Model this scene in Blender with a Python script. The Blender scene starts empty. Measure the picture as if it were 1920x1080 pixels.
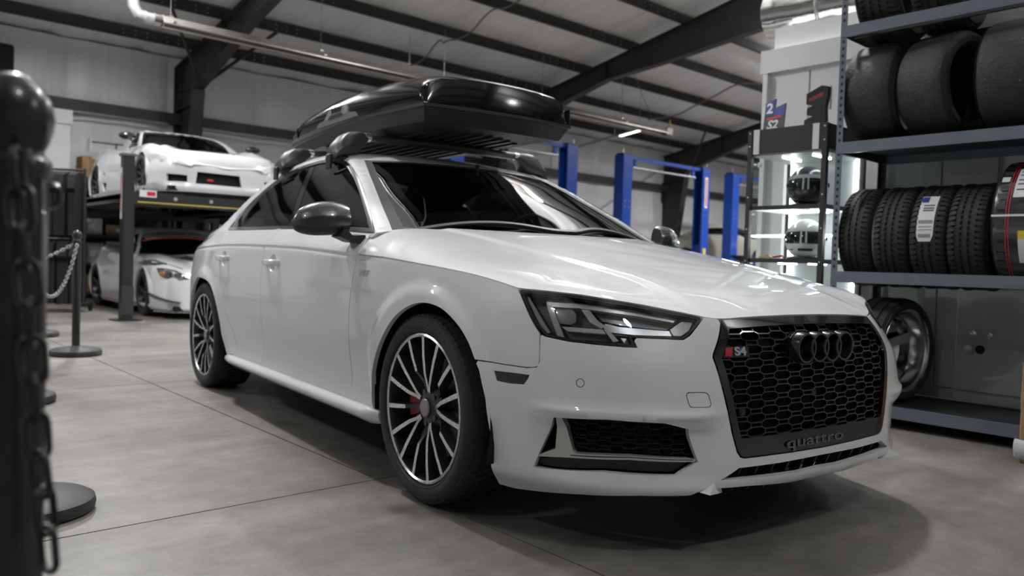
import bpy, bmesh, math, random
import numpy as np
from mathutils import Vector, Matrix
from mathutils.bvhtree import BVHTree
from mathutils.geometry import delaunay_2d_cdt
from math import sin, cos, pi, radians as R

scene = bpy.context.scene
COL = scene.collection
random.seed(7)

# ------------------------------------------------------------------ camera
# world: X runs along the back wall, Y towards the back wall, Z up (metres)
FPX = 1493.0                                   # focal length in pixels of the 1920 frame
PITCH, ROLL, YAW, CAMH = .0301, .0306, .737, .835
fw = np.array([sin(YAW)*cos(PITCH), cos(YAW)*cos(PITCH), -sin(PITCH)])
r0 = np.array([cos(YAW), -sin(YAW), 0.]); u0 = np.cross(r0, fw)
rt = r0*cos(ROLL)+u0*sin(ROLL); up = -r0*sin(ROLL)+u0*cos(ROLL)
CAM = np.array([0, 0, CAMH])
cd = bpy.data.cameras.new('camera'); cam = bpy.data.objects.new('camera', cd); COL.objects.link(cam)
cd.sensor_width = 36; cd.lens = FPX/1920*36; cd.clip_start = .05; cd.clip_end = 200
m = Matrix.Identity(4)
for i in range(3):
    m[i][0], m[i][1], m[i][2], m[i][3] = rt[i], up[i], -fw[i], CAM[i]
cam.matrix_world = m
cd.dof.use_dof = True; cd.dof.focus_distance = 2.25; cd.dof.aperture_fstop = 3.4
scene.camera = cam

# ------------------------------------------------------------------ light
scene.view_settings.view_transform = 'Standard'
scene.view_settings.look = 'None'
scene.view_settings.gamma = 1
scene.view_settings.use_curve_mapping = False
scene.view_settings.exposure = -.88
wd = bpy.data.worlds.new('world'); scene.world = wd; wd.use_nodes = True
wd.node_tree.nodes['Background'].inputs[0].default_value = (.75, .82, 1, 1)
wd.node_tree.nodes['Background'].inputs[1].default_value = .03
# unseen high-bay lamps, the back ones added to brighten the walls: x, y, watts; all hang at the same height
LAMPS = [(1.0, -2.2, 110), (5.2, 3.4, 420), (1.6, 6.6, 480), (9.2, 8.0, 520), (17.0, 4.2, 600), (-4.0, 2.0, 110), (7.0, -3.2, 150), (19.0, 9.0, 950), (-3.0, 10.5, 500), (3.2, 11.6, 320), (24.0, 9.5, 600)]
CEILING_FILL = 1.2                                   # upward fill added at each lamp to brighten the white ceiling

# ------------------------------------------------------------------ pixel helpers (a pixel is only a direction)
def ray(px):
    d = fw*FPX+rt*(px[0]-960)+up*(540-px[1]); return d/np.linalg.norm(d)
def on_floor(px, z=0.): d = ray(px); return CAM+d*((z-CAM[2])/d[2])
def on_X(px, X): d = ray(px); return CAM+d*((X-CAM[0])/d[0])
def on_Y(px, Y): d = ray(px); return CAM+d*((Y-CAM[1])/d[1])
def at_depth(px, s): d = ray(px); return CAM+d*(s/(d@fw))
CARH = -1.6869; CARO = np.array([2.5068, 2.1163, 0.])
CF = np.array([cos(CARH), sin(CARH), 0]); CL = np.array([-sin(CARH), cos(CARH), 0])
def w2c(P): q = np.asarray(P)-CARO; return np.array([q@CF, q@CL, q[2]])
CAMC = w2c(CAM)
def rayc(px): d = ray(px); return np.array([d@CF, d@CL, d[2]])
def car_y(px, y): d = rayc(px); return CAMC+d*((y-CAMC[1])/d[1])
def car_x(px, x): d = rayc(px); return CAMC+d*((x-CAMC[0])/d[0])
def car_z(px, z): d = rayc(px); return CAMC+d*((z-CAMC[2])/d[2])

# ------------------------------------------------------------------ materials
MATS = {}
def mat(name, col=(.8, .8, .8), rough=.5, metal=0., coat=0., spec=.5, noise=0., nscale=8., bump=0., bscale=60., emit=None, estr=0., rvar=0., stretch=(1, 1, 1)):
    if name in MATS: return MATS[name]
    M = bpy.data.materials.new(name); M.use_nodes = True; nt = M.node_tree; b = nt.nodes['Principled BSDF']
    b.inputs['Base Color'].default_value = (*col, 1); b.inputs['Roughness'].default_value = rough
    b.inputs['Metallic'].default_value = metal; b.inputs['Coat Weight'].default_value = coat
    b.inputs['Coat Roughness'].default_value = .03; b.inputs['Specular IOR Level'].default_value = spec
    tc = nt.nodes.new('ShaderNodeTexCoord'); mp = nt.nodes.new('ShaderNodeMapping'); mp.inputs['Scale'].default_value = stretch
    nt.links.new(tc.outputs['Object'], mp.inputs['Vector'])
    if noise or rvar:
        n = nt.nodes.new('ShaderNodeTexNoise'); n.inputs['Scale'].default_value = nscale; n.inputs['Detail'].default_value = 5
        nt.links.new(mp.outputs[0], n.inputs['Vector'])
        if noise:
            r = nt.nodes.new('ShaderNodeValToRGB'); r.color_ramp.elements[0].position = .3; r.color_ramp.elements[1].position = .7
            r.color_ramp.elements[0].color = (*[c*(1-noise) for c in col], 1); r.color_ramp.elements[1].color = (*[min(1, c*(1+noise)) for c in col], 1)
            nt.links.new(n.outputs['Fac'], r.inputs[0]); nt.links.new(r.outputs[0], b.inputs['Base Color'])
        if rvar:
            mr = nt.nodes.new('ShaderNodeMapRange'); mr.inputs['To Min'].default_value = max(.02, rough-rvar); mr.inputs['To Max'].default_value = min(1, rough+rvar)
            mr.inputs['From Min'].default_value = .3; mr.inputs['From Max'].default_value = .7
            nt.links.new(n.outputs['Fac'], mr.inputs[0]); nt.links.new(mr.outputs[0], b.inputs['Roughness'])
    if bump:
        n2 = nt.nodes.new('ShaderNodeTexNoise'); n2.inputs['Scale'].default_value = bscale; n2.inputs['Detail'].default_value = 4
        nt.links.new(mp.outputs[0], n2.inputs['Vector'])
        bp = nt.nodes.new('ShaderNodeBump'); bp.inputs['Strength'].default_value = bump; bp.inputs['Distance'].default_value = .01
        nt.links.new(n2.outputs['Fac'], bp.inputs['Height']); nt.links.new(bp.outputs[0], b.inputs['Normal'])
    if emit:
        b.inputs['Emission Color'].default_value = (*emit, 1); b.inputs['Emission Strength'].default_value = estr
    MATS[name] = M; return M
def glass(name, tint, refl=1.0, ior=1.5, rough=.0):
    """thin pane: tinted see-through plus Fresnel reflection"""
    if name in MATS: return MATS[name]
    M = bpy.data.materials.new(name); M.use_nodes = True; nt = M.node_tree; nt.nodes.clear()
    out = nt.nodes.new('ShaderNodeOutputMaterial'); mx = nt.nodes.new('ShaderNodeMixShader')
    t = nt.nodes.new('ShaderNodeBsdfTransparent'); t.inputs[0].default_value = (*tint, 1)
    g = nt.nodes.new('ShaderNodeBsdfGlossy'); g.inputs['Roughness'].default_value = rough; g.inputs[0].default_value = (refl, refl, refl, 1)
    fr = nt.nodes.new('ShaderNodeFresnel'); fr.inputs[0].default_value = ior
    nt.links.new(fr.outputs[0], mx.inputs[0]); nt.links.new(t.outputs[0], mx.inputs[1]); nt.links.new(g.outputs[0], mx.inputs[2])
    nt.links.new(mx.outputs[0], out.inputs[0]); MATS[name] = M; return M

# ------------------------------------------------------------------ object helpers
def tag(o, label=None, cat=None, group=None, kind=None):
    if label: o['label'] = label
    if cat: o['category'] = cat
    if group: o['group'] = group
    if kind: o['kind'] = kind
    return o
def thing(name, label, cat, loc=(0, 0, 0), rz=0., group=None):
    o = bpy.data.objects.new(name, None); COL.objects.link(o); o.location = loc; o.rotation_euler = (0, 0, rz)
    o.empty_display_size = .1
    return tag(o, label, cat, group)
def copy_tree(o, parent=None):
    c = o.copy(); COL.objects.link(c); c.parent = parent
    for ch in o.children: copy_tree(ch, c)
    return c

class MB:
    """collects shapes, then links them as ONE mesh object"""
    def __init__(s): s.v = []; s.f = []; s.mi = []; s.cur = 0; s.M = None
    def add(s, vs, fs):
        k = len(s.v)
        if s.M is not None: vs = [tuple(s.M @ Vector(v)) for v in vs]
        s.v += [tuple(map(float, v)) for v in vs]; s.f += [[i+k for i in f] for f in fs]; s.mi += [s.cur]*len(fs); return s
    def box(s, c, d, rz=0., M=None, bev=0.):
        hx, hy, hz = d[0]/2, d[1]/2, d[2]/2
        if bev:
            b = min(bev, hx*.9, hy*.9, hz*.9); vs = []; fs = []
            pts = {}
            for sx in (-1, 1):
                for sy in (-1, 1):
                    for sz in (-1, 1):
                        for a in range(3):
                            h = [hx-b, hy-b, hz-b]; h[a] = (hx, hy, hz)[a]
                            pts[(sx, sy, sz, a)] = len(vs); vs.append([sx*h[0], sy*h[1], sz*h[2]])
            P = pts
            for a in range(3):
                o1, o2 = [(1, 2), (2, 0), (0, 1)][a]
                for sg in (-1, 1):
                    q = []
                    for e1, e2 in ((-1, -1), (1, -1), (1, 1), (-1, 1)):
                        k = [0, 0, 0]; k[a] = sg; k[o1] = e1; k[o2] = e2; q.append(P[(*k, a)])
                    fs.append(q if sg > 0 else q[::-1])
            for a in range(3):
                o1, o2 = [(1, 2), (2, 0), (0, 1)][a]
                for e1 in (-1, 1):
                    for e2 in (-1, 1):
                        k0 = [0, 0, 0]; k1 = [0, 0, 0]; k0[a] = -1; k1[a] = 1
                        for k in (k0, k1): k[o1] = e1; k[o2] = e2
                        q = [P[(*k0, o1)], P[(*k1, o1)], P[(*k1, o2)], P[(*k0, o2)]]
                        fs.append(q if e1*e2 < 0 else q[::-1])
            for sx in (-1, 1):
                for sy in (-1, 1):
                    for sz in (-1, 1):
                        t = [P[(sx, sy, sz, a)] for a in range(3)]
                        fs.append(t if sx*sy*sz > 0 else t[::-1])
        else:
            vs = [[x*hx, y*hy, z*hz] for x in (-1, 1) for y in (-1, 1) for z in (-1, 1)]
            fs = [[0, 1, 3, 2], [4, 6, 7, 5], [0, 4, 5, 1], [2, 3, 7, 6], [0, 2, 6, 4], [1, 5, 7, 3]]
        c_, s_ = cos(rz), sin(rz)
        if M is not None: vs = [(M @ Vector(v)) for v in vs]
        else: vs = [(v[0]*c_-v[1]*s_, v[0]*s_+v[1]*c_, v[2]) for v in vs]
        return s.add([(v[0]+c[0], v[1]+c[1], v[2]+c[2]) for v in vs], fs)
    def beam(s, a, b, w, h, upv=(0, 0, 1)):
        """rectangular bar from a to b; w across, h along upv"""
        a = Vector(a); b = Vector(b); d = (b-a).normalized(); u = Vector(upv); x = d.cross(u).normalized(); u = x.cross(d)
        vs = [p+x*sx*w/2+u*sy*h/2 for p in (a, b) for sx, sy in ((-1, -1), (1, -1), (1, 1), (-1, 1))]
        return s.add(vs, [[3, 2, 1, 0], [4, 5, 6, 7], [0, 1, 5, 4], [1, 2, 6, 5], [2, 3, 7, 6], [3, 0, 4, 7]])
    def ibeam(s, a, b, w, h, t=.012, upv=(0, 0, 1), h2=None):
        h2 = h if h2 is None else h2
        a = Vector(a); b = Vector(b); d = (b-a).normalized(); u = Vector(upv); x = d.cross(u).normalized(); u = x.cross(d)
        def prof(hh): return [(-w/2, -hh/2), (w/2, -hh/2), (w/2, -hh/2+t), (t/2, -hh/2+t), (t/2, hh/2-t), (w/2, hh/2-t), (w/2, hh/2), (-w/2, hh/2), (-w/2, hh/2-t), (-t/2, hh/2-t), (-t/2, -hh/2+t), (-w/2, -hh/2+t)]
        vs = [p+x*q[0]+u*q[1] for p, hh in ((a, h), (b, h2)) for q in prof(hh)]
        n = 12; fs = [[i, (i+1) % n, n+(i+1) % n, n+i] for i in range(n)]
        return s.add(vs, fs)
    def cyl(s, a, b, r0, r1=None, n=16, caps=True):
        r1 = r0 if r1 is None else r1
        a = Vector(a); b = Vector(b); d = (b-a).normalized(); x = d.orthogonal().normalized(); y = d.cross(x)
        vs = [p+(x*cos(2*pi*i/n)+y*sin(2*pi*i/n))*r for p, r in ((a, r0), (b, r1)) for i in range(n)]
        fs = [[i, (i+1) % n, n+(i+1) % n, n+i] for i in range(n)]
        if caps: fs += [list(range(n))[::-1], list(range(n, 2*n))]
        return s.add(vs, fs)
    def tube(s, pts, r, n=8, caps=True, closed=False):
        P = [Vector(p) for p in pts]; N = len(P); rr = r if hasattr(r, '__len__') else [r]*N
        vs = []; prev = None
        for i in range(N):
            if closed: t = P[(i+1) % N]-P[i-1]
            else: t = P[min(i+1, N-1)]-P[max(i-1, 0)]
            t.normalize()
            x = t.orthogonal().normalized() if prev is None else (prev-t*prev.dot(t)).normalized()
            prev = x; y = t.cross(x)
            vs += [P[i]+(x*cos(2*pi*k/n)+y*sin(2*pi*k/n))*rr[i] for k in range(n)]
        fs = []
        for i in range(N if closed else N-1):
            j = (i+1) % N
            fs += [[i*n+k, i*n+(k+1) % n, j*n+(k+1) % n, j*n+k] for k in range(n)]
        if caps and not closed: fs += [list(range(n))[::-1], [(N-1)*n+k for k in range(n)]]
        return s.add(vs, fs)
    def lathe(s, prof, n=32, c=(0, 0, 0), axis='z', a0=0., a1=2*pi, closed=False):
        """prof: (radius, height) list turned round the axis"""
        full = abs(a1-a0-2*pi) < 1e-6; m_ = n if full else n+1; vs = []; fs = []
        for i in range(m_):
            a = a0+(a1-a0)*i/n
            for r_, h in prof:
                p = {'z': (r_*cos(a), r_*sin(a), h), 'y': (r_*cos(a), h, r_*sin(a)), 'x': (h, r_*cos(a), r_*sin(a))}[axis]
                vs.append((p[0]+c[0], p[1]+c[1], p[2]+c[2]))
        k = len(prof)
        for i in range(n):
            j = (i+1) % m_
            for t in range(k if closed else k-1):
                t2 = (t+1) % k
                q = [i*k+t, j*k+t, j*k+t2, i*k+t2]
                fs.append(q if axis != 'y' else q[::-1])
        return s.add(vs, fs)
    def prism(s, poly, z0, z1, M=None):
        """2-D outline extruded from z0 to z1; M maps (x, y, z)"""
        n = len(poly); vs = [(p[0], p[1], z) for z in (z0, z1) for p in poly]
        ar = sum(poly[i][0]*poly[(i+1) % n][1]-poly[(i+1) % n][0]*poly[i][1] for i in range(n))
        fs = [[i, (i+1) % n, n+(i+1) % n, n+i] for i in range(n)]+[list(range(n))[::-1], list(range(n, 2*n))]
        if ar < 0: fs = [f[::-1] for f in fs]
        if M is not None: vs = [M @ Vector(v) for v in vs]
        return s.add(vs, fs)
    def sphere(s, c, r, nu=16, nv=10, v0=-pi/2, v1=pi/2):
        rx, ry, rz_ = r if hasattr(r, '__len__') else (r, r, r); vs = []; fs = []
        for j in range(nv+1):
            b = v0+(v1-v0)*j/nv
            for i in range(nu): a = 2*pi*i/nu; vs.append((c[0]+rx*cos(b)*cos(a), c[1]+ry*cos(b)*sin(a), c[2]+rz_*sin(b)))
        for j in range(nv): fs += [[j*nu+i, j*nu+(i+1) % nu, (j+1)*nu+(i+1) % nu, (j+1)*nu+i] for i in range(nu)]
        return s.add(vs, fs)
    def loft(s, rings, closed=True, caps=False):
        n = len(rings[0]); vs = [p for r_ in rings for p in r_]; fs = []
        for i in range(len(rings)-1):
            for k in range(n if closed else n-1):
                fs.append([i*n+k, i*n+(k+1) % n, (i+1)*n+(k+1) % n, (i+1)*n+k])
        if caps: fs += [list(range(n))[::-1], [(len(rings)-1)*n+k for k in range(n)]]
        return s.add(vs, fs)
    def mirror_y(s):
        k = len(s.v); nf = len(s.f); s.v += [(x, -y, z) for x, y, z in s.v]; s.f += [[i+k for i in f][::-1] for f in s.f[:nf]]; s.mi += s.mi[:nf]; return s
    def build(s, name, mats, parent=None, smooth=35, label=None, cat=None, group=None, kind=None, loc=None):
        me = bpy.data.meshes.new(name); me.from_pydata(s.v, [], s.f); me.validate(); 
        for mm in (mats if isinstance(mats, (list, tuple)) else [mats]): me.materials.append(mm)
        if max(s.mi, default=0) > 0 and len(me.polygons) == len(s.mi): me.polygons.foreach_set('material_index', s.mi)
        if smooth:
            me.polygons.foreach_set('use_smooth', [True]*len(me.polygons)); me.set_sharp_from_angle(angle=R(smooth))
        o = bpy.data.objects.new(name, me); COL.objects.link(o); o.parent = parent
        if loc is not None: o.location = loc
        return tag(o, label, cat, group, kind)

def text_mesh(body, size=1., extrude=.002, bold=0., shear=0., align='CENTER', bevel=0.):
    """lettering as (verts, faces), lying in XY, centred"""
    c = bpy.data.curves.new('lettering', 'FONT'); c.body = body; c.size = size; c.extrude = extrude; c.align_x = align; c.align_y = 'CENTER'
    c.offset = bold; c.shear = shear; c.resolution_u = 3
    o = bpy.data.objects.new('lettering', c); COL.objects.link(o); bpy.context.view_layer.update()
    me = o.to_mesh(); vs = [tuple(v.co) for v in me.vertices]; fs = [list(p.vertices) for p in me.polygons]
    o.to_mesh_clear(); bpy.data.objects.remove(o); bpy.data.curves.remove(c); return vs, fs
def text_obj(name, body, size, M, material, parent, extrude=.001, bold=0., shear=0., sx=1., label=None):
    vs, fs = text_mesh(body, size, extrude, bold, shear)
    b = MB(); b.add([M @ Vector((v[0]*sx, v[1], v[2])) for v in vs], fs); return b.build(name, material, parent, smooth=0, label=label)
def frame(o, xa, ya):
    """matrix whose x axis is xa, y axis ~ya, origin o"""
    x = Vector(xa).normalized(); z = x.cross(Vector(ya)).normalized(); y = z.cross(x); M = Matrix.Identity(4)
    for i in range(3): M[i][0], M[i][1], M[i][2], M[i][3] = x[i], y[i], z[i], o[i]
    return M

# ------------------------------------------------------------------ trimmed smooth surfaces
def sstep(t): t = np.clip(t, 0, 1); return t*t*(3-2*t)
def pchip(xk, yk, x):
    xk = np.asarray(xk, float); yk = np.asarray(yk, float); x = np.asarray(x, float); h = np.diff(xk); dl = np.diff(yk)/h; d = np.zeros_like(yk)
    for i in range(1, len(xk)-1):
        if dl[i-1]*dl[i] > 0: w1 = 2*h[i]+h[i-1]; w2 = h[i]+2*h[i-1]; d[i] = (w1+w2)/(w1/dl[i-1]+w2/dl[i])
    d[0] = dl[0]; d[-1] = dl[-1]; xc = np.clip(x, xk[0], xk[-1]); i = np.clip(np.searchsorted(xk, xc)-1, 0, len(h)-1); t = (xc-xk[i])/h[i]
    y = (2*t**3-3*t**2+1)*yk[i]+(t**3-2*t**2+t)*h[i]*d[i]+(-2*t**3+3*t**2)*yk[i+1]+(t**3-t**2)*h[i]*d[i+1]
    return y+np.where(x < xk[0], (x-xk[0])*d[0], 0)+np.where(x > xk[-1], (x-xk[-1])*d[-1], 0)
def gsm(a, sig, ax):
    n = int(4*sig)+1; k = np.exp(-.5*(np.arange(-n, n+1)/sig)**2); k /= k.sum()
    a = np.moveaxis(a, ax, 0); p = np.concatenate([2*a[:1]-a[n:0:-1], a, 2*a[-1:]-a[-2:-n-2:-1]]); o = sum(k[i]*p[i:i+len(a)] for i in range(2*n+1))
    return np.moveaxis(o, 0, ax)
class Surf:
    def __init__(s, G, u0, du, v0, dv, vs=1.):
        s.G = np.asarray(G, float); s.u0, s.du, s.v0, s.dv, s.vs = u0, du, v0, dv, vs; s.b = None
    def ev(s, u, v):
        u = (np.asarray(u, float)-s.u0)/s.du; v = (np.asarray(v, float)-s.v0)/s.dv; nu, nv = s.G.shape[:2]
        i = np.clip(np.floor(u).astype(int), 1, nu-3); j = np.clip(np.floor(v).astype(int), 1, nv-3); a = u-i; b = v-j
        def cw(t): return [-.5*t+t**2-.5*t**3, 1-2.5*t**2+1.5*t**3, .5*t+2*t**2-1.5*t**3, -.5*t**2+.5*t**3]
        A = cw(a); B = cw(b); o = 0
        for p in range(4):
            for q in range(4): o = o+(A[p]*B[q])[..., None]*s.G[i+p-1, j+q-1]
        return o
    def nrm(s, u, v):
        u = np.asarray(u, float); v = np.asarray(v, float); e = .004
        n = np.cross(s.ev(u+e, v)-s.ev(u-e, v), s.ev(u, v+e/s.vs)-s.ev(u, v-e/s.vs)); return s.sgn*n/np.maximum(1e-12, np.linalg.norm(n, axis=-1, keepdims=True))
    sgn = 1; fr = (CARO, CF, CL); half = False
    def offset(s, d):
        nu, nv = s.G.shape[:2]; U, V = np.meshgrid(s.u0+s.du*np.arange(nu), s.v0+s.dv*np.arange(nv), indexing='ij')
        o = Surf(s.G+s.nrm(U, V)*d, s.u0, s.du, s.v0, s.dv, s.vs); o.sgn = s.sgn; o.fr = s.fr; o.half = s.half; return o
    def bvh(s):
        if s.b is None:
            nu, nv = s.G.shape[:2]; P = s.G.reshape(-1, 3).tolist()
            i_0 = max(0, int((-.03-s.u0)/s.du)) if s.half else 0
            F = [(i*nv+j, (i+1)*nv+j, (i+1)*nv+j+1, i*nv+j+1) for i in range(i_0, nu-1) for j in range(nv-1)]
            s.F = F; s.b = BVHTree.FromPolygons(P, F)
        return s.b
    def hit(s, px):
        O, F_, L_ = s.fr; q0 = CAM-O; d0 = ray(px); c0 = Vector((q0@F_, q0@L_, q0[2])); d1 = Vector((d0@F_, d0@L_, d0[2]))
        h = s.bvh().ray_cast(c0, d1)
        if h[0] is None: return None
        i, j = divmod(s.F[h[2]][0], s.G.shape[1]); p = np.array(h[0]); a = b = .5
        u = s.u0+(i+.5)*s.du; v = s.v0+(j+.5)*s.dv
        for _ in range(8):
            e = 1e-4; q = s.ev(np.array(u), np.array(v)); Ju = (s.ev(np.array(u+e), np.array(v))-q)/e; Jv = (s.ev(np.array(u), np.array(v+e))-q)/e
            J = np.stack([Ju, Jv], 1); d = np.linalg.lstsq(J, p-q, rcond=None)[0]; u += d[0]; v += d[1]
        return (float(u), float(v))
    def px(s, pts, corners=True):
        o = []
        for p in pts:
            h = s.hit(p)
            if h is None: print('MISS', p); continue
            o.append(h)
        return o
def curve(pts, step=.02, vs=1.):
    """Catmull-Rom through the points; a point given twice is a corner"""
    segs = [[]]
    for i, p in enumerate(pts):
        if i and np.allclose(p, pts[i-1], atol=1e-7): segs.append([p]); continue
        segs[-1].append(p)
    out = []
    for sg in segs:
        if len(sg) < 2: continue
        q = np.array(sg, float); q = np.vstack([2*q[0]-q[1], q, 2*q[-1]-q[-2]])
        for i in range(1, len(q)-2):
            L = np.hypot(q[i+1][0]-q[i][0], (q[i+1][1]-q[i][1])*vs); n = max(1, int(math.ceil(L/step)))
            for k in range(n):
                t = k/n; p0, p1, p2, p3 = q[i-1:i+3]
                out.append(tuple(.5*(2*p1+(p2-p0)*t+(2*p0-5*p1+4*p2-p3)*t*t+(3*p1-p0-3*p2+p3)*t**3)))
        out.append(tuple(q[-2]))
    o = [out[0]]
    for p in out[1:]:
        if np.hypot(p[0]-o[-1][0], p[1]-o[-1][1]) > 1e-5: o.append(p)
    return o
def dense(loop, step, vs=1.):
    o = []
    n = len(loop)
    for i in range(n):
        a, b = loop[i], loop[(i+1) % n]; L = np.hypot(b[0]-a[0], (b[1]-a[1])*vs); k = max(1, int(math.ceil(L/step)))
        if L < 1e-6: continue
        for t in range(k): o.append((a[0]+(b[0]-a[0])*t/k, a[1]+(b[1]-a[1])*t/k))
    return o
def inset(loop, d, vs=1.):
    """move a closed loop inwards by d metres"""
    P = np.array(loop, float)*[1, vs]; n = len(P)
    ar = (P[:, 0]*np.roll(P[:, 1], -1)-np.roll(P[:, 0], -1)*P[:, 1]).sum(); sg = 1 if ar > 0 else -1
    e = np.roll(P, -1, 0)-P; e /= np.maximum(1e-9, np.linalg.norm(e, axis=1, keepdims=True)); nl = np.stack([-e[:, 1], e[:, 0]], 1)*sg
    pn = np.roll(nl, 1, 0); b = nl+pn; b /= np.maximum(.6, (b*b).sum(1, keepdims=True)/2)
    Q = P+b*d
    # drop points that come closer to the outline than d (folds at tight corners)
    E0, E1 = P, np.roll(P, -1, 0); ok = np.ones(n, bool); ev = E1-E0; el = np.maximum(1e-12, (ev**2).sum(1))
    for c in range(0, n, 200):
        q = Q[c:c+200, None]; t = np.clip(((q-E0)*ev).sum(2)/el, 0, 1); dd = np.sqrt((((E0+t[..., None]*ev)-q)**2).sum(2)).min(1); ok[c:c+200] = dd > abs(d)*.9
    if ok.sum() > 3: Q = Q[ok]
    return [tuple(p) for p in Q/[1, vs]]
def inside(P, loop):
    L = np.asarray(loop); x, y = P[:, 0], P[:, 1]; c = np.zeros(len(P), bool)
    for (x0, y0), (x1, y1) in zip(L, np.roll(L, -1, 0)):
        k = (y0 > y) != (y1 > y)
        if y0 != y1: c ^= k & (x < (x1-x0)*(y-y0)/(y1-y0)+x0)
    return c
def trim(name, sf, loop, material, parent=None, holes=(), res=.03, off=0., rim=.012, gap=0., label=None, lines=(), edge=None):
    """the patch of a smooth surface inside an outline, with folded-in edges"""
    vs = sf.vs; ed = edge or res*.7
    if gap: loop = inset(dense(loop, ed, vs), gap, vs)
    loops = [dense(loop, ed, vs)]+[dense(h, ed, vs) for h in holes]
    V = []; E = []
    for l in loops:
        k = len(V); V += [(p[0], p[1]*vs) for p in l]; E += [(k+i, k+(i+1) % len(l)) for i in range(len(l))]
    nb = len(V)
    for ln in lines:
        k = len(V); V += [(p[0], p[1]*vs) for p in ln]; E += [(k+i, k+i+1) for i in range(len(ln)-1)]
    A = np.array(V); lo = A.min(0); hi = A.max(0); gx = np.arange(lo[0], hi[0], res); gy = np.arange(lo[1], hi[1], res*.87)
    g = np.array([(x+(res/2 if j % 2 else 0), y) for j, y in enumerate(gy) for x in gx])
    if len(g):
        S = [np.array(l)*[1, vs] for l in loops]
        k = inside(g, S[0])
        for h in S[1:]: k &= ~inside(g, h)
        g = g[k]
        if len(g):
            dm = np.full(len(g), 9.)
            for c in range(0, len(A), 400): dm = np.minimum(dm, np.sqrt(((g[:, None, :]-A[None, c:c+400])**2).sum(2)).min(1))
            g = g[dm > res*.45]; V += [tuple(p) for p in g]
    r_ = delaunay_2d_cdt([Vector(p) for p in V], E, [], 0, 1e-6)
    P2 = np.array([tuple(p) for p in r_[0]]); T = np.array([t for t in r_[2] if len(t) == 3])
    cen = P2[T].mean(1); S = [np.array(l)*[1, vs] for l in loops]; k = inside(cen, S[0])
    for h in S[1:]: k &= ~inside(cen, h)
    T = T[k]; used = np.unique(T); mp = -np.ones(len(P2), int); mp[used] = np.arange(len(used)); T = mp[T]; P2 = P2[used]
    u, v = P2[:, 0], P2[:, 1]/vs; P = sf.ev(u, v); N = sf.nrm(u, v); P = P+N*off
    # winding follows the normals
    fn = np.cross(P[T[:, 1]]-P[T[:, 0]], P[T[:, 2]]-P[T[:, 0]]); fl = (fn*N[T[:, 0]]).sum(1) < 0; T[fl] = T[fl][:, ::-1]
    verts = P.tolist(); norms = N.tolist(); faces = T.tolist()
    if rim:
        cnt = {}
        for t in faces:
            for a, b in ((t[0], t[1]), (t[1], t[2]), (t[2], t[0])): cnt[(a, b)] = 1
        be = [(a, b) for (a, b) in cnt if (b, a) not in cnt]; idx = {}
        for a, b in be:
            for q in (a, b):
                if q not in idx: idx[q] = len(verts); verts += [P[q].tolist(), (P[q]-N[q]*rim).tolist()]; norms += [[0, 0, 0], [0, 0, 0]]
            d = P[b]-P[a]; out = np.cross(d, N[a]); out /= max(1e-9, np.linalg.norm(out))
            for q in (a, b):
                for z in (0, 1): norms[idx[q]+z] = [norms[idx[q]+z][i]+out[i] for i in range(3)]
            faces.append([idx[b], idx[a], idx[a]+1, idx[b]+1])
    me = bpy.data.meshes.new(name); me.from_pydata(verts, [], faces); me.materials.append(material)
    me.polygons.foreach_set('use_smooth', [True]*len(me.polygons))
    nn = np.array(norms); nn /= np.maximum(1e-9, np.linalg.norm(nn, axis=1, keepdims=True)); me.normals_split_custom_set_from_vertices(nn.tolist())
    o = bpy.data.objects.new(name, me); COL.objects.link(o); o.parent = parent
    return tag(o, label)
def neg(loop, ax):
    return [((-p[0], p[1]) if ax == 0 else (p[0], -p[1])) for p in loop]
def both(half, ax):
    """closed loop symmetric about the car's centre line from a half that starts and ends on it"""
    return list(half)+neg(half[::-1], ax)
# ================================================================== the workshop building
concrete = mat('polished_concrete', (.206, .192, .174), .42, noise=.16, nscale=1.3, rvar=.10, bump=.05, bscale=25)
def concrete_detail(M):
    nt = M.node_tree; b = nt.nodes['Principled BSDF']; src = b.inputs['Base Color'].links[0].from_socket
    tc = nt.nodes.new('ShaderNodeTexCoord')
    n = nt.nodes.new('ShaderNodeTexNoise'); n.inputs['Scale'].default_value = 9; n.inputs['Detail'].default_value = 8; n.inputs['Roughness'].default_value = .7; nt.links.new(tc.outputs['Object'], n.inputs['Vector'])
    n2 = nt.nodes.new('ShaderNodeTexNoise'); n2.inputs['Scale'].default_value = 2.2; n2.inputs['Detail'].default_value = 3; mp = nt.nodes.new('ShaderNodeMapping'); mp.inputs['Scale'].default_value = (.35, 2.2, 1); nt.links.new(tc.outputs['Object'], mp.inputs[0]); nt.links.new(mp.outputs[0], n2.inputs['Vector'])
    cur = src
    for nn, lo, hi in ((n, .80, 1.16), (n2, .82, 1.13)):
        mr = nt.nodes.new('ShaderNodeMapRange'); mr.inputs['From Min'].default_value = .35; mr.inputs['From Max'].default_value = .65; mr.inputs['To Min'].default_value = lo; mr.inputs['To Max'].default_value = hi; nt.links.new(nn.outputs['Fac'], mr.inputs[0])
        mx = nt.nodes.new('ShaderNodeVectorMath'); mx.operation = 'SCALE'; nt.links.new(cur, mx.inputs[0]); nt.links.new(mr.outputs[0], mx.inputs['Scale']); cur = mx.outputs[0]
    nt.links.new(cur, b.inputs['Base Color'])
concrete_detail(concrete)
vinyl = mat('white_insulation', (.80, .795, .785), .38, noise=.05, nscale=2, bump=.35, bscale=3.5, stretch=(6, .5, 1.2))
vinyl_wall = mat('white_wall_insulation', (.76, .765, .775), .34, noise=.05, nscale=2, bump=.45, bscale=2.2, stretch=(7, 1, .45))
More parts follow.
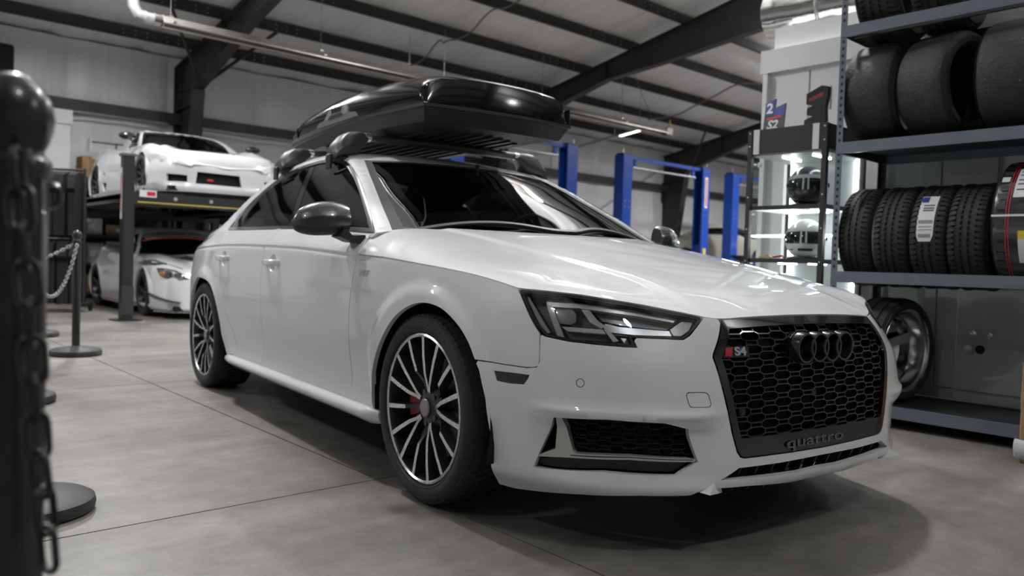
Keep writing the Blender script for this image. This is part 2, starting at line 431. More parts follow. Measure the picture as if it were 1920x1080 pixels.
steel_brown = mat('primer_brown_steel', (.040, .035, .031), .5, noise=.2, nscale=3)
galv = mat('galvanised', (.45, .45, .44), .38, metal=.8, noise=.15, nscale=14)
outer = mat('outer_sheet', (.35, .35, .35), .6)
white_wallpaint = mat('white_wall_paint', (.66, .66, .67), .5, noise=.03, nscale=4, bump=.06, bscale=20)

X0, X1, Y0, Y1 = -9., 31., -8., 16.
# floor: slabs with sawn joints
fl = MB(); fl.box(((X0+X1)/2, (Y0+Y1)/2, -.13), (X1-X0+.6, Y1-Y0+.6, .14)); floor = fl.build('floor', mat('joint_dark', (.03, .029, .027), .9), None, kind='structure')
jx = [X0, -2.85, 1.70, 6.27, 10.84, 15.41, 19.98, 24.55, X1]; jy = [Y0, -5.7, -2.94, -.18, 2.56, 5.31, 8.07, 10.8, 13.5, Y1]
def floor_joint_x(y): return 0.
for i in range(len(jx)-1):
    for j in range(len(jy)-1):
        b = MB(); g = .0035; k = lambda x, y: x+(.022*(y-4.4) if abs(x-1.70) < .01 else 0)
        xs = [jx[i], jx[i+1]]; ys = [jy[j]+g, jy[j+1]-g]
        b.prism([(k(xs[0], ys[0])+g, ys[0]), (k(xs[1], ys[0])-g, ys[0]), (k(xs[1], ys[1])-g, ys[1]), (k(xs[0], ys[1])+g, ys[1])], -.06, 0.)
        b.build('concrete_slab', concrete, floor, smooth=0)
# walls
def wallbox(name, c, d, m_=outer):
    b = MB(); b.box(c, d); return b.build(name, m_, None, smooth=0, kind='structure')
wall_back = wallbox('wall_back', ((X0+X1)/2, Y1+.16, 2.35), (X1-X0+.4, .1, 4.7))
wall_left = wallbox('wall_left', (X0-.06, (Y0+Y1)/2, 4.2), (.12, Y1-Y0, 8.4), vinyl_wall)
wall_right = wallbox('wall_right', (X1+.06, (Y0+Y1)/2, 4.2), (.12, Y1-Y0, 8.4), vinyl_wall)
wall_front = wallbox('wall_front', ((X0+X1)/2, Y0-.06, 4.7), (X1-X0, .12, 9.4), vinyl_wall)
rz = lambda y: 4.45+.205*(16-y)                         # underside of the purlins
# insulation blankets on the back wall, pillowed between seams
seams = [3.65-1.75*4+1.75*i for i in range(21)]
wb_i = 0
for a_, b_ in zip(seams, seams[1:]):
    if b_ < X0 or a_ > X1: continue
    for z0_, z1_ in ((0., 3.40), (3.40, 4.62)):
        b = MB(); n = 9; m_ = 5; random.seed(int(a_*100)); ph = random.random()*6
        gr = [[(a_+(b_-a_)*i/n, Y1+.02-.085*(math.sin(pi*i/n)**.5)*(math.sin(pi*(.12+.76*j/m_))**.4)-.008*sin(i*2.1+ph), z0_+(z1_-z0_)*j/m_) for i in range(n+1)] for j in range(m_+1)]
        b.loft(gr, False); b.build('wall_blanket', vinyl_wall, wall_back, smooth=60)
# girts and their conduit
for z in (1.05, 3.42):
    b = MB(); b.prism([(15.78, z-.10), (15.78, z+.10), (15.80, z+.10), (15.80, z-.08), (15.98, z-.08), (15.98, z-.10)], X0, X1, Matrix(((0, 0, 1, 0), (1, 0, 0, 0), (0, 1, 0, 0), (0, 0, 0, 1)))); b.build('girt', steel_brown, wall_back, smooth=0)
b = MB(); b.cyl((X0, 15.70, 3.29), (5.3, 15.70, 3.29), .018); b.cyl((5.9, 15.70, 3.29), (12.9, 15.70, 3.29), .018); b.build('conduit', galv, wall_back)
# ceiling: blankets above the purlins
cb = MB(); yr = 1.0                                      # ridge line
zr_ = rz(yr)+.3
cb.prism([(16.3, rz(16.3)+.36), (yr, zr_+.12), (Y0-.2, rz(2*yr-Y0)+.5-.0), (Y0-.2, rz(2*yr-Y0)+.42), (yr, zr_+.04), (16.3, rz(16.3)+.28)] if False else [(16.3, rz(16.3)+.40), (yr, rz(yr)+.40), (Y0-.2, rz(2*yr-Y0)+.40), (Y0-.2, rz(2*yr-Y0)+.34), (yr, rz(yr)+.34), (16.3, rz(16.3)+.34)], X0-.2, X1+.2, Matrix(((0, 0, 1, 0), (1, 0, 0, 0), (0, 1, 0, 0), (0, 0, 0, 1))))
ceiling = cb.build('ceiling', outer, None, smooth=0, kind='structure')
rf = lambda y: rz(y) if y >= yr else rz(2*yr-y)
PY = [16.25, 15.15, 13.78, 12.45, 11.10, 9.74, 8.38, 7.02, 5.66, 4.3, 2.94, 1.6, .4, -.94, -2.3, -3.66, -5.02, -6.4]
for i in range(26):
    xa = X0+1.54*i; xb = xa+1.54
    b = MB(); rows_ = []
    for pa, pb in zip(PY, PY[1:]):
        for t in (0, .12, .5, .88):
            y = pa+(pb-pa)*t; sag = .05*math.sin(pi*t)**.6 if t else 0
            rows_.append((y, rf(y)+.235-sag))
    gr = [[(xa+1.54*k/6, y, z+(.035 if k in (0, 6) else .012*sin(k*1.7+y*2+i))) for k in range(7)] for y, z in rows_]
    b.loft(gr, False); b.build('ceiling_blanket', vinyl, ceiling, smooth=60)
for y in PY:
    b = MB(); z = rf(y); sl = .205 if y > yr else -.205
    # Z-section
    b.prism([(y-.07, z), (y+.004, z), (y+.004, z+.19), (y+.07, z+.19), (y+.07, z+.203), (y-.009, z+.203), (y-.009, z+.013), (y-.07, z+.013)], X0, X1, Matrix(((0, 0, 1, 0), (1, 0, 0, 0), (0, 1, 0, 0), (0, 0, 0, 1))))
    b.build('purlin', steel_brown, ceiling, smooth=0)
bolt = MB()
for y in PY[:10]:
    for cx in (5.63, 13.3, 21.0):
        for dx in (-1.3, -1.1, -.9, -.55, -.35, .35, .55, .9, 1.1, 1.3):
            for dz in (.06, .14): bolt.box((cx+dx, y-.012, rf(y)+dz), (.022, .014, .022))
bolt.build('purlin_bolts', galv, ceiling, smooth=0, kind='stuff')
# portal frames: tapered columns and haunched rafters
TP = [(16.0, rz(16.0)), (15.2, rz(15.2)), (13.83, rz(13.83)), (12.85, rz(12.85)), (11.73, rz(11.73)), (10.1, rz(10.1)), (7.8, rz(7.8)), (4., rz(4.)), (yr, rz(yr)), (-3, rf(-3)), (-7.8, rf(-7.8))]
BP = [(15.06, 3.91), (15.06, 3.91), (13.83, 4.32), (12.85, 4.65), (11.73, 4.93), (10.11, 5.07), (7.82, 5.33), (4., 5.85), (yr, 6.35), (-3, 5.75), (-7.8, 4.6)]
MYZ = Matrix(((0, 0, 1, 0), (1, 0, 0, 0), (0, 1, 0, 0), (0, 0, 0, 1)))
for cx in (-2.05, 5.63, 13.3, 21.0, 28.7):
    b = MB(); b.prism(TP+BP[::-1][:-1], cx-.008, cx+.008, MYZ)
    for L_, w_ in ((TP, .2), (BP[1:], .2)):
        for p, q in zip(L_, L_[1:]): b.beam((cx, p[0], p[1]), (cx, q[0], q[1]), w_, .016)
    for y in (13.83, 11.73): 
        i = [t[0] for t in TP].index(y); b.box((cx, y, (TP[i][1]+BP[i][1])/2), (.19, .012, TP[i][1]-BP[i][1]-.02))
    b.build('rafter', steel_brown, ceiling, smooth=0)
    b = MB(); b.prism([(15.98, 0), (15.98, 4.44), (15.06, 3.91), (15.62, 0)], cx-.008, cx+.008, MYZ)
    b.beam((cx, 15.98, 0), (cx, 15.98, 4.44), .25, .018, (0, 1, 0)); b.beam((cx, 15.62, 0), (cx, 15.06, 3.91), .25, .018, (0, 1, 0))
    b.beam((cx, 15.06, 3.91), (cx, 15.98, 4.0), .22, .014); b.beam((cx, 15.08, 3.66), (cx, 15.98, 3.60), .22, .014)
    b.box((cx, 15.8, .012), (.35, .5, .024)); b.build('column', steel_brown, wall_back, smooth=0)
    for dx, yb_ in ((-.95, 13.78), (.95, 13.78)):
        b = MB(); b.beam((cx+dx*.04, 14.9, 3.98), (cx+dx, yb_, rz(yb_)+.04), .04, .05); b.build('flange_brace', steel_brown, ceiling, smooth=0)
# cross-bracing cables by the far column
for a_, b_ in (((13.5, 15.6, .4), (20.7, 15.5, 4.2)),):
    b = MB(); b.cyl(a_, b_, .012, n=6); b.build('brace_rod', steel_brown, wall_back)

# ------------------------------------------------------------------ lamps (unseen, under the rafters), each with added ceiling fill
lamp_shell = mat('lamp_shell', (.3, .3, .31), .4, metal=.6); lamp_face = mat('lamp_face', (.9, .9, .9), .4, emit=(1, .97, .93), estr=14)
def HBZ(y): return min(5.6, rf(y)-.42)
for i, (x, y, e) in enumerate(LAMPS):
    t = thing('high_bay_lamp', 'unseen round LED high-bay lamp hanging from the roof purlins', 'lamp', (x, y, HBZ(y)), 0, 'high-bay lamps over the workshop')
    b = MB(); b.lathe([(.0, .16), (.06, .16), (.07, .06), (.19, .04), (.20, .0), (.185, 0), (.185, .012), (0, .012)], 28); b.cyl((0, 0, .15), (0, 0, rf(y)-HBZ(y)+.01), .006, n=6); b.build('lamp_body', lamp_shell, t)
    b = MB(); b.lathe([(0, .002), (.18, .002)], 28); b.build('lamp_lens', lamp_face, t)
    l = bpy.data.lights.new('lamp_light', 'AREA'); l.shape = 'DISK'; l.size = .36; l.energy = e*.78; l.color = (.985, .99, 1); l.spread = R(165)
    o = bpy.data.objects.new('lamp_light', l); COL.objects.link(o); o.parent = t; o.location = (0, 0, -.004)
    l = bpy.data.lights.new('ceiling_fill_light', 'AREA'); l.shape = 'DISK'; l.size = .30; l.energy = e*CEILING_FILL; l.color = (.985, .99, 1)  # added fill disc facing up, only there to lift the ceiling
    o = bpy.data.objects.new('ceiling_fill_light', l); COL.objects.link(o); o.parent = t; o.location = (0, 0, .175); o.rotation_euler = (pi, 0, 0)

# ------------------------------------------------------------------ radiant tube heater with its flue
ht = thing('tube_heater', 'long radiant tube heater with metal reflector hung below the purlins', 'heater', (4.0, 12.24, 4.2))
hm = mat('aluminised_reflector', (.50, .47, .43), .35, metal=.85, noise=.1, nscale=5); hd_ = mat('heater_tube', (.10, .09, .085), .45, metal=.6)
b = MB(); n = 7
prf = [(-.17, -.03), (-.17, -.015), (-.10, .09), (.10, .09), (.17, -.015), (.17, -.03), (.165, -.03), (.165, -.017), (.097, .083), (-.097, .083), (-.165, -.017), (-.165, -.03)]
b.prism(prf, 0, 12.0, MYZ); b.build('reflector', hm, ht, smooth=20)
b = MB(); b.cyl((-.1, -.06, .03), (12.0, -.06, .03), .05); b.build('burner_tube', hd_, ht)
b = MB(); b.cyl((-.1, .08, .03), (12.0, .08, .03), .05); b.build('return_tube', hd_, ht)
for x in (.15, 2.6, 5.2, 7.8, 10.4):
    b = MB(); b.beam((x, -.18, .02), (x, .18, .02), .05, .02); b.beam((x, -.05, .1), (x, .05, .1), .06, .05); b.cyl((x, 0, .1), (x, 0, rz(12.24)-4.2+.02), .005, n=6); b.build('hanger', galv, ht)
b = MB(); b.tube([(.0, .0, .03), (-.18, 0, .03), (-.30, .01, .06), (-.36, .02, .16), (-.37, .03, .30), (-.37, .03, rz(12.24)-4.2+.3)], .085, 14); b.build('flue_pipe', galv, ht)
for k, x in enumerate((.02, -.10, -.22)): 
    b = MB(); b.cyl((x, 0, .035), (x+.02, 0, .035), .09, n=16); b.build('flue_collar', galv, ht)
b = MB(); b.box((12.16, 0, .04), (.24, .18, .18), bev=.01); b.build('burner_box', mat('burner_grey', (.22, .21, .20), .45, metal=.5), ht)
b = MB(); b.cyl((12.25, .0, .16), (12.25, 0, .34), .02); b.build('gas_cock', mat('gas_yellow', (.6, .42, .05), .4), ht)
# cables strung across the roof
cable = mat('grey_cable', (.16, .15, .14), .5)
def cab(name, pts, r, label, m_=cable):
    P = curve3(pts); b = MB(); b.tube(P, r, 6); return tag(b.build(name, m_), label, 'cable')
def curve3(pts, n=8):
    q = [Vector(p) for p in pts]; q = [q[0]*2-q[1]]+q+[q[-1]*2-q[-2]]; o = []
    for i in range(1, len(q)-2):
        for k in range(n):
            t = k/n; p0, p1, p2, p3 = q[i-1:i+3]; o.append(.5*(2*p1+(p2-p0)*t+(2*p0-5*p1+4*p2-p3)*t*t+(3*p1-p0-3*p2+p3)*t**3))
    return o+[q[-2]]
def ceil_hit(px, drop=.0):
    d = ray(px); s_ = (4.45-drop+.205*16-CAM[2])/(d[2]+.205*d[1]); return CAM+d*s_
cab('roof_cable', [ceil_hit(q, .06) for q in [(975, 0), (950, 14), (925, 18), (905, 35), (885, 58), (862, 72), (840, 76), (832, 80), (826, 75), (815, 85), (800, 105), (785, 117), (765, 124)]], .016, 'slack grey cable looped along the roof purlins')
cab('drop_cable', [ceil_hit(q, d) for q, d in [((1438, 158), .05), ((1385, 158), .06), ((1340, 180), .08), ((1300, 200), .1), ((1270, 215), .15), ((1235, 222), .2), ((1215, 224), .2)]], .02, 'grey cable running from white room to tube heater burner')
cab('wire_line', [ceil_hit((1188, 136), .02), ceil_hit((1205, 180), .2), ceil_hit((1222, 222), .4)], .008, 'thin straight wire dropping beside tube heater')
# swivel strip lamp over the lifts
st_ = thing('strip_lamp', 'thin LED strip lamp hanging over the blue lifts', 'lamp', (16.1, 13.7, 4.3))
b = MB(); b.beam((.95, 2.5, 0), (-.50, -1.3, 0), .10, .05); b.build('strip_housing', galv, st_)
b = MB(); b.beam((.0, .0, -.03), (-.49, -1.27, -.03), .07, .02); b.build('strip_diffuser', mat('strip_glow', (.9, .9, .9), .4, emit=(1, .98, .95), estr=9), st_)
for t in (.3, -.9):
    b = MB(); b.cyl((.38*t, t, .02), (.38*t, t, rz(13.7+t)-4.3+.05), .006, n=6); b.build('strip_hanger', galv, st_)
bl = thing('globe_lamp', 'small white globe lamp beside the tube heater', 'lamp', (8.75, 12.75, 4.30))
b = MB(); b.sphere((0, 0, 0), .065); b.build('globe', mat('globe_glow', (.9, .9, .9), .3, emit=(1, .98, .94), estr=10), bl)
b = MB(); b.cyl((0, 0, .05), (0, 0, .12), .03); b.cyl((0, 0, .1), (0, 0, rz(12.75)-4.3+.02), .006, n=6); b.build('lamp_cord', galv, bl)
# ================================================================== the white sedan
paint = mat('white_paint', (.80, .815, .83), .55, coat=1., spec=.25)
gloss_black = mat('gloss_black', (.012, .012, .013), .12, coat=.6)
matte_black = mat('matte_black_plastic', (.018, .018, .019), .5, noise=.2, nscale=30)
void_black = mat('inner_black', (.006, .006, .006), .9)
chrome = mat('chrome', (.78, .79, .8), .12, metal=1.)
alu = mat('brushed_aluminium', (.62, .63, .64), .3, metal=1.)
rubber = mat('tyre_rubber', (.022, .022, .022), .75, noise=.25, nscale=20, bump=.1, bscale=180)
silver_face = mat('machined_alloy', (.66, .67, .68), .28, metal=1., rvar=.08, nscale=40)
gunmetal = mat('grey_alloy', (.07, .072, .077), .35, metal=.7)
carbon = mat('grey_mirror_cap', (.12, .12, .115), .25, metal=.4, coat=.8, noise=.2, nscale=60)
ws_glass = glass('windscreen_glass', (.34, .36, .36), ior=1.52)
side_glass = glass('tinted_side_glass', (.05, .05, .052), ior=1.6)
lens_glass = glass('lamp_lens', (.82, .83, .84), ior=1.35)
cabin_dark = mat('cabin_trim', (.02, .02, .021), .7)
seat_mat = mat('seat_leather', (.03, .03, .032), .5)

car = thing('white_sedan', 'white four-door sedan with black honeycomb grille and black roof box overhead', 'car', tuple(CARO), CARH)

# ---- A: body sides and front as waterlines round the plan outline
PX = [(.925, 0), (.921, .2), (.908, .38), (.892, .48), (.862, .585), (.80, .685), (.70, .775), (.56, .843), (.38, .888), (.12, .914), (-.3, .921), (-.9, .922), (-1.5, .922), (-2.1, .920), (-2.6, .917), (-2.95, .905), (-3.25, .875), (-3.5, .82), (-3.69, .72), (-3.80, .56), (-3.85, .3), (-3.86, 0)]
c_ = np.array(PX); c_ = np.vstack([c_[1:4][::-1]*[1, -1], c_, c_[-4:-1][::-1]*[1, -1]])
q_ = np.array(curve([tuple(p) for p in c_], .004)); k_ = np.concatenate([[0], np.cumsum(np.hypot(*np.diff(q_, axis=0).T))])
i0 = np.where(np.abs(q_[:, 1]) < 1e-9)[0] if False else None
s_front = np.interp(0, q_[:len(q_)//2, 1], k_[:len(q_)//2]); hs = len(q_)//2
s_rear = np.interp(0, -q_[hs:, 1], k_[hs:]); DS, DZ = .012, .004
nS = int((s_rear-s_front)/DS); sA = np.arange(0, nS+1)*DS
px_ = gsm(np.interp(s_front+sA, k_, q_[:, 0]), 2, 0); pw_ = gsm(np.interp(s_front+sA, k_, q_[:, 1]), 2, 0)
tx = np.gradient(px_, DS); tw = np.gradient(pw_, DS); nl_ = np.hypot(tx, tw); nx_, nw_ = tw/nl_, -tx/nl_
zk = [.10, .16, .20, .25, .30, .36, .42, .48, .55, .62, .70, .76, .82, .88, .94, 1.02]
def s_of(x=None, w=None):
    if w is not None: h = sA < 1.2; return float(np.interp(w, pw_[h], sA[h]))
    h = sA > .5; return float(np.interp(-x, -px_[h], sA[h]))
rows = [(0, [-.12, -.04, .022, .026, .024, .021, .017, .012, .005, 0, -.053, -.115, -.19, -.28, -.38, -.5]),
 (s_of(w=.42), [-.12, -.045, .018, .022, .021, .019, .016, .012, .003, -.014, -.060, -.115, -.18, -.27, -.36, -.48]),
 (s_of(w=.60), [-.12, -.06, -.005, .002, .002, .003, .008, 0, -.014, -.054, -.106, -.152, -.20, -.27, -.34, -.44]),
 (s_of(w=.76), [-.12, -.07, -.02, -.012, -.008, -.002, .006, .002, -.006, -.028, -.064, -.102, -.15, -.21, -.28, -.36]),
 (s_of(x=.42), [-.12, -.07, -.035, -.026, -.019, -.012, -.006, -.002, -.001, -.006, -.020, -.044, -.075, -.1, -.15, -.2]),
 (s_of(x=.05), [-.1, -.06, -.03, -.022, -.016, -.012, -.008, -.004, 0, 0, -.006, -.013, -.026, -.05, -.07, -.1]),
 (s_of(x=-.42), [-.12, -.1, -.056, -.036, -.036, -.033, -.021, -.01, -.002, 0, -.003, -.008, -.015, -.021, -.027, -.035]),
 (s_of(x=-1.4), [-.12, -.1, -.056, -.036, -.038, -.036, -.023, -.01, -.002, 0, -.002, -.006, -.011, -.016, -.022, -.03]),
 (s_of(x=-2.25), [-.12, -.1, -.056, -.036, -.034, -.028, -.017, -.008, -.002, 0, -.002, -.005, -.009, -.014, -.02, -.028]),
 (s_of(x=-2.85), [-.1, -.06, -.03, -.02, -.014, -.009, -.004, 0, .003, .003, .001, -.003, -.008, -.015, -.022, -.03]),
 (s_of(x=-3.45), [-.14, -.09, -.05, -.03, -.02, -.01, -.004, 0, 0, 0, -.003, -.01, -.02, -.035, -.055, -.08]),
 (float(sA[-1]), [-.14, -.09, -.05, -.02, -.01, 0, 0, 0, 0, 0, -.01, -.02, -.03, -.045, -.06, -.08])]
zA = np.arange(.10, 1.061, DZ); tab = np.array([pchip(zk, r_[1], zA) for r_ in rows]); sk = [r_[0] for r_ in rows]
D = np.stack([pchip(sk, tab[:, j], sA) for j in range(len(zA))], 1)
D = np.concatenate([D[:0:-1], D]); D = gsm(gsm(D, 5, 0), 3.3, 1); D = D[nS:]
XX = px_[:, None]+0*zA[None]; ZZ = zA[None]+0*XX
zt = pchip([-3.9, -3.0, -2.3, -1.33, -.53, -.2, 1.], [.86, .883, .899, .887, .853, .84, .84], -(-XX))
kk = (ZZ-zt); D = D-.78*.004*np.logaddexp(0, kk/.004)*sstep((-.05-XX)/.3)-.0075*np.exp(-((kk+.008)/.0075)**2)*sstep((-.3-XX)/.2)
for ax_, fl in ((0., .014), (-2.825, .015)):
    rr_ = np.hypot(XX-ax_, ZZ-.335); D = D+fl*sstep((.442-rr_)/.055)*sstep((ZZ-.22)/.2)
# bumper: ledge over the side intake
sF = [.40, .547, .617, .773, .934, 1.02]
for s__, zf_, am_ in ((None, None, None),):
    zf_ = np.interp(sA, sF, [.412, .398, .405, .409, .400, .398])[:, None]; zf_ = gsm(zf_, 4, 0); am_ = (sstep((sA-.40)/.14)*sstep((1.04-sA)/.12))[:, None]
    D = D+am_*(.013*np.exp(-((ZZ-zf_-.020)/.016)**2)-.012*sstep((zf_-.005-ZZ)/.03)*sstep((ZZ-.20)/.06))
gA = np.stack([XX+nx_[:, None]*D, -(pw_[:, None]+nw_[:, None]*D), ZZ], 2)
gA = np.concatenate([gA[:0:-1]*[1, -1, 1], gA]); SA = Surf(gA, -sA[-1], DS, .10, DZ); SA.sgn = -1; SA.half = True
SAi = SA.offset(-.028); SA2 = SA.offset(-.05)
def A_s(x, z):
    j = int(round((z-.10)/DZ)); r_ = gA[nS:, min(max(j, 0), len(zA)-1), 0]; k0 = 40; return float(np.interp(-x, -r_[k0:], sA[k0:]))
def A_xz(pts): return [(A_s(x, z), z) for x, z in pts]

# ---- the shut lines, read off the surface
hl_top = SA.px([(972, 541.3), (1030, 546.5), (1088, 553), (1150, 563), (1213, 574), (1270, 585), (1318, 594.5)])
shut = SA.px([(672.5, 478.5), (700, 481), (730, 485), (775, 493), (825, 502), (880, 513), (930, 527), (972, 541.3)])
g_top = SA.px([(1352, 598.7)])[0]
front_edge = [(g_top[0]*t, g_top[1]+.010*(1-t*t)) for t in (1, .8, .6, .4, .2, 0)]
shut_full = curve(shut+[shut[-1]]+hl_top[1:]+[g_top]+front_edge[1:], .015)
sh3 = SA.ev(*np.array(shut_full).T)                         # 3-D shut line, car frame

# ---- B: bonnet as a height field that meets the shut line
xH = np.arange(-.85, 1.0, .012); wH = np.arange(-1.0, 1.0001, .0125); HX, HW = np.meshgrid(xH, wH, indexing='ij')
zc = pchip([-.85, -.58, -.3, 0, .2, .4, .6, .75, .84, .90, 1.0], [1.035, 1.000, .958, .904, .867, .829, .784, .744, .715, .690, .63], HX)
we = np.maximum(.35, pchip([-.85, -.55, 0, .3, .46, .6, .7, .8, .9], [.90, .90, .893, .87, .84, .76, .66, .53, .40], HX))
cr = pchip([-.7, 0, .5, .9], [.036, .036, .028, .01], HX); dr = pchip([-.7, -.3, 0, .46, .9], [.10, .075, .05, .03, .005], HX)
aw = np.abs(HW); rat = np.minimum(aw/we, 1.25); HZ = zc-cr*rat**2-dr*rat**13
dome = .42+.16*np.clip((.5-HX)/1.1, 0, 1); HZ = HZ+.007*sstep((dome-aw)/.05+.5)*sstep((.86-HX)/.2)
sp = np.concatenate([sh3, sh3*[1, -1, 1]])
hz_s = Surf(np.stack([HX, -HW, HZ], 2), xH[0], .012, wH[0], .0125).ev(sp[:, 0], -sp[:, 1])[:, 2]; dl_ = sp[:, 2]-hz_s
P2_ = np.stack([HX.ravel(), -HW.ravel()], 1); cor = np.zeros(len(P2_)); 
for c in range(0, len(P2_), 4000):
    d2 = np.sqrt(((P2_[c:c+4000, None]-sp[None, :, :2])**2).sum(2)); wt = np.exp(-(d2-d2.min(1, keepdims=True))/.012); wt /= wt.sum(1, keepdims=True)
    cor[c:c+4000] = (wt*dl_).sum(1)*np.exp(-(d2.min(1)/.13)**2)
HZ = HZ+gsm(gsm(cor.reshape(HX.shape), 1.2, 0), 1.2, 1)
SH = Surf(np.stack([HX, -HW, HZ], 2), xH[0], .012, wH[0], .0125); SH.sgn = -1
def rear_x(w): return -.335-.40*w*w
half = [(p[0], -p[1]) for p in sh3]                          # from A-pillar foot to nose centre
half[-1] = (half[-1][0], 0.)
back = [(rear_x(w), w) for w in (0, .2, .4, .55, .68, .76, .81, .845)]+[(-.600, .875)]
hood_loop = both(dense(back+half, .02)[:0] or (list(curve(back, .03))+half), 1)
bonnet = trim('bonnet', SH, hood_loop, paint, car, res=.022, rim=.02, gap=.0036)

# ---- C: greenhouse and boot lid
DC = .0125; xC = np.arange(-3.95, -.09, DC); qC = DC*np.arange(-130, 131); CX, CQ = np.meshgrid(xC, qC, indexing='ij')
def zc_(x): return pchip([-3.95, -3.84, -3.75, -3.4, -3.12, -3.0, -2.8, -2.5, -2.2, -1.9, -1.6, -1.38, -1.2, -1.0, -.85, -.6, -.373, -.2, 0], [.90, .97, 1.01, 1.035, 1.075, 1.125, 1.215, 1.327, 1.384, 1.407, 1.409, 1.394, 1.358, 1.285, 1.217, 1.105, 1.0, .925, .84], x)
zcl = gsm(zc_(np.arange(-4.4, .6, .01)), 4, 0); zx0 = np.arange(-4.4, .6, .01)
def Tf(x, w):
    wl = np.clip(.735+(x+.573)*.2655, .5, .78); w0 = w; w = w-.85*.02*np.logaddexp(0, (w-wl)/.02)*sstep((x+1.7)/.3)
    k = .37*sstep((x+2.0)/.8)-.12*sstep((-2.1-x)/.6)*sstep((x+3.3)/.4); return np.interp(x+k*w*w, zx0, zcl)-.055*w*w
def Gf(x, z):
    wb = np.interp(x, np.arange(-4.2, .3, .01), gsm(np.interp(np.arange(-4.2, .3, .01), [-4.2, -3.86, -3.6, -3.2, -2.9, -2.5, -2., -1.5, -1., -.5, .2], [.5, .60, .695, .755, .787, .816, .828, .827, .823, .819, .808]), 12, 0))
    return wb-.49*(z-.96)-.17*np.maximum(0, z-.96)**2
def solve_C(dz=0.):
    lo = np.full(CX.shape, .05); hi = np.full(CX.shape, 1.6); kq = .028
    for _ in range(38):
        md = (lo+hi)/2; w = md*np.abs(np.sin(CQ)); z = .70+md*np.cos(CQ); f1 = (z-Tf(CX, w))*.9; f2 = (w-Gf(CX, z))*.88
        h = np.maximum(kq-np.abs(f1-f2), 0)/kq; f = np.maximum(f1, f2)+h*h*kq*.25; lo = np.where(f < 0, md, lo); hi = np.where(f < 0, hi, md)
    md = (lo+hi)/2; return np.stack([CX, -md*np.sin(CQ), .70+md*np.cos(CQ)], 2)
SC = Surf(solve_C(), xC[0], DC, qC[0], DC, .62); SC.sgn = -1
def C_xz(x, z):
    """param of the right-hand side point at (x, z)"""
    i = int(np.clip(round((x-xC[0])/DC), 0, len(xC)-1)); h = qC > .35; g = SC.G[i][h]; o = np.argsort(g[:, 2]); return (x, float(np.interp(z, g[o, 2], qC[h][o])))
dlo_top = SC.px([(428, 431), (445, 408), (462, 389), (480, 371), (515, 341.5), (552, 318.5), (590, 304.5), (615, 299), (635, 298.7), (652, 305), (665, 321), (677.5, 346), (690, 383), (702.5, 434)])
dlo_bot = SC.px([(702.5, 437), (640, 433), (540, 430.5), (470, 431.5), (428, 432)])
dlo = curve(dlo_top+[dlo_top[-1]]+dlo_bot, .015, .62)
ws_edge = SC.px([(737.5, 434), (727, 410), (715, 382), (705, 357), (697, 337), (689, 316), (683, 300)])
ws_top = SC.px([(683, 300), (740, 301.8), (801, 305.8), (850, 309.5)])
xt = SC.ev(*np.array(ws_top[-1]))[0]
q_end = ws_top[-1][1]; x_c = ws_top[-1][0]+.37*0
ws_half = [(-.345, 0), (-.36, .3), (-.44, .75), (ws_edge[0][0]+.02, ws_edge[0][1]), (ws_edge[0][0]+.02, ws_edge[0][1])]+ws_edge+[ws_edge[-1]]+ws_top[1:]
xe = ws_top[-1]
x_mid = xe[0]+(xe[0]-ws_top[0][0])/(ws_top[0][1]**2-xe[1]**2)*xe[1]**2
ws_half = curve(ws_half, .02, .62)+[(x_mid-(x_mid-xe[0])*(t**2), xe[1]*t) for t in (.75, .5, .25, 0)]
ws_loop = both(ws_half, 1)
rw_half = curve([(-2.32, 0), (-2.34, .2), (-2.40, .47), (-2.46, .60), (-2.62, .78), (-2.85, 1.0), (-2.99, 1.06), (-3.02, .7), (-3.02, 0)], .03, .62)
# smooth panes: the side glass and the windscreen without the pillar rounding
gx_ = np.arange(-3.2, -.3, .02); gz_ = np.arange(.85, 1.46, .02); GX, GZ = np.meshgrid(gx_, gz_, indexing='ij')
SG = {1: Surf(np.stack([GX, -Gf(GX, GZ), GZ], 2), gx_[0], .02, gz_[0], .02), -1: Surf(np.stack([GX, Gf(GX, GZ), GZ], 2), gx_[0], .02, gz_[0], .02)}
SG[1].sgn = 1; SG[-1].sgn = -1
tx_ = np.arange(-1.7, -.1, .02); tw_ = np.arange(-1.0, 1.001, .02); TX, TW = np.meshgrid(tx_, tw_, indexing='ij')
ST = Surf(np.stack([TX, -TW, np.interp(TX+.37*TW*TW*sstep((TX+2.0)/.8), zx0, zcl)-.055*TW*TW], 2), tx_[0], .02, tw_[0], .02); ST.sgn = -1
def to_G(loop): P = SC.ev(*np.array(loop).T); return [(p[0], p[2]) for p in P]
def to_T(loop): P = SC.ev(*np.array(loop).T); return [(p[0], -p[1]) for p in P]
belt = [C_xz(x, z) for x, z in ((-.56, .925), (-.9, .948), (-1.3, .962), (-1.7, .97), (-2.2, .975), (-2.7, .972), (-3.1, .965), (-3.5, .955), (-3.8, .95))]
ch = [(-.24, 0), (-.3, .4), (-.40, .9), (-.52, 1.18)]+belt+[(-3.86, .9), (-3.86, .4), (-3.86, 0)]
i_b = 1+max(i for i, p in enumerate(ws_half) if p[0] > ws_edge[0][0]+.015)
ws_up = ws_half[i_b:][::-1]                                  # windscreen edge from the roof centre down to the pillar foot
roof = trim('roof_and_pillars', SC, both((ws_up+[(ws_edge[0][0]+.025, ws_edge[0][1]+.02), (-.52, 1.20)]+dense(belt, .03, .62)[:-1][:0]+belt+ch[-3:]), 1), paint, car, holes=[both(rw_half, 1), inset(dlo, -.001, .62), neg(inset(dlo, -.001, .62), 1)], res=.028, rim=.010)
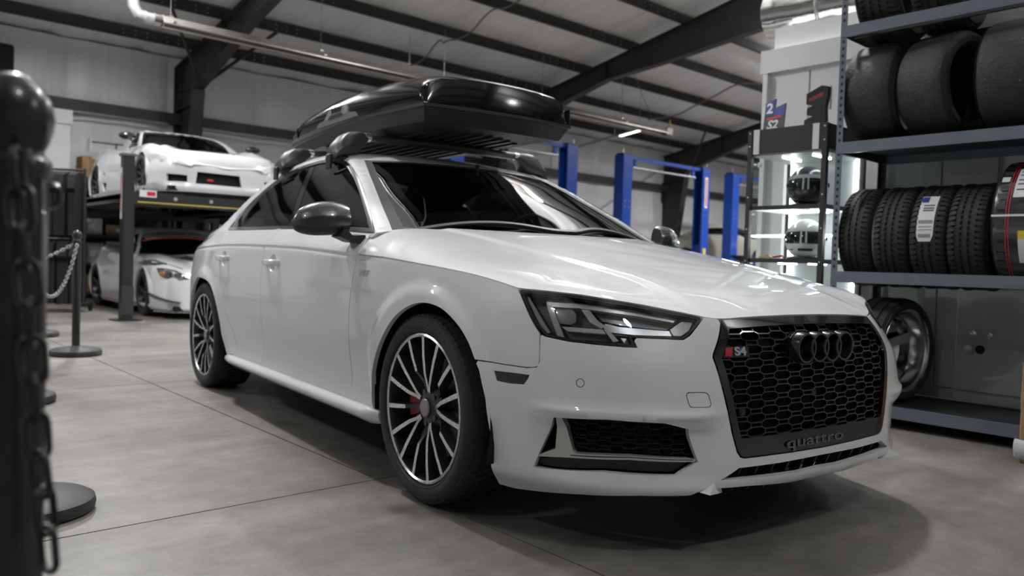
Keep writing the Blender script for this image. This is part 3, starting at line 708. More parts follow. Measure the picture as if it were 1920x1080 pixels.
trim('headliner', SC, both(dense([(-.30, 0), (-.36, .4), (-.46, .9), (-.60, 1.15)]+[(x, q-.02) for x, q in belt[1:6]]+[(-3.1, 1.0), (-3.1, 0)], .04, .62), 1), cabin_dark, car, holes=[inset(dense(ws_loop, .02, .62), .004, .62), both(rw_half, 1), inset(dense(dlo, .02, .62), .032, .62), neg(inset(dense(dlo, .02, .62), .032, .62), 1)], off=-.016, rim=0, res=.05)
seal = trim('windscreen_seal', SC, inset(dense(ws_loop, .015, .62), .001, .62), matte_black, car, holes=[inset(dense(ws_loop, .015, .62), .022, .62)], off=-.002, rim=.01, res=.02)
windscreen = trim('windscreen', ST, to_T(inset(dense(ws_loop, .015, .62), .018, .62)), ws_glass, car, off=-.005, rim=0, res=.03)
trim('rear_window', SC, inset(dense(both(rw_half, 1), .02, .62), .003, .62), side_glass, car, off=-.004, rim=0, res=.04)

# ---- doors, wings and quarter panels on both sides
arch_f = [(697.5, 754), (697, 716), (707, 657), (730.6, 606.7), (757.8, 579.5), (789, 568.6), (824, 577.5), (855, 606.7), (876, 640), (890, 675)]
arch_b = [(890, 675), (898, 695), (909.6, 746.8), (919, 813), (923, 883), (936, 908)]
A_arch_f = SA.px(arch_f); A_arch_b = SA.px(arch_b)
gapF = SA.px([(672.5, 479), (660, 529), (655, 578), (655.6, 658), (660, 712), (656, 757)])
gx0 = SA.ev(*np.array(gapF[0]))[0]
seam = SA.px([(890, 675), (942, 683), (990, 689.5), (1006, 688), (1011.5, 678), (1012.5, 637.5)])
hl_out = SA.px([(972, 541.3), (980, 560), (988, 579), (996, 597), (1005, 613), (1012.5, 624)])
gB = [(-1.575, .985), (-1.585, .90), (-1.60, .75), (-1.605, .55), (-1.585, .40), (-1.60, .30), (-1.598, .262)]
gapB = SA.px([(489.5, 524), (488.5, 560), (489, 591), (494.5, 644), (491.5, 676), (493, 687)])
xB = [SA.ev(*np.array(g))[0] for g in gapB]; gapB = A_xz([(xB[0]+.01, .985), (xB[0]+.005, .90)])+gapB
zbot = .262
rear_gap = A_xz([(-2.50, .985), (-2.47, .89), (-2.44, .75), (-2.40, .62), (-2.30, .50), (-2.2, .40), (-2.15, .30), (-2.15, zbot)])
def beltA(x0, x1):
    zz = lambda x: float(np.interp(x, [-3.2, -2.6, -1.5, -.53], [.985, .986, .978, .936])); return A_xz([(x, zz(x)) for x in np.linspace(x0, x1, 12)])
skirt_top = A_xz([(x, .262) for x in np.linspace(-.33, -2.4, 12)])
def zline(loop): return None
f_wing = curve(shut+[shut[-1]]+hl_out+[hl_out[-1]]+seam[::-1]+[seam[0]]+A_arch_f[::-1][1:]+A_xz([(-.36, .23)])*1+[A_xz([(-.36, .23)])[0]]+A_xz([(-.5, .235)])+[A_xz([(-.5, .235)])[0]]+gapF[::-1], .015)
f_door = curve([gapF[0]]+gapF[1:]+[gapF[-1]]+gapB[::-1]+[gapB[0]]+beltA(SA.ev(*np.array(gapB[0]))[0], gx0-.04)+[beltA(gx0-.04, gx0-.04)[0]]+[gapF[0]], .015)
r_door = curve(gapB+[gapB[-1]]+rear_gap[::-1]+[rear_gap[0]]+beltA(-2.5, SA.ev(*np.array(gapB[0]))[0])[:-1]+[gapB[0]], .015)
arch_r = SA.px([(425.6, 664), (417.8, 637.8), (411, 602), (404.4, 569), (397.8, 544.4), (391, 530), (383, 523.5)])+A_xz([(-2.825-.358*sin(a), .335+.358*cos(a)) for a in np.radians([8, 25, 45, 65, 85, 100, 112])])
quarter = curve(rear_gap+[rear_gap[-1]]+A_xz([(-2.3, zbot)])+arch_r+[arch_r[-1]]+[(sA[-1]-.35, .22), (sA[-1]-.35, .22), (sA[-1]-.35, .93), (sA[-1]-.35, .93)]+A_xz([(-3.4, .95), (-3.1, .97), (-2.8, .985)])+[rear_gap[0]], .015)
SIDES = (('right', 1), ('left', -1))
def crease_lines(loop, holes=()):
    """mesh lines along the shoulder crease inside a panel"""
    lp2 = inset(dense(loop, .02), .008); o = []
    for d in (.006, 0., -.003, -.006, -.009, -.012, -.017, -.024):
        s_ = np.arange(.9, 5., .03); x_ = np.interp(s_, sA, px_); z_ = pchip([-3.9, -3.0, -2.3, -1.33, -.53, -.2, 1.], [.86, .883, .899, .887, .853, .84, .84], x_)+d
        q = np.stack([s_, z_], 1); q = q[inside(q, lp2)]; cur = []
        for p in q:
            if cur and p[0]-cur[-1][0] > .045: o.append(cur); cur = []
            cur.append(tuple(p))
        if len(cur) > 1: o.append(cur)
    return [c for c in o if len(c) > 1]
def side_trim(name, sf, loop, material, parent, sg, **k):
    if sg < 0:
        ax = 0 if sf.vs == 1. else 1
        loop = neg(loop, ax); k['lines'] = [neg(h, ax) for h in k.get('lines', [])]; k['holes'] = [neg(h, ax) for h in k.get('holes', [])]
    return trim(name, sf, loop, material, parent, **k)
DOORS = {}
HANDLE = {'f': SA.px([(511, 493)])[0], 'r': SA.px([(420, 484.5)])[0]}
def cup(key, k=1.): s0, z0 = HANDLE[key]; return [(s0+.050*k*cos(a), z0+.044*k*sin(a)) for a in np.linspace(0, 2*pi, 29)[:-1]]
for nm, sg in SIDES:
    side_trim('front_wing', SA, f_wing, paint, car, sg, res=.022, gap=.0022, rim=.018)
    DOORS['f', sg] = side_trim('front_door', SA, f_door, paint, car, sg, holes=[cup('f')], lines=crease_lines(f_door), res=.025, gap=.0022, rim=.018)
    DOORS['r', sg] = side_trim('rear_door', SA, r_door, paint, car, sg, holes=[cup('r')], lines=crease_lines(r_door), res=.025, gap=.0022, rim=.018)
    side_trim('quarter_panel', SA, quarter, paint, car, sg, lines=crease_lines(quarter), res=.03, gap=.0022, rim=.018)
    # window frame and panes
    ring = inset(dense(dlo, .012, .62), .0006, .62)
    side_trim('window_trim', SC, ring, chrome, car, sg, holes=[inset(ring, .014, .62)], off=.003, rim=.008, res=.02, edge=.012, label='bright window surround')
    pane = inset(dense(dlo, .012, .62), .0155, .62)
    def cut(xa_top, xa_bot, xb_top, xb_bot):
        """part of the pane between two slanting lines given by pixels"""
        P = np.array(pane); 
        def clip(poly, p, q):
            o = []; n = len(poly); d = (q[0]-p[0], q[1]-p[1]); sd = lambda t: d[0]*(t[1]-p[1])-d[1]*(t[0]-p[0])
            for i in range(n):
                a, b = poly[i], poly[(i+1) % n]; fa, fb = sd(a), sd(b)
                if fa >= 0: o.append(tuple(a))
                if fa*fb < 0: t = fa/(fa-fb); o.append((a[0]+(b[0]-a[0])*t, a[1]+(b[1]-a[1])*t))
            return o
        poly = [tuple(p) for p in pane]
        if xa_top: poly = clip(poly, xa_top, xa_bot)
        if xb_top: poly = clip(poly, xb_bot, xb_top)
        return poly
    l1 = SC.px([(507.5, 344), (460, 427)]); l2 = SC.px([(580, 311), (538, 426)]); l3 = SC.px([(591, 307), (549, 427)])
    # order along x: quarter light | l1 | rear door | l2 | pillar | l3 | front door
    segs = {'quarter_light': (None, l1), 'rear_door_window': (l1, l2), 'b_pillar_cover': (l2, l3), 'front_door_window': (l3, None)}
    for pn, (a, b) in segs.items():
        # keep x greater than line a and smaller than line b
        poly = [tuple(p) for p in pane]
        def clip2(poly, L, keep):
            p, q = L; o = []; n = len(poly); sd = lambda t: (t[0]-(p[0]+(q[0]-p[0])*(t[1]-p[1])/(q[1]-p[1])))*keep
            for i in range(n):
                s1, s2 = poly[i], poly[(i+1) % n]; fa, fb = sd(s1), sd(s2)
                if fa >= 0: o.append(tuple(s1))
                if fa*fb < 0: t = fa/(fa-fb); o.append((s1[0]+(s2[0]-s1[0])*t, s1[1]+(s2[1]-s1[1])*t))
            return o
        if a: poly = clip2(poly, a, 1)
        if b: poly = clip2(poly, b, -1)
        poly = inset(dense(poly, .02, .62), .003, .62)
        par = {'front_door_window': DOORS['f', sg], 'rear_door_window': DOORS['r', sg]}.get(pn, car)
        trim(pn, SG[sg], to_G(poly), gloss_black if pn == 'b_pillar_cover' else side_glass, par, res=.03, rim=.004, off=-.003)

# ---- front bumper with its openings
gr_out = SA.px([(1396, 859.5), (1388, 857), (1382, 848), (1373, 815), (1336.5, 671), (1337, 664), (1351.5, 599)])
gr_bot0 = (0, gr_out[0][1]-.004)
hl_low = SA.px([(1318, 594.5), (1316, 600), (1309, 609), (1293, 629.5), (1281, 637), (1186, 632.8), (1195, 651.5), (1172, 650.5), (1120, 646), (1067, 640), (1022, 630.5), (1012.5, 624)])
bot = SA.px([(936, 908), (963, 915.5), (1020, 923), (1088, 927.5), (1200, 930), (1294, 929.5), (1322, 917), (1400, 912), (1480, 905)])
bot_c = (0, bot[-1][1]+.004)
bump_half = dense([gr_bot0, gr_out[0]], .03)[:-1]
bh = [gr_bot0, gr_out[0], gr_out[0]]+gr_out[1:]+[gr_out[-1], g_top, (hl_low[0][0], hl_low[0][1])]
P_open = [gr_bot0]+gr_out+[hl_low[0]]+hl_low[1:]+seam[::-1]+A_arch_b[1:]+bot[1:]+[bot_c]
def nosnap(l): return [l[0]]+[b for a, b in zip(l, l[1:]) if np.hypot(a[0]-b[0], a[1]-b[1]) > 1e-4]
bump_loop = both(nosnap(P_open), 0)
intake_h = SA.px([(1351, 900.5), (1386, 877.5), (1460, 868)]); intake_b = SA.px([(1351, 900.5), (1420, 896), (1500, 886)])
it = [(0, intake_h[-1][1]+.002)]+intake_h[::-1]+intake_b[1:]+[(0, intake_b[-1][1]+.004)]
intake = both(nosnap(it), 0)
fog = SA.px([(1038, 782.5), (1140, 787), (1247, 794), (1291, 805), (1309, 866.5), (1270, 891.5), (1130, 885), (999, 877)])
marker = SA.px([(926, 694.6), (960, 698.5), (993, 703), (990, 710), (982, 721), (955, 719), (931, 714)])
bumper = trim('front_bumper', SA, bump_loop, paint, car, holes=[intake, fog, neg(fog, 0), marker, neg(marker, 0)], res=.02, rim=.022, gap=.0012)
for nm, sg in SIDES:
    side_trim('side_marker_lamp', SA, inset(marker, .0008), mat('dark_lens', (.006, .006, .014), .15, coat=.6), bumper, sg, res=.02, off=-.002, rim=.01)
    tow = curve(SA.px([(1290, 735.5), (1310, 735.2), (1324, 735.8), (1328, 739), (1333.5, 758), (1331, 763.5), (1310, 764.5), (1295, 764), (1292, 760), (1286.5, 741), (1290, 735.5)]), .01)
    if sg > 0: trim('tow_eye_cover', SA, tow, matte_black, bumper, res=.03, off=.0006, rim=.002, holes=[inset(tow, .0016)])
    c = SA.px([(1088, 718)])[0]
    side_trim('parking_sensor', SA, [(c[0]+.0125*cos(a), c[1]+.0125*sin(a)) for a in np.linspace(0, 2*pi, 20)[:-1]], matte_black, bumper, sg, res=.02, off=.0006, rim=.003, holes=[[(c[0]+.0108*cos(a), c[1]+.0108*sin(a)) for a in np.linspace(0, 2*pi, 20)[:-1]]])
# honeycomb lattice on a surface
def lattice(sf, loop, cw, chh, th, depth, off, material, parent, name, shear=0.):
    b = MB(); L = np.array(loop); lo = L.min(0); hi = L.max(0); segs_ = set(); K = {}
    # wide eight-sided cells in staggered columns, little slots between them
    ax_, ay = cw*.1875, chh*.3375; bx_, by = cw*.3125, chh*.1625
    ni = int((hi[0]-lo[0])/(cw*.5))//2+2; nj = int((hi[1]-lo[1])/(chh*.5))+3; c0 = (lo[0]+hi[0])/2
    for i in range(-ni, ni+1):
        for j in range(-1, nj+1):
            cx = c0+i*cw+(cw*.5 if j % 2 else 0); cy = lo[1]+j*chh*.5
            hx = [(cx-ax_, cy+ay), (cx+ax_, cy+ay), (cx+bx_, cy+by), (cx+bx_, cy-by), (cx+ax_, cy-ay), (cx-ax_, cy-ay), (cx-bx_, cy-by), (cx-bx_, cy+by)]
            for t in range(8):
                a = tuple(np.round(hx[t], 4)); c = tuple(np.round(hx[(t+1) % 8], 4)); segs_.add((min(a, c), max(a, c)))
    S_ = [s_ for s_ in segs_]; mid = np.array([((a[0]+c[0])/2, (a[1]+c[1])/2) for a, c in S_]); ok = inside(mid, loop)
    for s_, o in zip(S_, ok):
        if not o: continue
        a, c = np.array(s_[0]), np.array(s_[1]); d = c-a; l = np.hypot(*d)
        if l < 1e-4: continue
        n = np.array([-d[1], d[0]])/l*th/2; pts = [a-n, a+n, c+n, c-n]; u = np.array([p[0] for p in pts]); v = np.array([p[1] for p in pts])
        P = sf.ev(u, v); N = sf.nrm(u, v); top = P+N*off; bt = P+N*(off-depth)
        b.add(np.concatenate([top, bt]).tolist(), [[0, 3, 2, 1], [0, 1, 5, 4], [1, 2, 6, 5], [2, 3, 7, 6], [3, 0, 4, 7]])
    return b.build(name, material, parent, smooth=0)
# main grille
gl = both(nosnap([gr_bot0]+gr_out+[(g_top[0], g_top[1]+.001)]+[(s_, z_+.001) for s_, z_ in front_edge[1:]]), 0)
gl_in = inset(dense(gl, .02), .004)
fr_in = inset(dense(gl, .02), .028)
# a broad black band along the bottom carries the lettering
zb = gr_bot0[1]+.062
fr_in = [(u, max(v, zb)) for u, v in fr_in]
grille = trim('grille_surround', SA, gl_in, gloss_black, car, holes=[nosnap(fr_in)], off=.001, rim=.03, res=.025, label='gloss black grille frame')
trim('grille_backing', SA2, inset(dense(gl, .02), .02), void_black, grille, rim=0, res=.05)
lattice(SA, inset(dense(nosnap(fr_in), .02), -.006), .12, .04, .0036, .018, -.006, gloss_black, grille, 'honeycomb_mesh')
# four linked rings
def on_A(s_, z_, off=0.):
    P = SA.ev(np.array(s_), np.array(z_)); N = SA.nrm(np.array(s_), np.array(z_)); return P+N*off
zr = .606
em = MB()
for k in range(4):
    yc = -.1005+.067*k; a_ = np.linspace(0, 2*pi, 37)[:-1]
    pr = [(.0385, -.014), (.0385, .026), (.0405, .030), (.0455, .030), (.048, .026), (.048, -.014)]
    xb = float(on_A(0, zr)[0])-.002-.10*yc*yc
    rings = [[(xb+h-.02*(h > 0)*0, yc+r_*cos(t), zr+r_*sin(t)) for r_, h in pr] for t in a_]
    vs = [p for r_ in rings for p in r_]; n = len(pr)
    em.add(vs, [[i*n+t, i*n+t+1, ((i+1) % 36)*n+t+1, ((i+1) % 36)*n+t] for i in range(36) for t in range(n-1)])
em.build('ring_emblem', gloss_black, grille, label='gloss black emblem of four linked rings')
eb = MB(); eb.M = None
xb = float(on_A(0, zr)[0])
eb.prism([(y, z) for y, z in [(-.152, .0), (-.145, .03), (-.12, .047), (.12, .047), (.145, .03), (.152, 0), (.145, -.03), (.12, -.047), (-.12, -.047), (-.145, -.03)]], xb-.03, xb-.004, Matrix(((0, 0, 1, 0), (1, 0, 0, 0), (0, 1, 0, zr), (0, 0, 0, 1))))
eb.build('emblem_carrier', gloss_black, grille)
# lettering on the band and the red and silver badge
grey_print = mat('grey_lettering', (.11, .11, .115), .45)
zq = zb-.031
pq = on_A(.035, zq, .003); nq = SA.nrm(np.array(0.), np.array(zq))
text_obj('band_lettering', 'quattro', .046, frame(pq, (0, 1, 0), np.cross(nq, (0, 1, 0))), grey_print, grille, extrude=.0006, bold=.0004, sx=2.15)
bs, bz = SA.px([(1382, 659.5)])[0]
pb = on_A(bs, bz, -.004); nb_ = SA.nrm(np.array(bs), np.array(bz)); hx_ = on_A(bs-.03, bz)-on_A(bs+.03, bz); MBd = frame(pb, hx_, np.cross(nb_, hx_))
bb = MB(); bb.prism([(-.046, -.0125), (-.020, -.0125), (-.014, .0125), (-.040, .0125)], -.004, .004, MBd); badge = bb.build('badge_red_block', mat('badge_red', (.45, .012, .02), .25, coat=.5), grille, smooth=0, label='red slanted block of the badge')
bk = MB(); bk.prism([(-.05, -.016), (.05, -.016), (.05, .016), (-.05, .016)], -.012, -.002, MBd); bk.build('badge_base', gloss_black, grille, smooth=0)
text_obj('badge_lettering', 'S4', .034, MBd @ Matrix.Translation((.014, 0, 0)), chrome, grille, extrude=.003, bold=.0012, sx=1.35)
# round sensor in the grille
for p_ in [(1396, 773), (1530, 735)]:
    g_ = SA.px([p_])[0]; P = on_A(*g_, -.012); N = SA.nrm(np.array(g_[0]), np.array(g_[1])); sb = MB(); sb.cyl(P-N*.02, P+N*.004, .013, n=18); sb.cyl(P+N*.004, P+N*.006, .008, n=18); sb.build('grille_sensor', matte_black, grille)
# lower intake
trim('lower_intake_backing', SA2, inset(dense(intake, .02), -.004), void_black, bumper, rim=0, res=.04)
for s_ in np.arange(-.42, .43, .07):
    fb = MB(); P = [on_A(s_, z, o) for z in (.17, .27) for o in (-.012, -.045)]
    t = np.array([0, .003, 0]); fb.add([P[0]-t, P[1]-t, P[3]-t, P[2]-t, P[0]+t, P[1]+t, P[3]+t, P[2]+t], [[0, 1, 2, 3], [7, 6, 5, 4], [0, 4, 5, 1], [1, 5, 6, 2], [2, 6, 7, 3], [3, 7, 4, 0]])
    fb.build('lower_intake_fin', matte_black, bumper, smooth=0)
# side intakes
SAf = SA.offset(-.03)
fin_mat = mat('satin_silver_trim', (.58, .58, .57), .38, metal=.6)
for nm, sg in SIDES:
    bx_ = side_trim('side_intake_backing', SA2, inset(dense(fog, .02), -.01), void_black, bumper, sg, rim=0, res=.04, label='dark recess of the side air intake')
    mesh_l = SA.px([(1056, 786), (1140, 789.5), (1246, 796), (1289, 808), (1303, 856), (1180, 851), (1072, 846)])
    msh = dense(inset(dense(mesh_l, .01), .001), .012)
    if sg < 0: msh = neg(msh, 0)
    lattice(SA, msh, .075, .026, .0032, .010, -.020, void_black, bumper, 'side_intake_mesh')
    lowp = SA.px([(1004, 866), (1072, 858), (1305, 866), (1270, 889), (1130, 883), (1001, 875)])
    side_trim('side_intake_lower_panel', SA, lowp, matte_black, bumper, sg, off=-.03, rim=.01, res=.03)
    fin = SA.px([(1041, 784), (1052, 784.5), (1073, 845), (1078, 851), (1180, 855), (1290, 860), (1307, 862), (1304, 867), (1180, 863), (1071, 859), (1008, 856.5), (1009, 853), (1040, 842)])
    fo = side_trim('side_intake_blade', SA, fin, fin_mat, bumper, sg, off=-.004, rim=.02, res=.015, label='silver blade across the side intake')
    slot = SA.px([(1068, 853.2), (1180, 857.2), (1300, 862.5), (1300, 863.6), (1180, 858.8), (1068, 855)])
    side_trim('blade_slot', SA, slot, matte_black, fo, sg, off=-.003, rim=.002, res=.02)
# little winglets where the lower lip ends
for sg in (1, -1):
    lp = MB(); A0, T0, B0 = (.895, -.425*sg, .250), (.930, -.497*sg, .206), (.905, -.415*sg, .196)
    lp.loft([[A0, T0, B0], [(.83, -.47*sg, .245), (.85, -.505*sg, .206), (.83, -.46*sg, .20)]][::sg], True, True); lp.build('lip_winglet', paint, bumper, smooth=0)

# ---- headlights
hl = curve(hl_top, .01)[:-1]+nosnap(hl_low)[:-1]+hl_out[::-1][1:-1]
hl = inset(dense(hl, .012), .0025)
SHd = {d: SA.offset(-d) for d in (.012, .022, .03, .045, .06)}
lamp_dark = mat('lamp_housing', (.16, .16, .165), .35); lamp_grey = mat('lamp_bezel', (.66, .67, .68), .3, metal=.35)
drl = mat('light_guide', (.85, .86, .87), .2, coat=.5)
lamp_mid = mat('lamp_smoked', (.22, .223, .228), .25, coat=.4)
HLP = [('housing_back', .06, [(975, 545), (1090, 558), (1316, 597), (1283, 634), (1186, 631), (1192, 649), (1070, 637), (1015, 622)], lamp_dark),
 ('light_guide', .022, [(984, 557), (992, 556), (1006, 580), (1020, 606), (1032, 624), (1025, 625), (1010, 606), (996, 582)], drl),
 ('light_guide', .022, [(1024, 567), (1034, 566), (1058, 632), (1046, 632)], drl),
 ('light_guide', .022, [(1024, 566), (1088, 570), (1200, 584), (1272, 597), (1262, 605), (1196, 593), (1086, 578), (1034, 575)], lamp_grey),
 ('light_guide', .020, [(1256, 619), (1278, 604), (1298, 606), (1290, 622), (1276, 631), (1262, 630)], drl),
 ('bezel_bar', .026, [(1136, 606), (1160, 612), (1256, 620), (1262, 629), (1190, 627), (1140, 622), (1130, 612)], lamp_grey),
 ('bezel_bar', .024, [(1090, 580), (1104, 580), (1122, 602), (1134, 610), (1128, 616), (1106, 604)], lamp_grey),
 ('projector_lens', .03, [(1042, 581), (1068, 576), (1080, 588), (1080, 604), (1070, 609), (1046, 606)], lamp_mid),
 ('light_guide', .022, [(1052, 612), (1130, 618), (1136, 626), (1064, 621)], drl),
 ('light_guide', .020, [(1132, 618), (1142, 620), (1160, 640), (1150, 642)], drl),
 ('reflector_bowl', .045, [(1110, 583), (1200, 594), (1262, 607), (1250, 619), (1170, 611), (1130, 603)], lamp_mid),
 ('reflector_bowl', .045, [(1060, 622), (1130, 627), (1146, 641), (1072, 636)], lamp_mid),
 ('bezel_bar', .03, [(1164, 634), (1184, 636), (1190, 648), (1172, 646)], lamp_grey)]
for nm, sg in SIDES:
    lens = side_trim('headlight', SA, hl, lens_glass, car, sg, off=-.001, rim=.004, res=.02, label='angular headlight with clear lens')
    side_trim('headlight_rim', SA, inset(hl, -.0005), matte_black, lens, sg, off=-.003, rim=.03, res=.02, holes=[inset(hl, .006)])
    for pn, d, pl, mm in HLP:
        dd = min(SHd, key=lambda k: abs(k-d)); sf = SHd[dd]
        pts = sf.px(pl)
        side_trim(pn, sf, pts, mm, lens, sg, off=dd-d, rim=(0 if pn == 'housing_back' else .012), res=.015)

# ---- inner shell so that gaps read dark, floor pan and wheel housings
core = A_xz([(.3, .25)]);
def archxz(ax, r_): return [(ax+r_*cos(a), .335+r_*sin(a)) for a in np.linspace(-.35, pi+.35, 28)]
for nm, sg in SIDES:
    for lp_ in ([(-.45, .235), (-.45, .83), (-1.0, .87), (-2.4, .92), (-2.4, .235)], [(.42, .70), (0, .80), (-.45, .83), (-.45, .4)]+[(-.41*cos(a), .335+.41*sin(a)) for a in np.linspace(.1, pi-.3, 14)], [(-2.4, .92), (-3.3, .92), (-3.3, .5), (-3.24, .4)]+[(-2.825-.41*cos(a), .335+.41*sin(a)) for a in np.linspace(.2, pi-.1, 14)]):
        side_trim('inner_shell', SAi, dense(A_xz(lp_), .03), void_black, car, sg, rim=0, res=.06)
ub = MB(); ub.box((-1.45, 0, .19), (4.2, 1.30, .04)); ub.box((-1.42, 0, .215), (2.0, 1.66, .05)); ub.box((.62, 0, .30), (.25, 1.1, .2)); ub.box((-3.3, 0, .3), (.6, 1.3, .2)); ub.build('underbody', void_black, car)
ub = MB(); ub.box((.1, 0, .45), (.95, 1.1, .36)); ub.build('engine_bay', void_black, car)
ub = MB(); ub.box((-.62, 0, .66), (.16, 1.60, .55)); ub.build('bulkhead', void_black, car)
for ax_ in (0., -2.825):
    for sg in (1, -1):
        wb_ = MB(); pr = [(.40*cos(a), .335+.40*sin(a)) for a in np.linspace(-.3, pi+.3, 26)]
        wb_.loft([[(ax_+x, -sg*.885, z) for x, z in pr], [(ax_+x, -sg*.58, z) for x, z in pr]], False)
        wb_.add([(ax_+x, -sg*.58, z) for x, z in pr], [list(range(len(pr)))]); wb_.build('wheel_housing', void_black, car)
# ---- side skirts
for nm, sg in SIDES:
    sk_ = MB(); rings = []
    for x, t in [(-2.36, .35), (-2.30, .8), (-2.2, 1), (-1.4, 1), (-.6, 1), (-.44, 1), (-.40, .7), (-.36, .25)]:
        y0 = .872; pr = [(.0, .262), (.020, .266), (.043, .262), (.056, .250), (.056, .236), (.045, .222), (.010, .198), (-.05, .188), (-.06, .255)]
        rings.append([(x, -(y0+a*(t if a > 0 else 1))*sg, .23+(z-.23)*(.6+.4*t)) for a, z in pr])
    if sg < 0: rings = [r_[::-1] for r_ in rings]
    sk_.loft(rings, True, True); sk_.build('side_skirt', paint, car, smooth=50)
# rear bumper strip closes the back
trim('rear_bumper', SA, dense([(sA[-1]-.36, .22), (sA[-1]-.001, .22), (sA[-1]-.001, .93), (sA[-1]-.36, .93)], .05), paint, car, res=.06)
trim('rear_bumper', SA, dense([(-sA[-1]+.36, .22), (-sA[-1]+.001, .22), (-sA[-1]+.001, .93), (-sA[-1]+.36, .93)], .05), paint, car, res=.06)

# ---- wheels
def wheel(parent, x, sg, z=.33, red=True):
    W = Matrix.Translation((x, -.905*sg, z)) @ Matrix.Rotation(0 if sg > 0 else pi, 4, 'Z')
    # local: y = 0 at the outer flange, +y towards the car
    a0 = .12
    b = MB(); b.M = W
    b.lathe([(.246, .004), (.252, -.001), (.258, .002), (.259, .010)], 64, axis='y')        # machined flange
    b.cur = 1
    b.lathe([(.246, .004), (.243, .014), (.238, .06), (.225, .11), (.222, .20)], 64, axis='y')   # barrel
    b.lathe([(.222, .20), (.0, .20)], 32, axis='y')
    b.cur = 0
    def spoke(path, w0, w1, yo, face=True):
        """bar through polar points (r, angle, y); silver face, grey flanks"""
        P = [Vector((r_*cos(a), y, r_*sin(a))) for r_, a, y in path]; n = len(P); L = []; Rr = []
        for i in range(n):
            t = (P[min(i+1, n-1)]-P[max(i-1, 0)]); t.y = 0; t.normalize(); nn = Vector((-t.z, 0, t.x)); w = w0+(w1-w0)*i/(n-1)
            L.append(P[i]+nn*w/2); Rr.append(P[i]-nn*w/2)
        dp = Vector((0, .034, 0)); vs = []; 
        for i in range(n): vs += [L[i], Rr[i], L[i]+dp+(L[i]-P[i])*.5, Rr[i]+dp+(Rr[i]-P[i])*.5]
        b.cur = 0 if face else 1
        b.add(vs, [[4*i, 4*i+1, 4*i+5, 4*i+4] for i in range(n-1)])
        b.cur = 1
        b.add(vs, [q for i in range(n-1) for q in ([4*i+4, 4*i+6, 4*i+2, 4*i], [4*i+1, 4*i+3, 4*i+7, 4*i+5])]+[[0, 2, 3, 1], [4*n-4, 4*n-3, 4*n-1, 4*n-2]])
        b.cur = 0
    for g in range(5):
        c0 = a0+2*pi*g/5
        for s_ in (-1, 1):
            spoke([(.249, c0+s_*R(12), .004), (.18, c0+s_*R(11.4), .006), (.118, c0+s_*R(10), .012), (.078, c0+s_*R(5.0), .020), (.055, c0+s_*R(3.5), .026)], .0165, .011, 0)
        spoke([(.249, c0+R(36), .004), (.18, c0+R(36), .006), (.132, c0+R(36), .011)], .0165, .0135, 0)
        spoke([(.132, c0+R(36), .011), (.09, c0+R(36), .036), (.05, c0+R(36), .04)], .012, .02, 0, False)
    b.cur = 1
    b.lathe([(.0, .018), (.034, .018), (.036, .024), (.06, .030), (.078, .045), (.08, .09), (.0, .09)], 32, axis='y')
    rim = b.build('wheel', [silver_face, gunmetal], parent, smooth=30, label='fifteen-spoke alloy wheel with machined faces')
    b = MB(); b.M = W; b.lathe([(0, .0135), (.028, .0135), (.0315, .016), (.0325, .02)], 28, axis='y'); 
    b.build('hub_cap', mat('hub_cap_grey', (.28, .285, .29), .4, metal=.6), rim)
    for k in range(5):
        b = MB(); b.M = W; a = a0+2*pi*k/5+R(36); p = (.056*cos(a), 0, .056*sin(a)); b.cyl((p[0], .026, p[2]), (p[0], .05, p[2]), .011, n=6); b.build('wheel_bolt', gunmetal, rim)
    b = MB(); b.M = W; b.lathe([(.06, .075), (.175, .075), (.175, .105), (.06, .105)], 48, axis='y', closed=True); b.build('brake_disc', mat('brake_disc_iron', (.22, .22, .22), .35, metal=.9), rim)
    b = MB(); b.M = W
    ca = pi*.97 if x > -1 else .1
    aa = np.linspace(ca-.42, ca+.42, 9); pr = [(.105, .058), (.185, .058), (.192, .068), (.192, .115), (.105, .115)]
    b.loft([[(r_*cos(a), h, r_*sin(a)) for r_, h in pr] for a in aa], True, True); b.build('brake_caliper', mat('caliper_red', (.30, .015, .012), .4), rim)
    # tyre
    b = MB(); b.M = W
    pr = [(.258, .012), (.262, .001), (.275, -.006), (.292, -.0085), (.305, -.006), (.314, .001), (.321, .011), (.3265, .024), (.3265, .24-.024), (.321, .229), (.305, .247), (.28, .249), (.262, .236), (.258, .225)]
    b.lathe(pr, 80, axis='y')
    # rim-protector rib and shoulder step
    b.lathe([(.2645, -.0005), (.267, -.0042), (.2705, -.0055), (.272, -.0045)], 80, axis='y')
    nb = 66
    for k in range(nb):
        for row, (ya, yb, sh) in enumerate([(.006, .050, .35), (.058, .098, .5), (.106, .134, 0), (.142, .182, -.5), (.190, .234, -.35)]):
            a = 2*pi*(k+.5*(row % 2))/nb; wd_ = 2*pi/nb*.80; h = []
            for top in (0, 1):
                for y, s_ in ((ya, 0), (yb, 1)):
                    r_ = .3245+(.0065 if top else 0)
                    if row == 0 and s_ == 0: r_ = .3185+(.0045 if top else 0)
                    if row == 4 and s_ == 1: r_ = .3185+(.0045 if top else 0)
                    for e in (-.5, .5):
                        an = a+e*wd_+(s_-.5)*sh*2*pi/nb; h.append((r_*cos(an), y, r_*sin(an)))
            b.add(h, [[4, 5, 7, 6], [0, 1, 5, 4], [1, 3, 7, 5], [3, 2, 6, 7], [2, 0, 4, 6]])
    tyre = b.build('tyre', rubber, rim, smooth=30)
    # raised lettering round the sidewall
    vs, fs = text_mesh('BRIDGESTONE', .024, .0012, .0004)
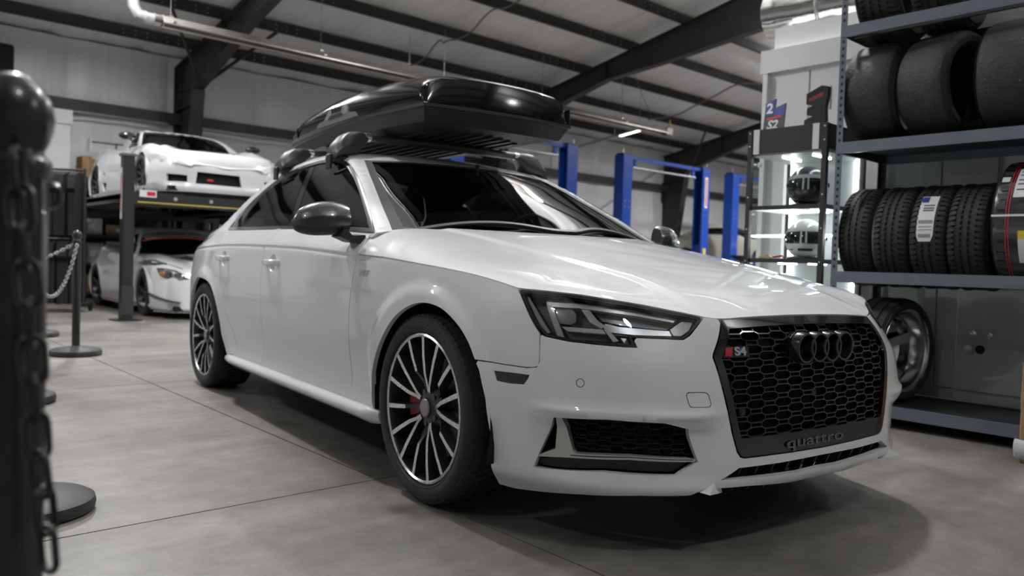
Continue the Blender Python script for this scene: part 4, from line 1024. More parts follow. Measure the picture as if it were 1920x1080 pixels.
    for ac in (pi/2-.25, -pi/2-.62):
        def bend(v):
            r_ = .2915+v[1]; a = ac-v[0]*1.28/.29; yy = -.0078-abs(v[1])*.0-.0016*(v[2] > 0); return (r_*cos(a), yy+max(0, (abs(v[1])-.004))*.14, r_*sin(a))
        t = MB(); t.M = W; t.add([bend(v) for v in vs], fs); t.build('tyre_lettering', mat('tyre_letter', (.05, .05, .05), .5), rim, smooth=0, kind='stuff')
    return rim
for ax_ in (0., -2.825):
    for sg in (1, -1): wheel(car, ax_, sg)

# ---- door mirrors
for nm, sg in SIDES:
    b = MB(); rings = []
    # housing: rounded wedge, length along y, taller inboard
    for t in np.linspace(0, 1, 15):
        y = -.898-.212*t; k = math.sqrt(max(0, 1-(max(0, t-.40)/.60)**2.2)); k0 = min(1, .72+.5*math.sqrt(t+.02)); hh = .074*k*k0+.002; dd = .074*k*k0+.002
        cx, cz = -.685-.045*t, .994-.022*t*t; rg = []
        for a in np.linspace(0, 2*pi, 33)[:-1]:
            xx = cos(a); zz = sin(a); xx = math.copysign(abs(xx)**.75, xx); zz = math.copysign(abs(zz)**.85, zz)
            rg.append((cx+dd*xx*(1.0 if xx > 0 else .45)*(1-.25*max(0, zz)), y*sg, cz+hh*zz*(1 if zz > 0 else .82)))
        rings.append(rg if sg > 0 else rg[::-1])
    b.loft(rings, True, True)
    nr = len(rings[0]); b.mi = []
    for f in b.f:
        if len(f) > 4: b.mi.append(1); continue
        k = min(i % nr for i in f) if max(i % nr for i in f)-min(i % nr for i in f) < nr/2 else nr-1
        an = 2*pi*(k+.5)/nr if sg > 0 else 2*pi*(nr-1-k-.5)/nr
        zz = sin(an); b.mi.append(0 if zz > .12 else (1 if zz > -.32 else 2))
    cap = b.build('door_mirror', [carbon, mat('mirror_band', (.03, .03, .029), .25, coat=.5), matte_black], DOORS['f', sg], smooth=50, label='grey glossy door mirror')
    b = MB(); b.loft([[(x, y, z) for x, y, z in r_] for r_ in ([(-.655+u, -y_*sg, z_) for u, z_ in ((-.05, .0), (.03, .0), (.03, .03), (-.05, .03))] for y_, z_ in ())] or [[(-.70, -.845*sg, .900), (-.60, -.845*sg, .895), (-.60, -.845*sg, .935), (-.70, -.845*sg, .94)][::sg], [(-.70, -.90*sg, .905), (-.60, -.90*sg, .90), (-.60, -.90*sg, .93), (-.70, -.90*sg, .935)][::sg], [(-.715, -.945*sg, .925), (-.62, -.945*sg, .925), (-.62, -.93*sg, .965), (-.715, -.93*sg, .965)][::sg]], True, True)
    b.build('mirror_foot', matte_black, DOORS['f', sg], smooth=40)
# ---- door handles
for nm, sg in SIDES:
    for key, pxh in (('f', (511, 493)), ('r', (420, 484.5))):
        s0, z0 = SA.px([pxh])[0]
        def q(ds, dz, off): 
            P = on_A(s0+ds, z0+dz, off); return (P[0], P[1]*sg, P[2])
        b = MB(); rings = []
        for t in np.linspace(-1, 1, 13):
            o = .034*math.sqrt(max(0, 1-abs(t)**3))+.004; h = .0155*(1-.12*abs(t)**4); rings.append([q(t*.098, h, o-.010), q(t*.098, h*.55, o), q(t*.098, -h*.55, o), q(t*.098, -h, o-.010), q(t*.098, 0, max(-.002, o-.02))][::sg])
        b.loft(rings, True, True)
        for t in (-.082, .082): b.loft([[q(t-.012, -.012, -.006), q(t+.012, -.012, -.006), q(t+.012, .012, -.006), q(t-.012, .012, -.006)][::-sg], [q(t-.012, -.010, .024), q(t+.012, -.010, .024), q(t+.012, .010, .024), q(t-.012, .010, .024)][::-sg]], True)
        hd = b.build('door_handle', paint, DOORS[key, sg], smooth=45)
        bw = MB(); rg = []
        for k, dep in ((1.0, 0.), (.93, .008), (.75, .017), (.45, .023), (.05, .025)):
            rg.append([tuple(on_A(u, v, -dep)*[1, sg, 1]) for u, v in cup(key, k)][::-sg])
        bw.loft(rg, True); bw.build('handle_recess', paint, DOORS[key, sg], smooth=60)
# ---- wing badge
for nm, sg in SIDES:
    s0, z0 = SA.px([(682, 512.5)])[0]; P = on_A(s0, z0, .002); N = SA.nrm(np.array(s0), np.array(z0)); tv = on_A(s0-.03, z0)-on_A(s0+.03, z0)
    if sg < 0: P = P*[1, -1, 1]; N = N*[1, -1, 1]; tv = tv*[-1, 1, 1]
    text_obj('wing_badge', 'V6T', .036, frame(P, tv, np.cross(N, tv)), chrome, car, extrude=.002, bold=.0006, shear=.15, sx=1.35, label='chrome V6T lettering on the wing')
# ---- fuel flap outline and wipers
for y0, y1 in ((-.55, .05), (.05, .60)):
    b = MB(); P = [SC.ev(np.array(x), np.array(q)) for x, q in ((-.385-.25*(y0*y0), -y0*2.2), (-.40, -(y0+y1)*1.1), (-.385-.25*y1*y1, -y1*2.2))]
    b.tube([p+np.array([.004, 0, -.022]) for p in P], .005, 6); b.build('wiper_blade', matte_black, car)
b = MB(); b.box((-.46, 0, .865), (.22, 1.2, .03)); b.build('cowl', matte_black, car)
# ---- cabin
b = MB(); b.loft([[(-.62, y, .80), (-.62, y, .93), (-.80, y, .955), (-1.02, y, .93), (-1.12, y, .86), (-1.12, y, .70)] for y in np.linspace(-.70, .70, 9)], False); b.build('dashboard', cabin_dark, car, smooth=40)
for yy in (-.36, .36):
    b = MB(); b.loft([[(-1.55-.12*t, yy-.24, .35+.05*0+0), (-1.55, yy+.24, .35), (-1.75, yy+.24, .35), (-1.75, yy-.24, .35)] for t in (0,)]+[[(-1.62-.22*t, yy-.25*k, .45+.55*t), (-1.62-.22*t, yy+.25*k, .45+.55*t), (-1.74-.22*t, yy+.23*k, .45+.55*t), (-1.74-.22*t, yy-.23*k, .45+.55*t)] for t, k in ((0, 1), (.4, 1), (.8, .92), (1, .7))], True, True)
    b.box((-1.35, yy, .42), (.55, .5, .16), bev=.05); st = b.build('front_seat', seat_mat, car, smooth=50)
    b = MB(); b.box((-1.90, yy, 1.10), (.10, .26, .17), bev=.04); b.cyl((-1.88, yy-.06, .96), (-1.89, yy-.06, 1.06), .008); b.cyl((-1.88, yy+.06, .96), (-1.89, yy+.06, 1.06), .008); b.build('headrest', seat_mat, st, smooth=50)
b = MB(); b.box((-2.62, 0, .62), (.2, 1.3, .7), bev=.06); b.box((-2.3, 0, .42), (.6, 1.3, .18), bev=.06); b.build('rear_bench', seat_mat, car, smooth=50)
b = MB(); aa = np.linspace(0, 2*pi, 33)[:-1]; Mw = Matrix.Translation((-1.14, .36, .93)) @ Matrix.Rotation(R(-65), 4, 'Y')
b.tube([Mw @ Vector((.185*cos(a), .185*sin(a), 0)) for a in aa], .015, 8, closed=True)
for a in (0.3, pi-.3, -pi/2): b.beam(Mw @ Vector((0, 0, .02)), Mw @ Vector((.18*cos(a), .18*sin(a), 0)), .04, .012)
b.M = Mw; b.cyl((0, 0, -.1), (0, 0, .03), .055); b.build('steering_wheel', cabin_dark, car)
b = MB(); b.box((-1.12, 0, 1.27), (.03, .24, .07), bev=.012); b.cyl((-1.12, 0, 1.27), (-1.08, 0, 1.34), .012); b.build('rear_view_mirror', matte_black, car)
b = MB(); b.box((-1.9, 0, .40), (2.4, 1.5, .03)); b.build('cabin_floor', void_black, car)
# ================================================================== roof bars and roof box (car frame)
def to_world(o):
    o.location = tuple(CARO); o.rotation_euler = (0, 0, CARH); return o
bar_black = mat('bar_black', (.055, .055, .057), .35); foot_grey = mat('foot_grey', (.045, .045, .047), .4)
RB = []
for xb_, wf, zt_, lab in ((-1.42, .615, 1.352, 'black roof bar with grey feet clamped at windscreen end of white roof'), (-2.20, .61, 1.350, 'black roof bar with grey feet clamped at boot end of white roof')):
    t = to_world(thing('roof_bar', lab, 'roof rack'))
    zb_ = 1.462 if xb_ > -2 else 1.455
    def fy(y): return (xb_, y, zb_+.006*(1-(y/.6)**2))
    pr = [(.036*cos(a), .021*sin(a)) for a in np.linspace(0, 2*pi, 17)[:-1]]
    ys = np.linspace(-.47, .47, 9); b = MB(); b.loft([[(xb_+p[0], y, fy(y)[2]+p[1]) for p in pr][::-1] for y in ys], True, True); b.build('crossbar', bar_black, t)
    for sg in (-1, 1):
        b = MB(); b.loft([[(xb_+p[0]*1.04, sg*y, fy(y)[2]+p[1]*1.08) for p in pr][::-1 if sg > 0 else 1] for y in (.455, .485)], True, True); b.build('bar_joint', alu, t)
        # foot: sloping tower from the bar down to the roof edge
        b = MB(); rings = []
        for y, z0, z1, hl_ in [(.475, zb_-.022, zb_+.018, .036), (.505, zb_-.05, zb_+.022, .045), (.53, zt_+.018, zb_+.024, .062), (.575, zt_+.006, zb_+.018, .078), (.61, zt_-.002, zb_-.002, .086), (.645, zt_-.012, zb_-.045, .086), (.662, zt_-.018, zb_-.08, .078)]:
            c = (z0+z1)/2; h = (z1-z0)/2; rg = []
            for a in np.linspace(0, 2*pi, 17)[:-1]:
                cx, cz = cos(a), sin(a); cx = math.copysign(abs(cx)**.45, cx); cz = math.copysign(abs(cz)**.45, cz); rg.append((xb_+hl_*cx*(1-.25*(cz > 0)), sg*y, c+h*cz))
            rings.append(rg[::-1] if sg > 0 else rg)
        b.loft(rings, True, True); f_ = b.build('foot', foot_grey, t, smooth=40)
        b = MB(); b.box((xb_, sg*.600, zt_-.012), (.15, .09, .02), bev=.006); b.build('foot_pad', matte_black, f_)
        b = MB(); b.box((xb_, sg*.672, zt_-.03), (.06, .012, .075), bev=.004); b.build('clamp', matte_black, f_)
bx = to_world(thing('roof_box', 'glossy black roof cargo box with grey side latch, mounted on the roof bars', 'roof box'))
lid_m = mat('box_gloss_black', (.007, .007, .008), .10, spec=.35, coat=.25, bump=.02, bscale=300); base_m = mat('box_base_black', (.022, .022, .023), .42)
def seam_z(x): return float(np.interp(x, [-2.72, -2.1, -1.6, -1.2, -.8], [1.562, 1.582, 1.592, 1.58, 1.565]))
def hw(x): return float(np.interp(x, [-2.74, -2.70, -2.5, -2.0, -1.2, -.9], [.385, .395, .415, .436, .440, .438]))
def topz(x): return float(np.interp(x, [-2.72, -2.60, -2.4, -2.0, -1.6, -1.3, -1.1, -.95, -.9], [1.715, 1.745, 1.765, 1.79, 1.79, 1.775, 1.755, 1.735, 1.727]))
b = MB(); rings = []
def lidring(x, k, bul):
    """k 0..1 height of the section, bul front bulge"""
    W = hw(x); zs = seam_z(x); zt = zs+(topz(x)-zs)*k; o = []
    pr = [(-1, 0), (-1.012, .10), (-1.005, .34), (-.965, .60), (-.90, .78), (-.78, .90), (-.5, .965), (-.25, .985), (0, .99), (.25, .985), (.5, .965), (.78, .90), (.90, .78), (.965, .60), (1.005, .34), (1.012, .10), (1, 0)]
    for w, t in pr: o.append((x+bul*(1-min(1, w*w)), W*w, zs+(zt-zs)*t))
    return o
for x, k, bul in [(-2.70, .02, -.05), (-2.715, .45, -.05), (-2.70, .80, -.045), (-2.66, .95, -.03), (-2.55, 1, -.01), (-2.3, 1, 0), (-2.0, 1, 0), (-1.7, 1, 0), (-1.4, 1, 0), (-1.2, 1, .005), (-1.05, 1, .02), (-.965, 1, .035), (-.925, .97, .045), (-.905, .90, .05), (-.888, .50, .052), (-.880, .05, .052)]: rings.append(lidring(x, k, bul))
b.loft([r_[::-1] for r_ in rings], False); lid = b.build('lid', lid_m, bx, smooth=33)
b = MB(); br = []
for x, dz, dw, bul in [(-2.70, .003, 0, -.05), (-2.68, -.02, -.01, -.05), (-2.60, -.075, -.05, -.03)]: pass
# base tray: seam ring down to the flat bottom
outl = [(x, hw(x)) for x in np.linspace(-2.70, -.88, 15)]
def ringat(dz, dw, dx, z=None):
    rr = []
    for x, w in outl: rr.append((x, -(w-dw)))
    fr = [(-.88+.052*(1-(y/.438)**2), y) for y in np.linspace(-.30, .30, 7)]
    bk = [(-2.70-.05*(1-(y/.39)**2), y) for y in np.linspace(.28, -.28, 7)]
    full = [(x, -w) for x, w in outl]+fr+[(x, w) for x, w in outl[::-1]]+bk; o = []
    for x, y in full:
        zs = seam_z(x); sx = (x+1.79)/.91; o.append((x-dx*np.sign(sx)*abs(sx)**6, y-dw*np.sign(y)*min(1, (abs(y)/.4)**4), (zs+dz) if z is None else z))
    return o
b.loft([ringat(.004, -.004, -.004)[::1], ringat(-.012, -.004, -.004), ringat(-.014, .006, .006), ringat(-.075, .03, .05), ringat(0, .075, .12, 1.492)], True, False)
k_ = len(b.v)-len(ringat(0, 0, 0)); b.f.append(list(range(k_, len(b.v)))); b.mi.append(0)
base = b.build('base_tray', base_m, bx, smooth=25)
for i in range(9):
    y = -.28+.07*i; b = MB(); x1 = -1.06-.10*(y/.3)**2; b.prism([(-2.45, y-.014), (x1, y-.014), (x1+.012, y), (x1, y+.014), (-2.45, y+.014)], 1.482, 1.494); b.build('base_rib', base_m, bx, smooth=0)
# latch on the camera side and its mirror image
latch_m = mat('latch_grey', (.17, .17, .178), .4)
for sg in (-1, 1):
    b = MB(); pl = [(-2.16, 1.598), (-2.12, 1.625), (-2.04, 1.632), (-2.00, 1.682), (-1.97, 1.690), (-1.79, 1.690), (-1.755, 1.682), (-1.72, 1.640), (-1.62, 1.628), (-1.59, 1.603)]
    vs = []
    for y in (.430, .452):
        for x, z in pl: vs.append((x, sg*(y-.010*(z > 1.66)), z))
    n = len(pl); fs = [[i, (i+1) % n, n+(i+1) % n, n+i] for i in range(n)]+[list(range(n))[::-1], list(range(n, 2*n))]
    if sg > 0: fs = [f[::-1] for f in fs]
    b.add(vs, [f[::-1] for f in fs] if sg < 0 else [f[::-1] for f in fs]); la = b.build('latch', latch_m, bx, smooth=0, label='grey moulded latch plate')
    b = MB(); b.loft([[(-1.98, sg*.448, 1.628), (-1.76, sg*.448, 1.628), (-1.79, sg*.448, 1.648), (-1.95, sg*.448, 1.648)], [(-1.98, sg*.454, 1.628), (-1.76, sg*.454, 1.628), (-1.79, sg*.454, 1.648), (-1.95, sg*.454, 1.648)]], True, True); b.build('latch_recess', matte_black, la, smooth=0)
    text_obj('latch_lettering', 'THULE', .036, frame((-1.88, sg*.446, 1.668), (1, 0, 0) if sg < 0 else (-1, 0, 0), (0, 0, 1)), mat('latch_letter', (.03, .03, .032), .4), la, extrude=.004, bold=.001, sx=1.3)
    b = MB(); b.box((-2.56, sg*.416, 1.625), (.018, .008, .06), bev=.003); b.build('lid_edge_clip', lid_m, lid)
    b = MB(); b.box((-.895, sg*.428, 1.615), (.045, .022, .085), bev=.008); b.build('corner_cover', lid_m, lid)
# clamps between tray and bars
for xb_ in (-1.42, -2.20):
    for y in (-.25, .25):
        b = MB(); b.box((xb_, y, 1.478), (.07, .05, .04), bev=.012); b.build('bar_clamp', matte_black, bx)
# ================================================================== tyre rack on the right
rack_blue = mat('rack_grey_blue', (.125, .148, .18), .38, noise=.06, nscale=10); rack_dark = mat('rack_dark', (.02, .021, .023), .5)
SXf, SXb, SYa, SYb = 4.45, 5.05, 2.17, .34
rk = thing('tyre_rack', 'grey-blue steel rack with punched posts holding tyres on open shelves', 'shelf', (SXf, SYa, 0))
LV = [.12, .85, 1.585, 2.245]
def post(x, y, m_, sx, sy):
    b = MB(); b.box((x+sx*.018, y, 1.25), (.036, .003, 2.5)); b.box((x, y+sy*.018, 1.25), (.003, .036, 2.5)); o = b.build('post', m_, rk, smooth=0)
    h = MB()
    for k in range(62):
        z = .04+.04*k; h.prism([(-.0055, -.009), (.0055, -.009), (.0075, .004), (0, .010), (-.0075, .004)], -.0025, .0025, Matrix.Translation((x-.0, y+sy*.018, z)) @ Matrix(((0, 0, 1, 0), (1, 0, 0, 0), (0, 1, 0, 0), (0, 0, 0, 1))))
        h.prism([(-.0055, -.009), (.0055, -.009), (.0075, .004), (0, .010), (-.0075, .004)], -.0025, .0025, Matrix.Translation((x+sx*.018, y, z)) @ Matrix(((1, 0, 0, 0), (0, 0, 1, 0), (0, 1, 0, 0), (0, 0, 0, 1))))
    h.build('post_slots', mat('slot_dark', (.01, .01, .011), .8), o, smooth=0, kind='stuff')
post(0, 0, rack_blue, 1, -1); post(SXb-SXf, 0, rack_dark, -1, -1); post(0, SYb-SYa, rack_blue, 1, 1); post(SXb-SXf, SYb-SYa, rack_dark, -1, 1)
for z in LV:
    for x, m_ in ((0, rack_blue), (SXb-SXf, rack_blue)):
        b = MB(); s_ = 1 if x == 0 else -1
        b.box((x+s_*.008-.012*s_, (SYb-SYa)/2, z-.03), (.004, SYa-SYb-.02, .062)); b.box((x+s_*.02-.012*s_, (SYb-SYa)/2, z-.001), (.026, SYa-SYb-.02, .004)); b.box((x+s_*.014-.012*s_, (SYb-SYa)/2, z-.06), (.014, SYa-SYb-.02, .004)); b.build('shelf_beam', m_, rk, smooth=0)
    for y in (-.02, SYb-SYa+.02):
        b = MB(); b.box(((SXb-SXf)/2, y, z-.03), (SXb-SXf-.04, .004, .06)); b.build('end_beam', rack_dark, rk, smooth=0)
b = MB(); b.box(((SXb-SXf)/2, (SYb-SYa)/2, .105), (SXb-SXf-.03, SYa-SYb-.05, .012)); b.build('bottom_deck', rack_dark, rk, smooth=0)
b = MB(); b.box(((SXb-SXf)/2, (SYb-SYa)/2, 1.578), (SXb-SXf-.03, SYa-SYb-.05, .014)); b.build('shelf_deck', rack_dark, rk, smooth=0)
for z in (.842, 2.246):
    for dx in (-.20, .20):
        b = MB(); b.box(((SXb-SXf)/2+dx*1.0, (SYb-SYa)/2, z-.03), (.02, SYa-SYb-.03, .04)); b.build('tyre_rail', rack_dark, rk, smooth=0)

def tyre_mesh(Ro, Ri, W, grooves=0, blocks=0, seed=1, round_=.035):
    """tyre standing on its tread, axle along y, centred"""
    b = MB(); h = W/2
    pr = [(Ri, -h*.80), (Ri+.004, -h*.86), (Ri+(Ro-Ri)*.3, -h), (Ri+(Ro-Ri)*.6, -h*1.01), (Ro-round_*.8, -h*.96), (Ro-round_*.25, -h*.86), (Ro-.004, -h*.74)]
    if grooves:
        gy = [(-.56+1.12*k/(grooves-1))*h for k in range(grooves)]
        for g in gy: pr += [(Ro, g-.0065), (Ro-.008, g-.0045), (Ro-.008, g+.0045), (Ro, g+.0065)]
    else: pr += [(Ro-.001, -h*.4), (Ro, 0), (Ro-.001, h*.4)]
    pr += [(r_, -y) for r_, y in [(Ri, -h*.80), (Ri+.004, -h*.86), (Ri+(Ro-Ri)*.3, -h), (Ri+(Ro-Ri)*.6, -h*1.01), (Ro-round_*.8, -h*.96), (Ro-round_*.25, -h*.86), (Ro-.004, -h*.74)][::-1]]
    inner = [(Ri, h*.80), (Ri+.012, h*.70), (Ro-.03, h*.80), (Ro-.014, h*.5), (Ro-.014, -h*.5), (Ro-.03, -h*.80), (Ri+.012, -h*.70)]
    b.lathe(pr+inner[1:], 60, axis='y', closed=True)
    if blocks:
        for k in range(blocks):
            a = 2*pi*k/blocks
            for sd in (-1, 1):
                # shoulder lugs: raised bars slanting over the shoulder
                pts = [(Ro+.0005, .50, 0), (Ro+.0005, .72, .25), (Ro-round_*.22, .87, .42), (Ro-round_*.62, .95, .5)]
                L = []; 
                for r_, t, da in pts:
                    aa = a+da*2*pi/blocks*.6; w = 2*pi/blocks*.30
                    L.append([((r_+dr)*cos(aa+e*w), sd*t*h*(1+dr*2), (r_+dr)*sin(aa+e*w)) for dr, e in ((.0, -1), (.0035, -1), (.0035, 1), (0, 1))][::sd])
                b.loft(L, True, True)
                for t, dl in ((.20, .3), (.38, .8)):
                    aa = a+dl*2*pi/blocks; w = 2*pi/blocks*.12; r_ = Ro+.0012
                    b.add([(r_*cos(aa-w), sd*(t-.10)*h, r_*sin(aa-w)), (r_*cos(aa+w), sd*(t-.10)*h, r_*sin(aa+w)), (r_*cos(aa+3*w), sd*(t+.1)*h, r_*sin(aa+3*w)), (r_*cos(aa+w), sd*(t+.1)*h, r_*sin(aa+w))], [[0, 1, 2, 3][::-sd]])
    return b
def sit(Ro, zb, half=.285): return zb+math.sqrt(Ro*Ro-half*half)
xm = (SXf+SXb)/2
road = mat('road_tyre_rubber', (.018, .0175, .017), .72, noise=.25, nscale=25); slick = mat('slick_rubber', (.020, .019, .0185), .66, noise=.3, nscale=14, bump=.5, bscale=50)
sticker_w = mat('sticker_white', (.72, .73, .74), .4); print_dark = mat('print_dark', (.03, .03, .04), .5); print_blue = mat('print_blue', (.02, .035, .22), .45); print_red = mat('print_red', (.5, .02, .03), .45); print_yellow = mat('print_yellow', (.75, .55, .04), .45)
me_ = tyre_mesh(.285, .205, .190, 4, 60); first = None
labs = ['worn all-season tyre beside the rack corner post, on the rack shelf below the slick tyres', 'all-season tyre second from rack corner post, between two plain all-season tyres', 'all-season tyre with long white barcode label stuck on its tread', 'all-season tyre squeezed between the labelled tyre and red-striped tyre']
for i, y in enumerate((2.062, 1.868, 1.672, 1.482)):
    t = thing('road_tyre', labs[i], 'tyre', (xm, y, 1.056), (0.0, .03, .02, .01)[i], 'all-season tyres on the rack')
    if first is None: o = me_.build('carcass', road, t, smooth=32); first = o.data
    else: o = bpy.data.objects.new('carcass', first); COL.objects.link(o); o.parent = t
    if i == 2:
        # paper label wrapped on the tread, facing the aisle
        def wrap(a0, a1, y0, y1, ro, m_, name, par=t, taper=0.):
            ro = ro-.040
            b = MB(); n = 8; rows_ = []
            for k in range(n+1):
                a = a0+(a1-a0)*k/n; yy0, yy1 = y0, y1
                if taper and k == n: yy0, yy1 = y0+taper, y1-taper
                rows_.append([(-ro*cos(a), yy0, ro*sin(a)), (-ro*cos(a), yy1, ro*sin(a))])
            b.loft(rows_, False); o2 = b.build(name, m_, par, smooth=40); return o2
        lb = wrap(.82, -.12, -.035, .05, .3285, sticker_w, 'paper_label', taper=.012); lb['label'] = 'long white barcode label'
        wrap(.80, .66, .012, .047, .3290, print_blue, 'label_print', lb)
        for a in (.60, .54, .49): wrap(a, a-.03, -.025, .03, .3290, print_dark, 'label_print', lb)
        for k in range(9): wrap(.28, .21, -.028+.008*k, -.0235+.008*k, .3290, print_dark, 'label_print', lb)
        for k in range(9): wrap(.02, -.05, -.022+.007*k, -.0185+.007*k, .3290, print_dark, 'label_print', lb)
        for a in (.16, .10): wrap(a, a-.012, -.028, .04, .3290, print_dark, 'label_print', lb)
# wrapped sticky tyre with red stripes and stickers
t = thing('track_tyre', 'big shrink-wrapped track tyre with red stripes and white stickers on its tread', 'tyre', (xm, 1.215, 1.112), 0)
b = tyre_mesh(.335, .235, .285, 0, 0, round_=.03); b.build('carcass', mat('wrapped_rubber', (.02, .02, .021), .25, coat=.5, bump=.3, bscale=30), t, smooth=35)
def tband(a0, a1, y0, y1, ro, m_, name, par, n=14, sl=0.):
    b = MB(); b.loft([[(-ro*cos(a), y0+sl*(a-a0), ro*sin(a)), (-ro*cos(a), y1+sl*(a-a0), ro*sin(a))] for a in [a0+(a1-a0)*k/n for k in range(n+1)]], False); return b.build(name, m_, par, smooth=40)
for yy in (.052, .064): tband(1.45, -1.1, yy, yy+.004, .3362, print_red, 'red_stripe', t, 24)
for k in range(16):
    a = 1.2-.15*k; tband(a, a-.10, .075, .115, .3358, print_dark, 'tread_groove', t, 4, sl=.12)
l1_ = tband(.95, .38, -.10, .045, .3366, sticker_w, 'maker_label', t)
for k, a in enumerate((.88, .80, .70, .62, .52)): tband(a, a-.025, -.085, .035, .3371, print_dark, 'label_print', l1_, 3)
tband(.76, .66, .075, .11, .3366, sticker_w, 'maker_label', t)
tband(.12, .09, -.13, .13, .3366, sticker_w, 'wrap_tape', t)
tband(-.12, -.24, -.12, .012, .3366, print_yellow, 'yellow_label', t); l2_ = tband(-.24, -.62, -.12, .012, .3366, sticker_w, 'maker_label', t)
for k in range(7): tband(-.28, -.56, -.105+.014*k, -.100+.014*k, .3371, print_dark, 'label_print', l2_, 4)
# racing slicks on the shelf above
sl_ = tyre_mesh(.293, .20, .285, 0, 0, round_=.05); sd = None
for i, (y, rz_, lab) in enumerate(((2.03, .02, 'worn racing slick beside the rack corner post'), (1.690, -.20, 'worn racing slick turned so that its open centre shows'), (1.325, -.02, 'largest worn racing slick between the turned slick and rack end'))):
    Ro = .293 if i < 2 else .298
    t = thing('racing_slick', lab, 'tyre', (xm, y, 1.589+.293), rz_, 'racing slicks on the rack')
    if i < 2:
        if sd is None: sd = sl_.build('carcass', slick, t, smooth=35).data
        else: o = bpy.data.objects.new('carcass', sd); COL.objects.link(o); o.parent = t
    else:
        t.location.z = 1.589+.298; tyre_mesh(.298, .20, .30, 0, 0, round_=.06).build('carcass', slick, t, smooth=35)
    # embedded grit
    g = MB(); random.seed(40+i)
    for k in range(12):
        a = random.uniform(-.3, 1.1); yy = random.uniform(-.12, .12); r_ = Ro+.0005; g.box((-r_*cos(a), yy, r_*sin(a)), (.0035, .003, .0035), rz=random.random())
    g.build('tread_grit', mat('pale_grit', (.25, .25, .24), .6), t, smooth=0, kind='stuff')
o = None
for i, (y, lab) in enumerate(((2.0, 'stored tyre on the top shelf over the corner slick'), (1.70, 'stored tyre on top shelf behind its upper beam'), (1.10, 'stored tyre on the top shelf at the rack end'))):
    t = thing('all_season_tyre', lab, 'tyre', (xm, y, 2.478), 0, 'tyres on the top shelf')
    c = bpy.data.objects.new('carcass', first); COL.objects.link(c); c.parent = t; c.scale = (1.015, 1.3, 1.015)
# loose wheel on the bottom shelf
t = thing('loose_wheel', 'low-profile tyre on deep polished rim standing on bottom shelf of the rack', 'wheel', (4.74, 1.945, .111+.299), R(-8))
b = tyre_mesh(.298, .235, .235, 3, 0, round_=.03); b.build('tyre', road, t, smooth=32)
pol = mat('polished_rim', (.62, .62, .63), .16, metal=1., rvar=.05, nscale=6)
b = MB(); b.lathe([(.238, -.112), (.242, -.106), (.238, -.100), (.222, -.092), (.215, -.02), (.205, -.01), (.200, .05), (.16, .075), (.10, .085), (.0, .085)], 56, axis='y'); b.build('rim_dish', pol, t, smooth=40)
b = MB(); b.lathe([(.238, .112), (.242, .106), (.238, .10), (.222, .092), (.215, .02), (.20, .06)], 48, axis='y'); b.build('rim_back', pol, t)
for k in range(5):
    a = 2*pi*k/5+.3; b = MB(); b.loft([[(r_*cos(a)-w*sin(a), y_, r_*sin(a)+w*cos(a)) for w, y_ in ((-ww, yy), (ww, yy), (ww*.7, yy+.03), (-ww*.7, yy+.03))] for r_, ww, yy in ((.05, .03, .035), (.12, .026, .03), (.205, .032, -.012))], True, True); b.build('spoke', pol, t, smooth=30)
b = MB(); b.lathe([(0, .02), (.03, .02), (.04, .035), (.06, .04), (.06, .09)], 24, axis='y'); b.build('hub', pol, t)

# ------------------------------------------------------------------ white room behind the rack and its cabinets
wr = MB(); wr.box((7.15, -1.2, 1.12), (4.0, 8.5, 2.24)); white_room = wr.build('wall_partition', white_wallpaint, None, smooth=0, kind='structure')
b = MB(); b.box((7.15, -1.2, 2.32), (4.06, 8.56, .16)); b.build('cornice_band', white_wallpaint, white_room, smooth=0)
b = MB(); b.box((7.15, -1.2, 2.48), (3.94, 8.42, .16)); b.build('parapet', white_wallpaint, white_room, smooth=0)
b = MB(); b.box((5.148, 2.72, 1.12), (.008, .006, 2.2)); b.build('panel_joint', mat('joint_grey', (.35, .35, .36), .6), white_room, smooth=0)
b = MB(); b.box((5.13, 3.03, 1.12), (.05, .035, 2.22)); b.build('corner_trim', white_wallpaint, white_room, smooth=0)
cabm = mat('grey_green_enamel', (.36, .40, .375), .16, coat=.5)
cb_ = thing('storage_cabinet', 'grey-green enamel cabinet with glossy doors standing behind the tyre rack', 'cabinet', (5.115, 1.9, 0))
b = MB(); b.box((.012, -.03, .82), (.02, .70, 1.46)); b.build('body', cabm, cb_, smooth=0)
for y0, y1 in ((-.375, -.075), (-.071, .315)):
    b = MB(); b.box((-.005, (y0+y1)/2, .86), (.014, y1-y0-.006, 1.36), bev=.003); b.build('door', cabm, cb_, smooth=0)
lc = thing('low_cabinet', 'low grey-green cabinet with round knobs behind the bottom rack shelf', 'cabinet', (5.080, 1.35, 0))
b = MB(); b.box((.01, -.10, .45), (.03, .90, .84)); b.build('body', cabm, lc, smooth=0)
b = MB(); b.box((-.012, -.10, .50), (.014, .89, .64), bev=.003); b.build('door', cabm, lc, smooth=0)
b = MB(); b.box((-.012, -.10, .10), (.014, .89, .13), bev=.003); b.build('plinth_panel', cabm, lc, smooth=0)
for y, z in ((.252, .518), (.166, .514)):
    b = MB(); b.lathe([(0, -.010), (.022, -.010), (.024, -.004), (.024, 0)], 20, c=(-.022, y, z), axis='x'); o = b.build('knob_plate', chrome, lc)
    b = MB(); b.cyl((-.05, y, z), (-.03, y, z), .010); b.sphere((-.058, y, z), (.012, .011, .011), 12, 8); b.build('knob', chrome, o)
b = MB(); b.cyl((-.045, .265, .43), (-.02, .265, .43), .012); b.sphere((-.06, .265, .43), .022, 14, 10); b.build('ball_knob', mat('milk_plastic', (.6, .6, .6), .3), lc)
b = MB(); b.lathe([(0, 0), (.026, 0)], 20, c=(-.0195, .215, .426), axis='x'); b.build('port_hole', void_black, lc)
